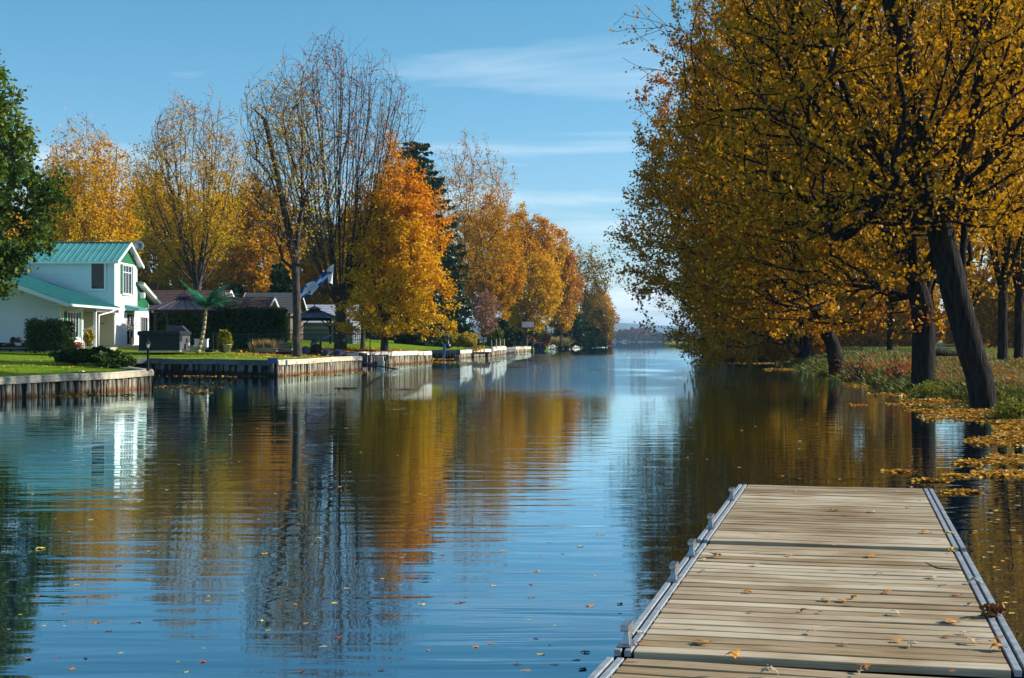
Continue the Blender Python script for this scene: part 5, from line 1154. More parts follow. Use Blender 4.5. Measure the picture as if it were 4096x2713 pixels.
# ------------------------------------------------------------------ gazebos
BRONZE = mat('bronze_metal', (0.028, 0.022, 0.022), (0.05, 0.04, 0.04), 2, 0.45, metal=0.3)
BRROOF = mat('bronze_roof', (0.05, 0.04, 0.05), (0.075, 0.06, 0.07), 1.5, 0.33, metal=0.35, spec=0.6)
def gazebo(label, x0, x1, y0, y1, z0, ze, zp, zt, m, mr, seed):
    cx_, cy_ = (x0 + x1) / 2, (y0 + y1) / 2; r0 = empty('gazebo', (cx_, cy_, z0), 0, label, 'gazebo')
    hx, hy = (x1 - x0) / 2, (y1 - y0) / 2; e = 0.3
    for sx in (-1, 1):
        for sy in (-1, 1):
            mb = MB(); mb.box((sx * (hx - .08), sy * (hy - .08), (ze - z0) / 2), (0.14, 0.14, ze - z0)); p_ = mb.build('post', m, r0)
            mb = MB(); mb.bar((sx * (hx - .1), sy * (hy - .08), ze - z0 - 0.75), (sx * (hx - .75), sy * (hy - .08), ze - z0 - 0.08), 0.06, 0.08); mb.build('brace', m, r0)
            mb = MB(); mb.bar((sx * (hx - .08), sy * (hy - .1), ze - z0 - 0.75), (sx * (hx - .08), sy * (hy - .75), ze - z0 - 0.08), 0.06, 0.08); mb.build('brace', m, r0)
    for sy in (-1, 1): mb = MB(); mb.box((0, sy * (hy - .08), ze - z0), (2 * hx, .1, .18)); mb.build('beam', m, r0)
    for sx in (-1, 1): mb = MB(); mb.box((sx * (hx - .08), 0, ze - z0), (.1, 2 * hy - .3, .178)); mb.build('beam', m, r0)
    kx, ky = 0.42, 0.34; zE, zP = ze - z0 + 0.08, zp - z0
    def slope(ax, ay, bx_, by_, tx, ty, ux_, uy_, n):
        for i in range(n):
            t0, t1 = i / n, (i + 1) / n - 0.012
            q = [Vector((ax + (bx_ - ax) * t0, ay + (by_ - ay) * t0, zE)), Vector((ax + (bx_ - ax) * t1, ay + (by_ - ay) * t1, zE)), Vector((tx + (ux_ - tx) * t1, ty + (uy_ - ty) * t1, zP)), Vector((tx + (ux_ - tx) * t0, ty + (uy_ - ty) * t0, zP))]
            mb = MB(); mb.add([v - Vector((0, 0, .03)) for v in q] + q, [(3, 2, 1, 0), (4, 5, 6, 7), (0, 1, 5, 4), (1, 2, 6, 5), (2, 3, 7, 6), (3, 0, 4, 7)]); mb.build('roof_panel', mr, r0)
            mb = MB(); mb.bar(q[0] + Vector((0, 0, .015)), q[3] + Vector((0, 0, .015)), 0.04, 0.04); mb.build('roof_rib', mr, r0)
    X, Y = hx + e, hy + e
    slope(-X, -Y, X, -Y, -kx, -ky, kx, -ky, 6); slope(X, -Y, X, Y, kx, -ky, kx, ky, 4); slope(X, Y, -X, Y, kx, ky, -kx, ky, 6); slope(-X, Y, -X, -Y, -kx, ky, -kx, -ky, 4)
    mb = MB(); mb.box((0, 0, zP + 0.06), (2 * kx - .1, 2 * ky - .1, 0.2)); mb.build('vent_frame', m, r0)
    c = zt - z0; k2x, k2y = kx + 0.14, ky + 0.14; mb = MB()
    mb.add([(-k2x, -k2y, zP + .14), (k2x, -k2y, zP + .14), (k2x, k2y, zP + .14), (-k2x, k2y, zP + .14), (0, 0, c)], [(0, 1, 4), (1, 2, 4), (2, 3, 4), (3, 0, 4), (3, 2, 1, 0)]); mb.build('cupola_roof', mr, r0)
    mb = MB(); mb.lathe([(.05, c - .06), (.03, c + .02), (.05, c + .05), (.01, c + .12)], n=8); mb.build('finial', m, r0)
    return r0
gazebo('bronze hardtop gazebo behind the hot tub and palm', -22.7, -19.5, 90.0, 93.2, 1.45, 3.62, 4.42, 4.86, BRONZE, BRROOF, 1)
gazebo('dark blue roofed gazebo beyond the chain link fence', PX(1170, 106), PX(1325, 106), 106, 109, 1.5, 3.35, 4.0, 4.35, BLACKGAP, mat('dark_blue_roof', (0.025, 0.035, 0.055), (0.04, 0.05, 0.07), 1, 0.3), 2)

# ------------------------------------------------------------------ buildings behind
SHING = mat('brown_shingles', (0.055, 0.030, 0.030), (0.095, 0.055, 0.052), 9, 0.9, bump=0.02, bscale=10, stretch=(1, 1, 3))
SHING2 = mat('grey_shingles', (0.045, 0.05, 0.06), (0.075, 0.08, 0.09), 7, 0.9)
TANW = mat('tan_siding', (0.12, 0.085, 0.055), (0.17, 0.12, 0.08), 2, 0.8)
def cottage(label, x0, x1, y0, y1, z0, ze, zr, ridge, m_roof, m_wall, rows=12, over=0.4):
    """gabled building, ridge along 'x' or 'y'; roof in courses of shingle rows"""
    cx_, cy_ = (x0 + x1) / 2, (y0 + y1) / 2; r0 = empty('cottage', (cx_, cy_, z0), 0, label, 'house')
    hx, hy = (x1 - x0) / 2, (y1 - y0) / 2; ZE_, ZR_ = ze - z0, zr - z0; mb = MB()
    if ridge == 'x': mb.prism([(-hy, -.4), (hy, -.4), (hy, ZE_), (0, ZR_ - .05), (-hy, ZE_)], 0, -hx, hx)
    else: mb.prism([(-hx, -.4), (hx, -.4), (hx, ZE_), (0, ZR_ - .05), (-hx, ZE_)], 1, -hy, hy)
    mb.build('wall', m_wall, r0)
    for s in (-1, 1):
        for k in range(rows):
            t0, t1 = k / rows, (k + 1) / rows + 0.01; H_ = hy if ridge == 'x' else hx; Lh = (hx if ridge == 'x' else hy) + over
            def pt(t, lift): w = (H_ + over) * (1 - t); return w * s, ZE_ - (ZR_ - ZE_) * over / H_ * (1 - t) + (ZR_ - ZE_ + (ZR_ - ZE_) * over / H_) * t - (ZR_ - ZE_) * over / H_ * t + lift
            a0, a1 = pt(t0, 0.05), pt(t1, 0.02); mb = MB()
            poly = [(a0[0], a0[1]), (a1[0], a1[1]), (a1[0], a1[1] - .05), (a0[0], a0[1] - .06)]
            mb.prism(poly, 0 if ridge == 'x' else 1, -Lh, Lh); mb.build('shingle_course', m_roof, r0)
        for e_ in (-1, 1):
            w0 = (hy if ridge == 'x' else hx) + over; zz = ZE_ - (ZR_ - ZE_) * over / (w0 - over); Lh = ((hx if ridge == 'x' else hy) + over + .03) * e_
            a, b = ((Lh, w0 * s, zz - .06), (Lh, 0, ZR_ - .06)) if ridge == 'x' else ((w0 * s, Lh, zz - .06), (0, Lh, ZR_ - .06))
            mb = MB(); mb.bar(a, b, 0.05, 0.17); mb.build('rake_board', WTRIM, r0)
    return r0
c1 = cottage('long low house with dark brown shingle roof behind the gazebo', PX(560, 118), PX(905, 118), 114, 122, 1.6, 4.2, 5.9, 'x', SHING, TANW, 14)
for k in range(4): mb = MB(); mb.box((-2.9, 2.0, 4.55 + k * 0.16), (0.5 - 0.06 * (k % 2), 0.5 - 0.06 * (k % 2), 0.15)); mb.build('chimney_course', mat('chimney_brick', (0.10, 0.05, 0.045), None, rough=0.9), c1)
cottage('brown roofed garage with a small white gable behind the hedge', PX(880, 108), PX(1072, 108), 106, 111, 1.6, 4.1, 5.05, 'x', SHING, mat('cream_siding', (0.62, 0.58, 0.48), None, rough=0.7), 10)
cottage('small white gabled dormer wing beside the palm fronds', PX(872, 111), PX(920, 111), 111.5, 113.5, 1.6, 4.5, 5.5, 'y', SHING, mat('cream_siding', (0.62, 0.58, 0.48)), 6, over=0.25)
cottage('dark grey roofed house in shade left of the slim tree', PX(985, 128), PX(1175, 128), 126, 134, 1.7, 4.3, 6.1, 'x', SHING2, TANW, 12)
cottage('pale roofed house half hidden between the two bare trunks', PX(1215, 140), PX(1420, 140), 138, 146, 1.8, 3.6, 5.3, 'x', mat('pale_roof', (0.30, 0.31, 0.36), (0.42, 0.43, 0.48), 3, 0.6), mat('blue_grey_wall', (0.16, 0.19, 0.23), None, rough=0.8), 10)

# ------------------------------------------------------------------ hedges and shrubs
def foliage_box(name, label, x0, x1, y0, y1, z0, z1, n, m, seed, size=0.12, cat='hedge', round_=0.06, mu=0.45):
    g = np.random.RandomState(seed); c = np.array(((x0 + x1) / 2, (y0 + y1) / 2, z0)); hx, hy, hz_ = (x1 - x0) / 2, (y1 - y0) / 2, z1 - z0
    ar = [2 * hx * hz_, 2 * hx * hz_, 2 * hy * hz_, 2 * hy * hz_, 4 * hx * hy]; f = g.choice(5, n, p=np.array(ar) / sum(ar)); u = g.uniform(-1, 1, n); w = g.uniform(0, 1, n); P = np.zeros((n, 3)); dpt = np.abs(g.normal(0, 0.09, n))
    P[:, 0] = np.where(f == 2, -hx + dpt, np.where(f == 3, hx - dpt, u * hx)); P[:, 1] = np.where(f == 0, -hy + dpt, np.where(f == 1, hy - dpt, np.where(f == 4, (2 * w - 1) * hy, u * hy)))
    P[:, 2] = np.where(f == 4, hz_ - dpt, w * hz_); P += g.normal(0, round_, (n, 3)); P[:, 2] += 0.05 * np.sin(P[:, 0] * 5) * (P[:, 2] > hz_ * .8)
    r0 = empty(name, c, 0, label, cat)
    mb = MB(); mb.box((0, 0, hz_ / 2 - .06), (2 * hx - .3, 2 * hy - .3, hz_ - .12)); mb.build('inner_branches', mat('hedge_core', (0.010, 0.014, 0.006), None, rough=1.0), r0)
    o = piece('foliage', leaf_mesh('foliage', P, size, m, mu + g.normal(0, 0.2, n), g, LEAF_Q, flat=0.8, hang=-0.6), r0); o['kind'] = 'stuff'; return r0
foliage_box('clipped_hedge', 'tall dark clipped cedar hedge behind the palm and chain link fence', PX(842, 93), PX(1133, 93), 92.5, 94.2, 1.25, 3.83, 26000, HEDGE, 1, 0.13)
foliage_box('clipped_hedge', 'dark hedge standing in the shade behind the bronze gazebo', PX(560, 99), PX(850, 99), 98.5, 100, 1.25, 3.75, 14000, HEDGE, 2, 0.15)
def shrub(name, label, c, rad, n, m, size, seed, mu=0.5, sd=0.2, stems_=7, cat='shrub', hang=0.0, lo=-0.92, group=None, lump=0.12, shape=LEAF_Q, shell=0.75, flat=0.8):
    g = np.random.RandomState(seed); c = Vector(c); base = Vector((c.x, c.y, c.z - rad[2] * 0.8))
    r0 = empty(name, base, 0, label, cat, group); cc = np.array(c - base)
    P = crown_points(n, cc, rad, g, shell=shell, lo=lo, lump=lump)
    mb = MB()
    for i in range(stems_):
        q = P[g.randint(len(P))]; mb.tube([(g.normal(0, .08), g.normal(0, .08), -0.15), tuple(np.array((q[0] * .5, q[1] * .5, q[2] * .55))), tuple(q)], [0.03, 0.02, 0.008], 5, False)
    mb.build('stem', BARK, r0, True)
    o = piece('foliage', leaf_mesh('foliage', P, size, m, mu + g.normal(0, sd, n), g, shape, flat=flat, hang=hang), r0); o['kind'] = 'stuff'; return r0
def ball(px0, px1, py0, py1, d, depth=None):
    x0, x1 = PX(px0, d), PX(px1, d); z1, z0 = H(py0, d), H(py1, d); return ((x0 + x1) / 2, d, (z0 + z1) / 2), ((x1 - x0) / 2, depth or (x1 - x0) / 2 * 0.9, (z1 - z0) / 2)
c, r_ = ball(125, 278, 1289, 1400, 77); foliage_box('boxwood_bush', 'rounded clipped bush at the corner of the white house', c[0] - r_[0], c[0] + r_[0], 76.2, 77.6, c[2] - r_[2], c[2] + r_[2], 9000, HEDGE, 3, 0.10, 'bush', 0.10, 0.6)
for i, (a, lab) in enumerate((((225, 380, 1400, 1446, 60, 0.7), 'dark spreading juniper furthest left on the lawn tip'), ((362, 436, 1392, 1440, 60.5, 0.6), 'small upright juniper in the middle of the three'), ((385, 522, 1414, 1466, 56, 0.8), 'feathery juniper nearest the lamp post'))):
    c, r_ = ball(*a[:5], depth=a[5]); shrub('juniper_shrub', lab, c, (r_[0], r_[1], r_[2] * 1.05), 5200, HEDGE, 0.13, 20 + i, mu=0.4 + 0.12 * i, hang=-0.5, lump=0.2, group='junipers on the lawn', flat=0.6)
YG = leaf_mat('yellow_green_leaves', [(0.0, (0.05, 0.08, 0.01)), (0.5, (0.20, 0.22, 0.02)), (0.8, (0.45, 0.36, 0.03)), (1.0, (0.55, 0.38, 0.04))])
RED = leaf_mat('red_leaves', [(0.0, (0.25, 0.10, 0.02)), (0.5, (0.42, 0.12, 0.02)), (0.8, (0.40, 0.03, 0.015)), (1.0, (0.5, 0.30, 0.03))])
TANL = leaf_mat('dry_grass', [(0.0, (0.16, 0.14, 0.03)), (0.5, (0.30, 0.22, 0.07)), (1.0, (0.46, 0.34, 0.16))])
MAUVE = leaf_mat('mauve_twigs', [(0.0, (0.14, 0.08, 0.07)), (0.5, (0.26, 0.14, 0.11)), (1.0, (0.36, 0.18, 0.10))])
for a in ((335, 376, 1318, 1378, 82.5, YG, .75, 700, .12, 'yellow leaved shrub beside the white porch post', 'shrub'), (270, 330, 1368, 1396, 81, RED, .3, 500, .10, 'low brown flower bed against the house front', 'shrub'),
          (868, 925, 1322, 1408, 81, YG, .5, 1500, .13, 'yellow green bush in the pot beside the palm', 'shrub'), (1930, 2012, 1298, 1392, 192, YG, .22, 3200, .24, 'light green leafy shrub behind the white capped seawall', 'shrub'),
          (1880, 1995, 1165, 1345, 186, MAUVE, .5, 2600, .22, 'purplish bare twigged shrub tree right of the spruce', 'shrub'), (2105, 2190, 1295, 1380, 266, YG, .12, 3000, .32, 'light green willowy shrub under the golden maple', 'shrub'), (2160, 2200, 1338, 1385, 262, RED, .4, 1300, .32, 'orange shrub right of the blue motorboat', 'shrub'),
          (2232, 2258, 1350, 1392, 290, RED, .3, 900, .34, 'rust brown shrub beside the dark pier posts', 'shrub'), (2295, 2318, 1340, 1376, 335, YG, .85, 700, .4, 'small yellow bush near the far boat', 'shrub'), (2412, 2448, 1340, 1384, 445, RED, .25, 1500, .5, 'red brown bush at the tip of the left bank', 'shrub'), (2420, 2456, 1312, 1362, 455, MAUVE, .8, 900, .5, 'pale mauve bush at the tip of the left bank', 'shrub'),
          (2098, 2140, 1345, 1388, 256, RED, .55, 1200, .3, 'mixed flower bushes left of the blue motorboat', 'shrub'), (1640, 1690, 1300, 1368, 152, YG, .3, 1600, .26, 'green shrub against the dark board fence', 'shrub')):
    c, r_ = ball(*a[:5]); shrub('shrub', a[9], c, r_, a[7], a[5], a[8], 100 + int(a[0]), mu=a[6])
for i, (px, w, lab) in enumerate(((1752, 60, 'left clump'), (1810, 70, 'middle clump'), (1870, 66, 'right clump'))):
    c, r_ = ball(px - w / 2 - 8, px + w / 2 + 8, 1330, 1390, 160); shrub('golden_shrub', f'{lab} of the golden feathery shrubs behind the black chimenea', c, r_, 4200, YG, 0.17, 140 + i, mu=0.80 + .06 * i, hang=-0.8, group='golden shrubs behind the chimenea')
def tuft(name, label, c, w, h, n, m, seed, mu=0.5, cat='grass', kind=None, wid=0.05, d=None, group=None, lean_k=1.0):
    g = np.random.RandomState(seed); P = np.c_[g.normal(0, w * .45, n), g.normal(0, (d or w * .3) * .5, n), np.zeros(n)]
    hh = h * g.uniform(0.5, 1.1, n); lean = np.c_[(P[:, 0] * 0.5 + g.normal(0, h * .18, n)) * lean_k, (P[:, 1] * .5 + g.normal(0, h * .15, n)) * lean_k, hh]
    yaw = g.uniform(0, 3.14, n); s = np.c_[np.cos(yaw), np.sin(yaw), np.zeros(n)] * wid / 2
    V = np.stack([P - s, P + s, P + lean * (.6, .6, .65) + s * .6, P + lean * (1.1, 1.1, 1.0)], 1).reshape(-1, 3); b_ = (np.arange(n) * 4)[:, None]
    Fc = np.concatenate([b_ + np.array([[0, 1, 2]]), b_ + np.array([[0, 2, 3]])])
    o = bpy.data.objects.new(name, np_mesh(name, V, [Fc], m, np.repeat(np.clip(mu + g.normal(0, .22, n), 0, 1), 4))); col.objects.link(o); o.location = c
    return tag(o, label, cat, group, kind)
tuft('ornamental_grass', 'tan ornamental grass clump in the timber planter by the fence', (PX(1068, 84.3), 84.3, 1.25), 0.8, 0.62, 420, TANL, 1, 0.6, lean_k=0.35, wid=0.03)
for i, (px, w) in enumerate(((2205, 1.8), (2228, 1.9), (2215, 1.5))):
    tuft('ornamental_grass', ('tall tan plume grass above the rocky bank', 'rightmost tan plume grass above the rocky bank', 'low green grass below the tan plumes')[i], (PX(px, 285 + i), 285 + i - 3 * (i == 2), 0.6), w, (2.0, 1.8, 1.3)[i], 500, TANL if i < 2 else YG, 2 + i, (0.8, .7, .3)[i], wid=0.14)
mb = MB(); mb.box((0, 0, 0.1), (1.3, 0.6, 0.24)); o = mb.build('planter_box', mat('grey_green_timber', (0.16, 0.18, 0.13), (0.24, 0.26, 0.19), 2, 0.9), None, bevel=0.01); o.location = (PX(1065, 84), 84, 1.08); tag(o, 'low grey green timber planter under the ornamental grass', 'planter')
# ------------------------------------------------------------------ garden things on the left bank
PALMG = mat('palm_plastic', (0.005, 0.11, 0.035), (0.010, 0.18, 0.06), 3, 0.35, spec=0.4)
PALMT = mat('palm_trunk', (0.30, 0.22, 0.12), (0.44, 0.34, 0.20), 6, 0.7)
pb = Vector((PX(791, 80), 80, 1.10)); palm = empty('artificial_palm', pb, 0, 'leaning artificial palm tree with shiny green plastic fronds', 'palm tree')
top = at(824, 1226, 80) - pb; pts = [Vector((0, 0, -.1)) + (top - Vector((0, 0, -.1))) * t + Vector((0.10 * math.sin(t * 3.1), 0, 0)) for t in [i / 10 for i in range(11)]]
for i in range(10):
    mb = MB(); mb.tube([pts[i] + Vector((0, 0, .004)), pts[i + 1]], [0.135 - .006 * i, 0.115 - .006 * i], 10); mb.build('trunk_segment', PALMT, palm, True)
    mb = MB(); mb.tube([pts[i + 1] - Vector((0, 0, .012)), pts[i + 1] + Vector((0, 0, .014))], [0.128 - .006 * i] * 2, 10); mb.build('trunk_band', mat('dark_band', (0.05, 0.035, 0.025), None, rough=0.9), palm)
def frond(p, q, wid, drop, seed):
    g = random.Random(seed); p, q = Vector(p), Vector(q); mb = MB(); n = 18; d = q - p; side = d.cross(Vector((0, 0, 1))).normalized(); pr = []
    for i in range(n + 1): t = i / n; pr.append(p + d * t + Vector((0, 0, drop * math.sin(t * math.pi) - 0.0 * t)))
    mb.tube(pr, [0.025 - .02 * i / n for i in range(n + 1)], 5, False)
    for i in range(1, n + 1):
        t = i / n; w = 1.9 * wid * math.sin(min(t * 1.15 + 0.12, 1) * math.pi * 0.93) + .03; f = (pr[i] - pr[i - 1]).normalized()
        for s in (-1, 1):
            a, b = pr[i - 1], pr[i]; tip = (a + b) / 2 + side * s * w * g.uniform(.85, 1.1) + f * w * .45 - Vector((0, 0, w * .35))
            mb.add([a, b, tip], [(0, 1, 2)])
    return mb
for i, (px, py, dy, wid, drop) in enumerate(((716, 1117, -.3, .36, .10), (940, 1115, .2, .36, .12), (968, 1206, -.4, .34, .22), (893, 1225, -.9, .30, .28), (951, 1176, .6, .32, .22), (768, 1176, .9, .30, .25), (868, 1152, -.7, .30, .15), (772, 1215, -.8, .30, .3), (740, 1140, .9, .32, .2), (900, 1140, 1.0, .30, .2))):
    frond(top, at(px, py, 80 + dy) - pb, wid, drop, i).build('frond', PALMG, palm)
mb = MB(); mb.tube([top - Vector((0, 0, .12)), top + Vector((0, 0, .1))], [.09, .12], 10); mb.build('crown_shaft', PALMG, palm)

def lamp_post(base, h, label):
    r0 = empty('lamp_post', base, 0, label, 'lamp post', 'garden lamp posts')
    mb = MB(); mb.lathe([(.075, 0), (.075, .03), (.045, .07), (.04, h * .66), (.055, h * .67), (.03, h * .70)], n=12); mb.build('post', BLACKGAP, r0, True)
    mb = MB()
    for k in range(4): a = math.pi / 4 + k * math.pi / 2; mb.tube([(.05 * math.cos(a), .05 * math.sin(a), h * .70), (.095 * math.cos(a), .095 * math.sin(a), h * .84)], .007, 5)
    mb.lathe([(.05, h * .695), (.05, h * .705)], n=8); mb.build('lantern_frame', BLACKGAP, r0)
    mb = MB(); mb.lathe([(.042, h * .705), (.082, h * .838)], n=4); mb.build('lamp_glass', mat('frosted_glass', (0.55, 0.52, 0.42), None, rough=0.3), r0)
    mb = MB(); mb.lathe([(.125, h * .84), (.10, h * .865), (.05, h * .905), (.018, h * .93), (.022, h * .95), (.006, h * 1.0)], n=8); mb.build('lantern_roof', BLACKGAP, r0); return r0
zc = float(zleft([(A1[0] - .3, A1[1] - 0.2)])[0])
lamp_post((PX(592, 51.6), 51.6, zc + 0.02), 1.17, 'black garden lantern post at the tip of the sunlit seawall')
lamp_post(on_left(309, 1398), 0.62, 'short black garden lantern between the clipped bush and the porch')

# sign with a crossed boat in a circle
BLUE = mat('sign_blue', (0.10, 0.19, 0.42), (0.12, 0.22, 0.46), 2, 0.5); INK = mat('sign_ink', (0.012, 0.015, 0.07), None, rough=0.6); PURP = mat('sign_purple', (0.06, 0.03, 0.16), None, rough=0.6)
def text(body, size, m, parent, loc, rot=(R(90), 0, 0), name='lettering', align='CENTER'):
    cu = bpy.data.curves.new(name, 'FONT'); cu.body = body; cu.size = size; cu.extrude = 0.002; cu.align_x = align; cu.align_y = 'CENTER'; cu.resolution_u = 2
    t = bpy.data.objects.new(name + '_src', cu); col.objects.link(t); dg = bpy.context.evaluated_depsgraph_get(); me = bpy.data.meshes.new_from_object(t.evaluated_get(dg)); bpy.data.objects.remove(t)
    me.materials.clear(); me.materials.append(m); o = piece(name, me, parent, loc, rot); return o
def ring(c, r0_, r1_, y, n=28):
    mb = MB(); k = 0
    for i in range(n):
        a = 6.2832 * i / n; mb.v += [(c[0] + math.cos(a) * r0_, y, c[1] + math.sin(a) * r0_), (c[0] + math.cos(a) * r1_, y, c[1] + math.sin(a) * r1_)]
    for i in range(n): j = (i + 1) % n; mb.f.append((2 * i, 2 * j, 2 * j + 1, 2 * i + 1))
    return mb
sg = empty('no_wake_sign', at(1090, 1443.5, 68.65), 0, 'blue board sign with a crossed out boat reading PAS DE VAGUES NO WAKE', 'sign')
mb = MB(); mb.box((0, 0, 0), (0.475, 0.02, 0.275)); mb.build('board', BLUE, sg)
ring((-0.125, 0), 0.078, 0.095, -0.013).build('circle', PURP, sg); mb = MB(); mb.bar((-0.19, -0.0145, 0.055), (-0.06, -0.0145, -0.055), 0.014, 0.003); mb.build('slash', PURP, sg)
mb = MB(); mb.prism([(-0.185, -0.01), (-0.07, 0.005), (-0.085, -0.03), (-0.17, -0.035)], 1, -0.0135, -0.0115); mb.prism([(-0.15, 0.0), (-0.13, 0.03), (-0.11, 0.0)], 1, -0.0135, -0.0115); mb.build('boat_symbol', INK, sg)
for body, z in (('PAS DE', 0.083), ('VAGUES', 0.0), ('NO WAKE', -0.083)): text(body, 0.062, INK, sg, (0.108, -0.012, z))
def paint_marker(px, py, d, w, h, label, rz=0.0):
    o = MB().box((0, 0, 0), (w, 0.015, h)).build('marker_board', mat('marker_white', (0.72, 0.71, 0.74), (0.80, 0.79, 0.80), 4, 0.6), None); o.location = at(px, py, d); o.rotation_euler = (0, 0, rz); tag(o, label, 'marker board')
paint_marker(1146, 1453, 68.3, 0.11, 0.29, 'small white vertical board nailed just right of the blue sign', R(-14)); paint_marker(1325, 1450, 78.2, 0.07, 0.34, 'narrow white vertical board on the cap in the middle of the sunlit wall', R(25))

# flags: a blue flag with white cross and lilies, its outer part folding into a white flag with a red bar
def flag():
    W_, H_, NU, NV = 1.0, 1.0, 44, 24; root = empty('flag', at(1200, 1170, 86), 0, 'blue and white fleur de lis flag streaming between the trunks, its end white and red', 'flag')
    ax = [at(1200, 1186, 86), at(1232, 1160, 86), at(1262, 1140, 86), at(1290, 1118, 86), at(1312, 1103, 86), at(1337, 1092, 86)]; wd = [0.46, 0.85, 0.62, 0.62, 0.85, 1.15]
    dn = [(0.55, -0.75), (0.45, -0.8), (0.6, -0.7), (0.55, -0.75), (0.15, -1.0), (-0.0, -1.0)]
    wht = mat('flag_white', (0.72, 0.74, 0.80), None, rough=0.8); bl = mat('flag_blue', (0.012, 0.075, 0.36), None, rough=0.8); rd = mat('flag_red', (0.60, 0.05, 0.04), None, rough=0.8)
    def P(u, v):
        f = u * 5; i = min(4, int(f)); t = f - i; t = t * t * (3 - 2 * t); a = ax[i] * (1 - t) + ax[i + 1] * t; w = wd[i] * (1 - t) + wd[i + 1] * t; dx, dz = [dn[i][k] * (1 - t) + dn[i + 1][k] * t for k in (0, 1)]
        q = a + Vector((dx, 0, dz)) * (v - 0.5) * w * 0.95; q.y += 0.14 * math.sin(u * 17 + v * 2.4) + 0.08 * math.sin(v * 9 + u * 6) - 0.25 * v; q.z += 0.03 * math.sin(u * 23 + v * 5)
        if u > .8: q.z -= (u - .8) * 1.1 * v * (1 - .2 * v); q.x -= (u - .8) * 0.5 * v
        return q - root.location
    cells = {'blue_field': [], 'white_field': [], 'red_bar': []}
    for i in range(NU):
        for j in range(NV):
            u, v = (i + .5) / NU, (j + .5) / NV
            if u < .78: k = 'white_field' if (abs(u - .36) < .10 or abs(v - .5) < .15) else 'blue_field'
            else: k = 'red_bar' if (.30 < v < .40 and u < .93) else 'white_field'
            cells[k].append((i, j))
    for k, m in (('blue_field', bl), ('white_field', wht), ('red_bar', rd)):
        mb = MB(); idx = {}
        for i, j in cells[k]:
            f = []
            for a, b in ((i, j), (i + 1, j), (i + 1, j + 1), (i, j + 1)):
                if (a, b) not in idx: idx[(a, b)] = len(mb.v); mb.v.append(tuple(P(a / NU, b / NV)))
                f.append(idx[(a, b)])
            mb.f.append(tuple(f))
        o = mb.build(k, m, root, True)
    # lilies laid on the cloth, a few millimetres proud
    lily = [[(0, 1.0), (.16, .55), (.1, .1), (-.1, .1), (-.16, .55)], [(.1, .12), (.28, .5), (.5, .62), (.62, .38), (.5, .2), (.42, .38), (.25, .1)], [(-.1, .12), (-.28, .5), (-.5, .62), (-.62, .38), (-.5, .2), (-.42, .38), (-.25, .1)], [(-.32, .06), (.32, .06), (.32, -.04), (-.32, -.04)], [(-.08, -.05), (.08, -.05), (.22, -.4), (0, -.62), (-.22, -.4)]]
    for cu_, cv in ((.15, .24), (.15, .76), (.60, .24), (.60, .76)):
        mb = MB()
        for poly in lily:
            q = []
            for x, y in poly: p = P(cu_ + x * .085, cv - y * .13); p.y -= 0.02; q.append(p)
            mb.add(q, [tuple(range(len(q)))])
        mb.build('fleur_de_lis', wht, root)
flag()
mb = MB(); mb.tube([at(1196, 1400, 86.3), at(1194, 1180, 86.3), at(1203, 1165, 86.1)], .02, 6)

# chain link fence
FG = mat('fence_green', (0.008, 0.055, 0.04), None, rough=0.5)
fa, fb = Vector((PX(842, 88.2), 88.2, 0)), Vector((PX(1486, 86.5), 86.5, 0)); fz = 1.12
fence = empty('chain_link_fence', (fa.x, fa.y, fz), 0, 'green chain link fence running from the hedge to the boat ramp', 'fence')
d_ = fb - fa; L = d_.length; u_ = d_ / L
for px in (842, 990, 1137, 1288, 1486):
    t = (PX(px, 87.4) - fa.x) / u_.x; mb = MB(); q = u_ * t; mb.tube([(q.x, q.y, -.3), (q.x, q.y, 1.06)], .032, 8); mb.lathe([(.035, 0), (.04, .03), (.01, .06)], (q.x, q.y, 1.05), 8); mb.build('fence_post', FG, fence)
mb = MB(); mb.tube([(0, 0, 1.0), tuple(u_ * L + Vector((0, 0, 1.0)))], .024, 6); mb.build('top_rail', FG, fence)
mb = MB(); s_ = 0.085
for k in range(int((L + 1.0) / s_)):
    for sg_ in (1, -1):
        a = k * s_ if sg_ > 0 else k * s_; x0, x1 = (a - 1.0, a) if sg_ > 0 else (a, a - 1.0); z0, z1 = 0, 1.0
        if min(x0, x1) < 0:
            tt = (0 - x0) / (x1 - x0)
            if sg_ > 0: x0, z0 = 0, tt
            else: x1, z1 = 0, tt
        if max(x0, x1) > L: continue
        p, q = u_ * x0 + Vector((0, 0.01 * sg_, z0)), u_ * x1 + Vector((0, 0.01 * sg_, z1)); w = Vector((0.0035, 0, 0.0035 * -sg_)); mb.add([p - w, p + w, q + w, q - w], [(0, 1, 2, 3)])
o = mb.build('wire_mesh', FG, fence); o['kind'] = 'stuff'
# iron picket fence and board fence further back
IRON = mat('black_iron', (0.012, 0.013, 0.016), None, rough=0.5)
ifn = empty('iron_fence', (PX(1140, 120), 120, 1.65), 0, 'black iron picket fence in the shade behind the second gazebo', 'fence'); PK = MB().lathe([(.022, 0), (.022, 1.15), (.04, 1.18), (.001, 1.34)], n=5).mesh('picket', IRON)
Lf = PX(1470, 120) - PX(1140, 120)
for i in range(int(Lf / .17)): piece('picket', PK, ifn, (i * .17, 0, -.1))
for z in (.15, .95): mb = MB(); mb.box((Lf / 2, 0.03, z), (Lf, .03, .05)); mb.build('fence_rail', IRON, ifn)
bf = empty('board_fence', (PX(1480, 150), 150, 1.9), 0, 'dark weathered board fence in shade behind the birch stump', 'fence')
DW = mat('dark_fence_wood', (0.035, 0.032, 0.028), (0.08, 0.07, 0.06), 3, 0.9, per_obj=.5); Lb = PX(1735, 150) - PX(1480, 150)
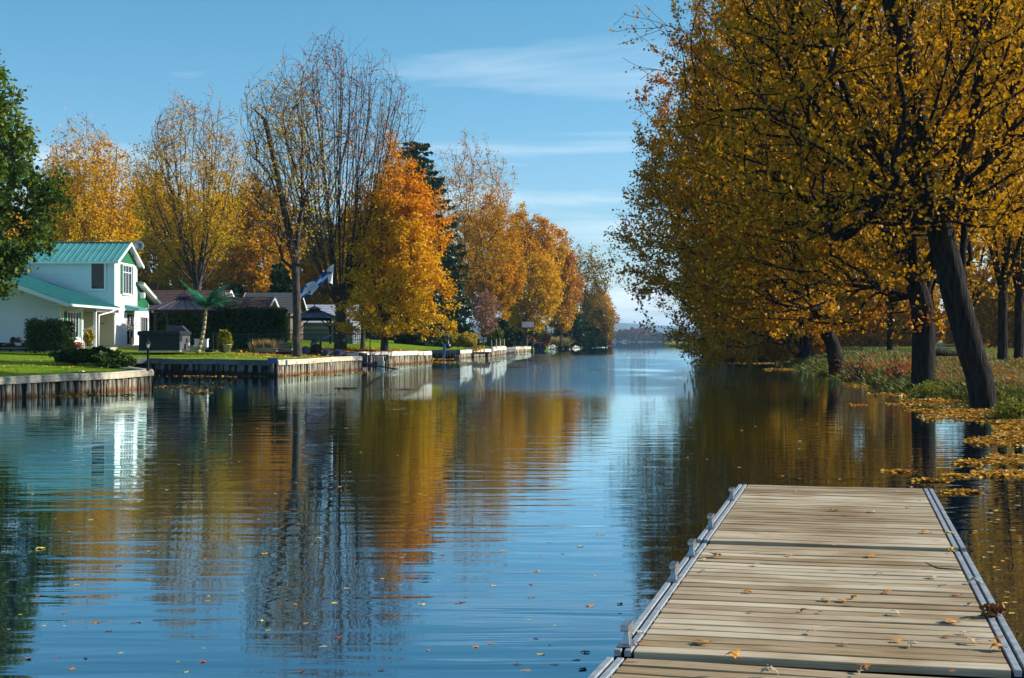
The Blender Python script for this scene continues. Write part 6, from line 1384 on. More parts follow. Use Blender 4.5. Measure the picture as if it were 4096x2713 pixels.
for i in range(int(Lb / .30)): mb = MB(); mb.box((i * .30 + .14, 0, .75), (.27, .03, 1.7 + .05 * (i % 3))); mb.build('fence_board', DW, bf)
# stump, posts, platform
bs = empty('birch_stump', lpos(1592, 151), 0, 'white birch stump with a pale board leaning on it on the lawn', 'tree stump')
mb = MB(); mb.tube([(0.1, 0, -.2), (0.1, 0, .1), (0.12, 0.02, .9), (0.1, 0, 1.35)], [.34, .27, .24, .25], 10); mb.build('trunk', mat('birch_bark', (0.10, 0.10, 0.11), (0.55, 0.55, 0.55), 4, 0.8, stretch=(1, 1, 4)), bs, True)
mb = MB(); mb.bar((-.25, -.28, 1.25), (.38, -.5, 0.02), .14, .03); mb.build('leaning_board', CAPWHITE, bs)
def wood_pile():
    r0 = empty('lumber_pile', on_left(1140, 1421), 0, 'stack of grey boards and logs at the foot of the slim dark tree', 'lumber pile'); g = random.Random(2); m = mat('grey_lumber', (0.07, 0.07, 0.08), (0.20, 0.19, 0.19), 3, 0.9, per_obj=.6)
    for i in range(9): mb = MB(); mb.box((0, 0, 0), (g.uniform(.75, 1.0), .7, .055)); o = mb.build('board', m, r0); o.location = (g.uniform(-.08, .08), 0, .22 + i * .062); o.rotation_euler = (0, g.uniform(-.07, .07), g.uniform(-.15, .15))
    for i in range(5): mb = MB(); mb.tube([(-.45, -.3 + i * .15, .09), (.45, -.3 + i * .15, .09)], .09, 8); mb.build('log', BARKDARK, r0)
wood_pile()
BLANK = mat('blue_grey_tarp', (0.035, 0.05, 0.085), (0.06, 0.08, 0.12), 2, 0.45, bump=.03, bscale=5)
def tarp(px0, px1, d, h, label):
    c = lpos((px0 + px1) / 2, d); w = (px1 - px0) / F * d; r0 = empty('covered_boat', c, 0, label, 'covered boat'); mb = MB(); n = 12; m_ = 8
    for i in range(n + 1):
        t = i / n; k = (math.sin(math.pi * min(1, t * 1.1 + .04)) ** .35); 
        for j in range(m_ + 1): a = math.pi * j / m_; mb.v.append(((t - .5) * w, -math.cos(a) * .5 * k, math.sin(a) ** .6 * h * k * (1 + .05 * math.sin(i * 2.1))))
    for i in range(n):
        for j in range(m_): a = i * (m_ + 1) + j; mb.f.append((a, a + 1, a + m_ + 2, a + m_ + 1))
    mb.build('tarp', BLANK, r0, True); mb = MB(); mb.box((0, 0, .06), (w * .9, .8, .14)); mb.build('hull', BLACKGAP, r0)
tarp(1288, 1335, 84, .46, 'low boat under dark blue grey tarp touching the rusty winch'); tarp(1330, 1388, 85, .42, 'low boat under dark blue grey tarp at the foot of the big trunk'); tarp(1205, 1245, 87, .55, 'dark covered boat hull between the slim tree and the winch')
RUST = mat('rusty_iron', (0.05, 0.022, 0.018), (0.13, 0.055, 0.035), 8, 0.85, bump=.01)
wc = empty('boat_winch', on_left(1266, 1421), 0, 'rusty brown boat winch machine with a pale board slanting up from it', 'winch')
mb = MB(); mb.lathe([(.30, -.22), (.30, -.19), (.16, -.18), (.16, .18), (.30, .19), (.30, .22)], n=16); o = mb.build('drum', RUST, wc, True); o.rotation_euler = (R(90), 0, 0); o.location = (-.05, 0, .42)
for x in (-.32, .22): mb = MB(); mb.bar((x, 0, -.05), (x + .03, 0, .85), .10, .12); mb.build('frame_post', RUST, wc)
mb = MB(); mb.box((-.05, 0, .06), (.8, .6, .1)); mb.build('frame_base', RUST, wc); mb = MB(); mb.box((-.12, .1, .88), (.32, .26, .22)); mb.build('engine_block', RUST, wc, bevel=.03)
mb = MB(); mb.bar((-.35, -.25, .62), (1.0, -.3, 1.28), .05, .13); mb.build('slanting_board', mat('blue_grey_board', (0.22, 0.29, 0.36), (0.30, 0.37, 0.44), 3, .7), wc)
# cooler, pots, grill, garden seats, step blocks
def simple(name, c, d, m, label, cat, bev=.02, rz=0):
    o = MB().box((0, 0, d[2] / 2), d).build(name, m, None, bevel=bev); o.location = c; o.rotation_euler = (0, 0, rz); return tag(o, label, cat)
cb = empty('storage_bench', (PX(806, 81.5), 81.5, 1.36), 0, 'pale blue white storage box behind the palm trunk', 'storage box')
for i in range(6): mb = MB(); mb.box((-.3 + i * .12, 0, .22), (.115, .4, .44)); mb.build('slat', WTRIM, cb)
mb = MB(); mb.box((0, 0, .46), (.78, .48, .04)); mb.build('lid', WTRIM, cb)
st = empty('timber_steps', (PX(766, 80.6), 80.6, 1.10), 0, 'tan timber steps at the base of the palm beside the hot tub', 'steps')
for i, (x, z, w) in enumerate(((-.28, .06, .5), (.12, .03, .3), (.5, .12, .8), (.25, .24, 1.0))): mb = MB(); mb.box((x, .3 * (i > 1), z), (w, .35, .11)); mb.build('step_board', TAN, st)
pot = MB().lathe([(.17, 0), (.23, .40), (.25, .40), (.25, .44), (.20, .44)], n=14).build('plant_pot', mat('stone_pot', (0.36, 0.33, 0.24), (0.46, 0.42, 0.32), 5, .8), None, smooth=True); pot.location = (PX(908, 80.6), 80.6, 1.08); tag(pot, 'beige round pot on the lawn under the yellow green bush', 'plant pot')
simple('black_planter', (PX(838, 80.2), 80.2, 1.08), (.42, .34, .18), BLACKGAP, 'low black tray between the palm and the potted bush', 'planter')
gr_ = empty('covered_grill', (PX(710, 86), 86, 1.45), 0, 'barbecue grill under a blue grey vinyl cover behind the hot tub', 'grill')
mb = MB(); mb.prism([(-.62, .55), (-.60, .95), (-.50, 1.18), (.32, 1.18), (.80, .72), (.78, .66), (.42, .9), (.42, .55)], 1, -.28, .28); mb.build('cover', mat('vinyl_cover', (0.03, 0.04, 0.06), (0.07, 0.085, 0.11), 3, .4), gr_, bevel=.04); mb = MB(); mb.box((-.1, 0, .28), (.9, .5, .56)); mb.build('cabinet', BLACKGAP, gr_)
for k, px in enumerate((682, 697)):
    r0 = empty('garden_chair', (PX(px, 83.9), 83.9, 1.42), 0, ('left', 'right')[k] + ' one of two cream curved chair backs showing above the hot tub', 'chair'); mb = MB()
    mb.tube([(-.14, 0, .75), (-.02, 0, .78), (.06, 0, .66), (.08, 0, .45)], .035, 6); mb.build('backrest', mat('cream_plastic', (.62, .58, .46), None, rough=.5), r0, True); mb = MB(); mb.box((.2, 0, .42), (.4, .42, .04)); mb.build('seat', BLACKGAP, r0)
    for x in (.05, .36):
        for y in (-.18, .18): mb = MB(); mb.tube([(x, y, 0), (x, y, .42)], .015, 5); mb.build('leg', BLACKGAP, r0)
# potted blossom tree
pt_ = empty('potted_tree', (PX(528, 88.2), 88.2, 1.46), 0, 'small potted ornamental tree with white blossoms before the glass door', 'potted tree')
mb = MB(); mb.lathe([(.11, 0), (.15, .46), (.155, .48), (.12, .48)], n=4); mb.build('pot', mat('brown_pot', (.055, .045, .04), None, rough=.6), pt_); mb = MB(); g = random.Random(5); tips = []
mb.tube([(0, 0, .4), (.02, 0, 1.0)], .018, 6)
for i in range(26): a = g.uniform(0, 6.28); r_ = g.uniform(.15, .6); q = (r_ * math.cos(a), r_ * math.sin(a) * .8, g.uniform(1.0, 1.65)); mb.tube([(.02, 0, .95 + .1 * g.random()), (q[0] * .6, q[1] * .6, q[2] * .85 + .05), q], .006, 3, False); tips.append(q)
mb.build('branches', BARKDARK, pt_); Pq = np.repeat(np.array(tips), 12, 0) + np.random.RandomState(1).normal(0, .09, (312, 3))
leaf_mat('white_blossom', [(0, (.55, .52, .50)), (1, (.75, .70, .68))]); o = piece('blossoms', leaf_mesh('blossoms', Pq, .055, MATS['white_blossom'], np.full(312, .5), np.random.RandomState(2), LEAF_Q), pt_); o['kind'] = 'stuff'
# trailer bars with red lamps before the house
tr_ = empty('boat_trailer', (PX(90, 79), 79, 1.2), 0, 'dark boat trailer with red lamps parked in shade against the white house', 'trailer')
TM = mat('galvanised', (.12, .14, .16), (.2, .22, .24), 5, .5, metal=.4)
for x0_, z0_, x1_, z1_ in ((-1.1, .30, -.4, .5), (.05, .40, .6, .28), (.75, .28, 1.55, .5), (-1.2, .12, 1.6, .12)): mb = MB(); mb.bar((x0_, 0, z0_), (x1_, 0, z1_), .07, .06); mb.build('frame_bar', TM, tr_)
for x in (-.33, .22, 1.68): mb = MB(); mb.box((x, -.03, .5), (.22, .06, .09)); mb.build('tail_lamp', mat('red_lamp', (.22, .008, .008), None, rough=.3), tr_)
for x in (-.55, -.22): mb = MB(); mb.lathe([(.16, -.12), (.2, 0), (.12, .16), (.03, .2)], n=8); o = mb.build('winch_housing', BLACKGAP, tr_); o.location = (x, .1, .55)
for x in (-.8, 1.0): mb = MB(); mb.lathe([(.1, -.09), (.26, -.09), (.26, .09), (.1, .09)], n=16); o = mb.build('wheel', BLACKGAP, tr_); o.rotation_euler = (R(90), 0, 0); o.location = (x, .5, .2)
hr = empty('handrail', (PX(350, 83), 83, 1.35), 0, 'white slanting handrail beside the yellow shrub at the porch', 'handrail'); mb = MB(); mb.bar((-.28, 0, .95), (.33, 0, 1.22), .05, .09); mb.build('rail', WTRIM, hr)
for x in (-.2, .28): mb = MB(); mb.box((x, 0, .5), (.05, .05, 1.15)); mb.build('baluster', WTRIM, hr)
# birdhouse and tree platform on the big trunk
bh = empty('birdhouse', at(1394, 1284, 93.4), 0, 'small grey wooden birdhouse fixed on the right side of the big trunk', 'birdhouse'); mb = MB(); mb.prism([(-.10, -.14), (.10, -.14), (.10, .08), (0, .17), (-.10, .08)], 1, -.08, .08); mb.build('box', CAPDARK, bh); mb = MB(); mb.lathe([(.025, 0), (.025, .004)], n=10); o = mb.build('entrance_hole', BLACKGAP, bh); o.rotation_euler = (R(90), 0, 0); o.location = (0, -.083, 0)
tp_ = empty('tree_platform', at(1360, 1180, 92.9), 0, 'dark wooden hunting platform box between the limbs of the big tree', 'tree platform')
for k in range(5): mb = MB(); mb.box((-.34 + k * .17, 0, .28), (.16, .6, .5)); mb.build('side_board', mat('black_wood', (0.02, 0.016, 0.013)), tp_)
mb = MB(); mb.box((0, 0, -.01), (1.1, .8, .05)); mb.build('floor_board', mat('black_wood', (0.02, 0.016, 0.013)), tp_)
# ramp and concrete blocks in the recess
RAMP = mat('dark_green_wood', (.018, .035, .04), (.03, .055, .06), 3, .6)
rp = empty('boat_ramp', (PX(1440, 86.5), 86.3, 0), 0, 'dark boat ramp sloping from the seawall recess into the water', 'ramp')
for k in range(4): mb = MB(); mb.bar((-.1, -.2 + k * .32, .42), (2.35, -.5 + k * .32, -.02), .30, .05); mb.build('ramp_board', RAMP, rp)
for k in range(4): mb = MB(); mb.box((-.1 + k * .13, .95, .55), (.12, .05, .85)); mb.build('panel_board', RAMP, rp)
cbk = empty('concrete_block_steps', (PX(1524, 99.5), 99.5, 0), 0, 'pale concrete blocks stacked as steps in the seawall recess', 'concrete blocks'); CB = mat('pale_concrete', (.50, .48, .40), (.64, .62, .54), 4, .9, per_obj=.3)
for r_ in range(4):
    for k in range(2): mb = MB(); mb.box((-.12 + k * .24 + .04 * (r_ % 2) - .03 * r_, -.1 * (3 - r_) * .5, .05 + r_ * .17), (.225, .3, .155)); mb.build('block', CB, cbk, bevel=.012)
# paddleboard
pbd = empty('paddleboard', (PX(1774, 137.6), 137.6, 0), 0, 'blue and white paddleboard leaning upright on the shaded seawall', 'paddleboard'); out = []
for i in range(20): a = 6.283 * i / 20; out.append((.175 * math.copysign(abs(math.cos(a)) ** .8, math.cos(a)), .62 + .72 * math.sin(a) * 1.0))
mb = MB(); mb.prism(out, 1, -.05, .05); o = mb.build('board', mat('board_blue', (.16, .24, .48), None, rough=.3), pbd, bevel=.02); o.rotation_euler = (R(-8), R(4), 0)
mb = MB(); mb.prism([(x + (.31 if False else 0), y) for x, y in [(.11, .05), (.17, .35), (.18, .75), (.14, 1.15), (.08, 1.30), (.06, 1.28), (.11, 1.1), (.14, .75), (.13, .35), (.08, .06)]], 1, -.065, -.051); o = mb.build('edge_stripe', WTRIM, pbd); o.rotation_euler = (R(-8), R(4), 0)
# chimenea
CH = mat('dark_cast_iron', (.02, .022, .03), (.035, .038, .05), 6, .4, spec=.6)
ch = empty('chimenea', (PX(1792, 141), 141, float(zleft([(PX(1792, 141), 141)])[0])), 0, 'dark pot bellied chimenea stove standing on the lawn edge', 'chimenea')
ch.location.z = H(1401, 141); mb = MB(); mb.lathe([(.12, .14), (.24, .2), (.31, .36), (.29, .5), (.17, .64), (.10, .72), (.085, 1.1), (.09, 1.3), (.12, 1.32), (.12, 1.36), (.08, 1.45), (.02, 1.47)], n=18); mb.build('body', CH, ch, True)
for k in range(3): a = k * 2.094 + .5; mb = MB(); mb.tube([(.15 * math.cos(a), .15 * math.sin(a), .2), (.27 * math.cos(a), .27 * math.sin(a), -.08)], .025, 6); mb.build('leg', CH, ch)
mb = MB(); mb.box((0, -.29, .36), (.2, .05, .16)); mb.build('door', BLACKGAP, ch, bevel=.02)
for px, lab in ((1831, 'left'), (1862, 'right')):
    q = (PX(px, 141.5), 141.5, H(1399, 141.5)); r0 = empty('solar_light', q, 0, lab + ' of two small black solar lights near the wall right of the chimenea', 'garden light'); mb = MB(); mb.tube([(0, 0, -.1), (0, 0, .16)], .018, 5); mb.build('stake', BLACKGAP, r0); mb = MB(); mb.lathe([(.04, .15), (.06, .26), (.075, .27), (.02, .32)], n=8); mb.build('lamp_head', BLACKGAP, r0)
# platform and yellow adirondack chair
pz = H(1409, 147); plat = empty('water_platform', (PX(1914, 147), 147, pz), 0, 'dark timber platform on posts over the water under the yellow chair', 'platform')
for i in range(9): mb = MB(); mb.box((-1.02 + i * .255, 0, 0), (.25, 1.6, .05)); mb.build('deck_board', CAPDARK, plat)
mb = MB(); mb.box((0, -.8, -.11), (2.3, .06, .2)); mb.build('beam', CAPDARK, plat)
for x, y in ((.85, -.7), (-.9, -.7), (.85, .7)): mb = MB(); mb.tube([(x, y, -.05), (x, y, -pz - .5)], [.16, .11], 8); mb.build('post', BARKDARK, plat)
YEL = mat('mustard_paint', (.50, .27, .02), (.58, .33, .03), 2, .6)
ac = empty('adirondack_chair', (PX(1914, 147), 146.7, pz + .03), 0.55, 'mustard yellow adirondack chair facing the canal on the small platform', 'chair'); ac.scale = (1.12, 1.12, 1.12)
for y in (-.3, .3):
    mb = MB(); mb.bar((-.55, y, .03), (.42, y, .36), .03, .12); mb.build('seat_side', YEL, ac); mb = MB(); mb.box((.40, y * 1.08, .27), (.09, .03, .54)); mb.build('front_leg', YEL, ac)
    mb = MB(); mb.box((.05, y * 1.15, .56), (.78, .13, .025)); mb.build('armrest', YEL, ac); mb = MB(); mb.bar((-.30, y * 1.02, .05), (-.34, y * 1.02, .56), .03, .07); mb.build('back_leg', YEL, ac)
for k in range(5): mb = MB(); mb.bar((-.18 + k * .13, -.3, .20 + k * .038), (-.18 + k * .13, .3, .20 + k * .038), .11, .02); mb.build('seat_slat', YEL, ac)
for k in range(5): y = -.24 + k * .12; mb = MB(); mb.bar((-.20, y, .20), (-.52, y * 1.25, .98 + .10 * math.cos(y * 5)), .105, .02); mb.build('back_slat', YEL, ac)
# no wake sign on pole
s2 = empty('pole_sign', (PX(1942, 149), 149, H(1400, 149)), 0, 'white sign with a red crossed circle on a thin pole right of the chair', 'sign')
mb = MB(); mb.tube([(-.10, .02, -.2), (-.10, .02, 1.1)], .02, 6); mb.build('pole', TM, s2); mb = MB(); mb.box((0, 0, 1.08), (.29, .02, .50)); mb.build('panel', mat('sign_white', (.52, .55, .66), None, rough=.5), s2)
SR = mat('sign_red', (.28, .06, .08), None, rough=.5); o = ring((0, 1.16), .075, .10, -.013, 20).build('circle', SR, s2); mb = MB(); mb.bar((-.06, -.014, 1.22), (.06, -.014, 1.10), .02, .003); mb.build('slash', SR, s2); mb = MB(); mb.box((.02, 0, .76), (.22, .02, .08)); mb.build('lower_plate', BLUE, s2)
for k, (px, h) in enumerate(((1965, .75), (1984, .85), (2000, .8), (2016, .85))): o = MB().tube([(0, 0, -.3), (.02, 0, h * .5), (0, 0, h)], [.09, .075, .07], 7).build('mooring_post', STAKE, None); o.location = (PX(px, 160 + k * 6), 160 + k * 6, H(1385, 165)); tag(o, ('leftmost', 'second', 'third', 'rightmost')[k] + ' of four grey posts standing on the white capped seawall', 'post', 'posts on the seawall')
# stilted shelter
sh = empty('stilted_shelter', (PX(2112, 214), 214, 1.0), 0, 'ribbed grey metal roof shelter on thin stilts under the golden maple', 'shelter'); MR = mat('ribbed_metal', (.22, .25, .30), (.34, .37, .42), 4, .4, metal=.5)
for k in range(7):
    mb = MB(); x = -.78 + k * .26; mb.add([(x - .125, -.6, 2.72), (x + .125, -.6, 2.72), (x + .125, .5, 3.55), (x - .125, .5, 3.55), (x - .125, -.6, 2.67), (x + .125, -.6, 2.67), (x + .125, .5, 3.5), (x - .125, .5, 3.5)], [(0, 1, 2, 3), (7, 6, 5, 4), (0, 4, 5, 1), (1, 5, 6, 2), (2, 6, 7, 3), (3, 7, 4, 0)]); mb.build('roof_panel', MR, sh)
for x, y in ((.6, -.5), (.78, -.5), (-.75, .4), (.75, .4)): mb = MB(); mb.tube([(x, y, -.4), (x, y, 2.75 + (y + .6) * .6)], .045, 6); mb.build('post', IRON, sh)
mb = MB(); mb.box((0, -.5, 2.6), (1.7, .08, .12)); mb.build('beam', IRON, sh)
# boats
def boat(px, py, d, w, label, hull, seed, cover=True):
    r0 = empty('motorboat', (PX(px, d), d, 0), 0, label, 'boat'); n = 10; mb = MB()
    for i in range(n + 1):
        t = i / n; hw = w / 2 * (1 - t ** 3 * .95); y = t * w * 2.1
        mb.v += [(-hw, y, .62 + .15 * t), (-hw * .92, y, .2), (-hw * .5, y, -.12), (0, y, -.2), (hw * .5, y, -.12), (hw * .92, y, .2), (hw, y, .62 + .15 * t)]
    for i in range(n):
        for j in range(6): a = i * 7 + j; mb.f.append((a, a + 1, a + 8, a + 7))
    mb.f.append(tuple(range(7))); mb.build('hull', hull, r0, True)
    mb = MB(); mb.box((0, w, .55), (w * .86, w * 1.7, .06)); mb.build('deck', BLACKGAP, r0)
    if cover: mb = MB(); mb.prism([(-w * .44, .6), (-w * .4, 1.15), (-w * .2, 1.35), (w * .25, 1.3), (w * .43, 1.0), (w * .45, .6)], 1, .3, w * 1.3); mb.build('cover', NAVY, r0, bevel=.08)
    mb = MB(); mb.box((0, -.22, .85), (.42, .5, .55)); mb.build('outboard_cowl', BLACKGAP, r0, bevel=.1); mb = MB(); mb.box((0, -.2, .2), (.16, .2, .9)); mb.build('outboard_leg', BLACKGAP, r0)
    mb = MB(); mb.tube([(-w * .42, w * .5, .6), (-w * .4, w * .45, 1.3), (w * .2, w * .45, 1.38)], .04, 6); mb.build('windscreen_frame', WTRIM, r0)
    return r0
boat(2158, 1405, 229, 2.15, 'blue grey motorboat with dark cover and outboard moored before the flower bushes', mat('blue_hull', (.09, .12, .22), None, rough=.3), 1)
boat(2346, 1390, 352, 2.7, 'dark motorboat moored farthest away under the dark firs', mat('dark_hull', (.03, .05, .06), None, rough=.3), 2)
o = simple('white_raft', (PX(2384, 372), 372, 0.05), (1.9, 1.2, .5), WTRIM, 'small white floating raft beside the farthest motorboat', 'raft', .05)
lf = empty('boat_lift_frame', (PX(2328, 350), 354, 0.4), 0, 'white pipe boat lift frame behind the farthest motorboat', 'boat lift')
for x in (-1.15, 1.1): mb = MB(); mb.tube([(x, 0, 0), (x, 0, 2.15)], .07, 6); mb.build('post', WTRIM, lf)
mb = MB(); mb.tube([(-1.15, 0, 2.15), (1.1, 0, 2.15)], .07, 6); mb.build('crossbar', WTRIM, lf); mb = MB(); mb.box((.3, .5, .9), (1.4, .1, 1.7)); mb.build('canvas', mat('grey_canvas', (.16, .19, .22), None, rough=.8), lf)
mo = empty('marker_post', (PX(2202, 268), 268, .8), 0, 'pale blue green lobed sign shape on a post among the orange shrubs', 'marker'); mb = MB(); mb.tube([(0, 0, 0), (0, 0, 1.5)], .08, 6); mb.build('post', CAPDARK, mo)
mb = MB(); mb.prism([(-.38, 2.25), (-.42, 1.95), (-.25, 1.7), (-.12, 1.45), (.15, 1.42), (.22, 1.7), (.36, 1.85), (.42, 2.15), (.3, 2.35), (.1, 2.3), (-.1, 2.38)], 1, -.03, .03); mb.build('plate', mat('verdigris', (.22, .30, .31), None, rough=.6), mo)
pp = empty('pier_posts', (PX(2254, 288), 288, 0), 0, 'cluster of tall dark mooring piles left of the far seawall', 'mooring piles'); g = random.Random(8)
for k in range(6): x = -.7 + k * .28; mb = MB(); mb.tube([(x, g.uniform(-.5, .5), -.5), (x + g.uniform(-.06, .06), 0, g.uniform(1.2, 2.4))], .11, 7); mb.build('pile', BARKDARK, pp)
mb = MB(); mb.box((0, 0, .5), (2.0, 1.2, .5)); mb.build('crib', BARKDARK, pp)

# ------------------------------------------------------------------ right bank things
dd = empty('pile_dock', (PX(2890, 147), 147, 0), 0, 'dark timber dock on piles under the spreading maple on the right', 'dock'); x0d = PX(2775, 172) - PX(2890, 147)
pA, pB = Vector((0.1, 0, .72)), Vector((x0d, 25, .80)); pC = Vector((PX(2868, 147) - PX(2890, 147) + 4.5, 0, .72))
for k in range(40): t = (k + .5) / 40; q = pA + (pB - pA) * t; mb = MB(); mb.box((q.x + .7, q.y, q.z), (1.9, .6, .06)); mb.build('deck_board', CAPDARK, dd)
for k in range(10): t = (k + .5) / 10; mb = MB(); mb.box((pA.x + 1.7 + t * 3.0, .3, .72), (.29, 1.7, .06)); mb.build('deck_board', CAPDARK, dd)
mb = MB(); mb.bar(pA + Vector((-.3, -.1, -.12)), pB + Vector((-.3, 0, -.12)), .08, .2); mb.bar(pA + Vector((-.3, -.1, -.55)), pB + Vector((-.3, 0, -.5)), .06, .12); mb.build('side_beam', mat('blue_grey_beam', (.05, .06, .075), (.08, .09, .105), 2, .6), dd)
mb = MB(); mb.bar((-.3, -.6, .58), (4.6, -.6, .58), .08, .2); mb.bar((-.3, -.6, .2), (4.6, -.6, .2), .06, .3); mb.build('side_beam', BARKDARK, dd)
for k in range(11): t = k / 10; q = pA + (pB - pA) * t; mb = MB(); mb.tube([(q.x - .25, q.y, -.6), (q.x - .25, q.y, .74)], .10, 6); mb.build('pile', BARKDARK, dd)
for k in range(6): mb = MB(); mb.tube([(-.3 + k * .95, -.58, -.6), (-.3 + k * .95, -.58, .74)], .10, 6); mb.build('pile', BARKDARK, dd)
lp_ = empty('lamp_mast', (PX(2790, 180), 180, .5), 0, 'thin dark lamp mast by the far end of the dark dock', 'mast'); mb = MB(); mb.tube([(0, 0, 0), (0, 0, 1.9)], .05, 6); mb.build('pole', IRON, lp_); mb = MB(); mb.box((0, 0, 1.95), (.25, .25, .2)); mb.build('lamp_head', IRON, lp_)
tuft('reed_bed', 'patch of low reeds on the far right point by the open lake', (PX(2762, 428), 428, 0.0), 5.0, 1.6, 900, YG, 31, 0.5, 'reeds', wid=.25, kind='stuff', d=2.0)
# bank edge grass and weeds
def edge_grass(label, n, h, spots, seed, m, wid=0.02, mu=.5, inset=(0.0, 1.5)):
    g = np.random.RandomState(seed); A = np.array(RB, float); seg = []; 
    for a, b in zip(A[:-1], A[1:]):
        if a[1] < spots[0] or b[1] > spots[1] or b[1] < a[1] - 30: continue
        seg.append((a, b))
    Ls = np.array([np.linalg.norm(b - a) / max(20, (a[1] + b[1]) / 2) for a, b in seg]); k = g.choice(len(seg), n, p=Ls / Ls.sum()); a = np.array([s[0] for s in seg])[k]; b = np.array([s[1] for s in seg])[k]; t = g.uniform(0, 1, (n, 1)); nrm = np.c_[(b - a)[:, 1], -(b - a)[:, 0]]; nrm /= np.linalg.norm(nrm, axis=1)[:, None]
    P = a + (b - a) * t + nrm * g.uniform(inset[0], inset[1], (n, 1)) ; z = zright(P); cl = .45 + .55 * (np.sin(P[:, 0] * 3.1 + P[:, 1] * 1.7) * np.sin(P[:, 1] * 2.3) > -.1)
    hh = h * g.uniform(.4, 1.1, n) * cl; hh = hh * (1 + np.clip(P[:, 1] - 50, 0, 60) / 60); wid_ = wid * (1 + np.clip(P[:, 1] - 35, 0, 100) / 40)
    yaw = g.uniform(0, 3.14, n); s = np.c_[np.cos(yaw), np.sin(yaw), np.zeros(n)] * wid_[:, None] / 2; base = np.c_[P, z - .02]; ln = np.c_[-nrm * hh[:, None] * .45 + g.normal(0, .28, (n, 2)) * hh[:, None], hh]
    V = np.stack([base - s, base + s, base + ln * (.5, .5, .7) + s * .7, base + ln * (1.15, 1.15, 1.0)], 1).reshape(-1, 3); b_ = (np.arange(n) * 4)[:, None]
    o = bpy.data.objects.new('bank_grass', np_mesh('bank_grass', V, [np.concatenate([b_ + np.array([[0, 1, 2]]), b_ + np.array([[0, 2, 3]])])], m, np.repeat(np.clip(mu + g.normal(0, .2, n), 0, 1), 4))); col.objects.link(o); tag(o, label, 'grass', kind='stuff')
GRASS = leaf_mat('bank_grass_blades', [(0.0, (0.04, 0.055, 0.006)), (0.5, (0.11, 0.13, 0.010)), (0.85, (0.22, 0.19, 0.02)), (1.0, (0.28, 0.18, 0.04))], trans=.35)
edge_grass('long green grass hanging over the edge of the right bank', 26000, .25, (26, 142), 1, GRASS, .020, .42)
edge_grass('shorter grass blades over the right bank lawn', 24000, .14, (26, 142), 2, GRASS, .02, .45, (1.0, 9.0))
for i, (px, d, w, h, lab) in enumerate(((4060, 31.6, 1.0, .75, 'tall weedy plant at the right frame edge by the leaf carpet'), (3720, 43.8, .9, .55, 'leafy weed clump at the water edge below the double trunk'), (3330, 68.5, 1.3, .6, 'light green weed clump at the foot of the canal side maple'), (3930, 40.5, .8, .45, 'weed clump behind the base of the leaning maple'), (4020, 31.9, .6, .5, 'small weedy plant left of the tall one at the right frame edge'))):
    p = rpos(px, d); shrub('weed_clump', lab, (p.x, p.y, p.z + h * .42), (w / 2, w / 2.4, h / 2), 1500, YG, .055 if d < 45 else .09, 200 + i, mu=.45, stems_=14, lump=.3, shell=.3, cat='plant', group='weeds on the right bank')
for i, (px, d, w, h, lab) in enumerate(((3440, 60, 2.2, 1.15, 'red leaved maple sapling cluster on the bank left of the double trunk'), (3600, 52, 1.6, .9, 'red and yellow saplings just left of the double trunk'))):
    p = rpos(px, d); shrub('red_sapling', lab, (p.x, p.y, p.z + h * .5), (w / 2, w / 2.4, h / 2), 200, RED, .10, 220 + i, mu=.6, stems_=26, lump=.3, shell=.2, cat='sapling', shape=LEAF_M)
for i, (px0, px1, py0, py1, d, m, mu, lab) in enumerate(((2850, 3080, 1180, 1440, 150, OLIVE, .55, 'dense golden bush over the dark dock'), (2960, 3120, 1250, 1452, 118, YG, .35, 'green leaved brush at the water behind the leaf drift'), (2900, 3050, 1330, 1440, 128, MAUVE, .1, 'bare brown brush at the water edge left of the green brush'), (3080, 3260, 1240, 1440, 105, OLIVE, .6, 'gold bush between the spreading maple trunks'), (3120, 3400, 1180, 1400, 150, OLIVE, .6, 'wide gold thicket across the back of the park'), (3380, 3560, 1180, 1385, 170, OLIVE, .5, 'gold thicket at the far side of the park lawn'),
        (3560, 3720, 1150, 1378, 150, OLIVE, .62, 'gold orange thicket behind the double trunk'), (3830, 4000, 1150, 1385, 140, OLIVE, .5, 'dark gold thicket behind the leaning trunk'), (3960, 4200, 1130, 1390, 130, OLIVE, .5, 'gold thicket at the right frame edge'))):
    w_ = (px1 - px0) * .2
    c, r_ = ball(px0 - w_, px1 + w_, py0, py1 + 12, d, depth=(px1 - px0) / F * d * .3); shrub('thicket', lab, c, r_, 17000, m, .30 * d / 120, 240 + i, mu=mu, sd=.15, stems_=12, lump=.2, group='thickets on the right bank', shell=.6)
lg = MB().tube([(-1.2, 0, .1), (-.4, .2, .22), (.9, .5, .15)], [.12, .16, .10], 8).build('fallen_log', BARKDARK, None, smooth=True); lg.location = rpos(3790, 62); lg.location.z += .12; tag(lg, 'dark fallen log lying on the grass between the trunks', 'log')
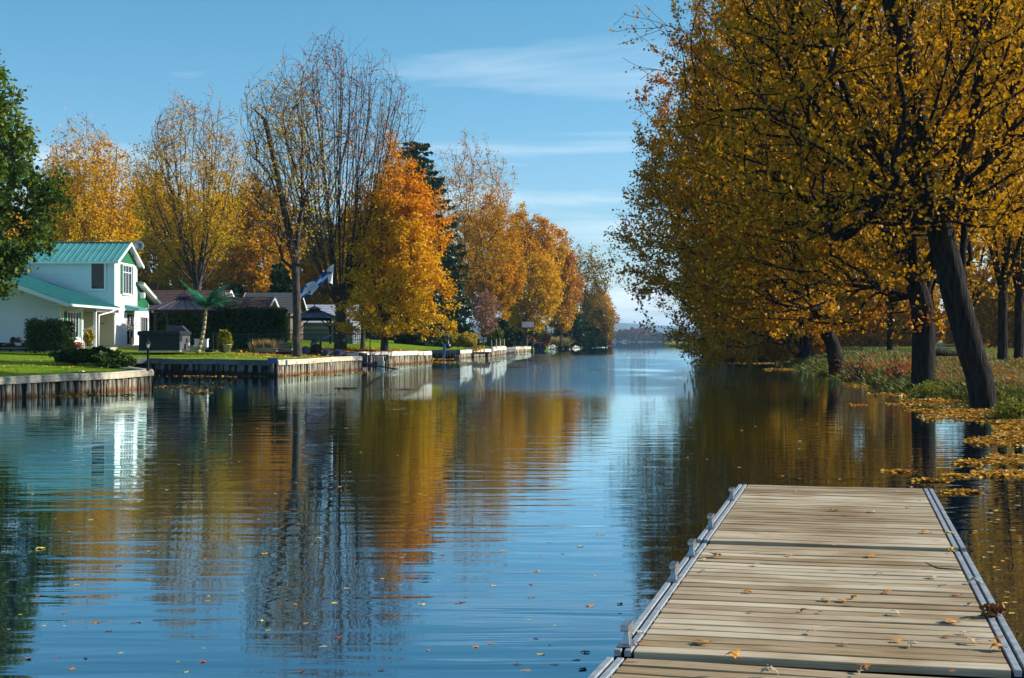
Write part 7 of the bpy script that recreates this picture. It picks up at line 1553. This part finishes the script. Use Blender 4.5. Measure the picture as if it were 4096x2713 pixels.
stp = empty('park_bench', rpos(3800, 125), 0, 'low tan concrete bench seen through the gap between the trunks', 'bench'); mb = MB(); mb.box((0, 0, .42), (2.4, .5, .12)); mb.build('seat', mat('concrete', (0.34, 0.30, 0.22)), stp)
for x in (-.9, .9): mb = MB(); mb.box((x, 0, .18), (.3, .45, .4)); mb.build('support', mat('concrete', (0.34, 0.30, 0.22)), stp)
mb = MB(); q = rpos(4060, 31.5); mb.tube([(0, 0, 0), (-.35, -.1, .34), (-.72, -.15, .60)], [.02, .015, .006], 5); o = mb.build('dead_stick', BARKDARK, None, True); o.location = q + Vector((.15, -.3, -.05)); tag(o, 'thin dead stick poking out over the leaf carpet at the right', 'stick')

for k, (pa, pb_, yy, h, lab) in enumerate(((3090, 3735, 172, 3.4, 'long low brush closing the back of the park lawn left of the gap'), (3815, 4300, 158, 3.6, 'long low brush closing the back of the park lawn right of the gap'))):
    foliage_box('brush', lab, PX(pa, yy), PX(pb_, yy), yy, yy + 3, .8, .8 + h, 16000, OLIVE, 300 + k, .34, 'brush', .35, .45)
TM2 = mat('trailer_and_wall_shade', (.012, .014, .018), None, rough=.6)
mb = MB(); mb.box((.1, .25, .12), (3.3, .5, .28)); mb.build('wall_base_shade', TM2, tr_, bevel=.04)  # dark box added for the shade band along the wall base
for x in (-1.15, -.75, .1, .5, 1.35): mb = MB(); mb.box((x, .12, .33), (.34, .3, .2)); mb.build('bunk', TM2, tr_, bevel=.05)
# ------------------------------------------------------------------ haze
mh = bpy.data.materials.new('air'); mh.use_nodes = True; n_, l_ = mh.node_tree.nodes, mh.node_tree.links; n_.clear(); o_ = N(n_, 'ShaderNodeOutputMaterial'); v_ = N(n_, 'ShaderNodeVolumePrincipled')
v_.inputs['Color'].default_value = (0.44, 0.73, 1.0, 1); v_.inputs['Density'].default_value = HAZE; v_.inputs['Anisotropy'].default_value = 0.0; l_.new(v_.outputs[0], o_.inputs['Volume'])
hb = MB().box((0, 4600, 60), (19400, 10600, 126)).build('haze', mh, None); tag(hb, kind='stuff'); hb['label'] = 'thin blue haze over the lake and far hills'; hb['category'] = 'haze'; hb.visible_shadow = True
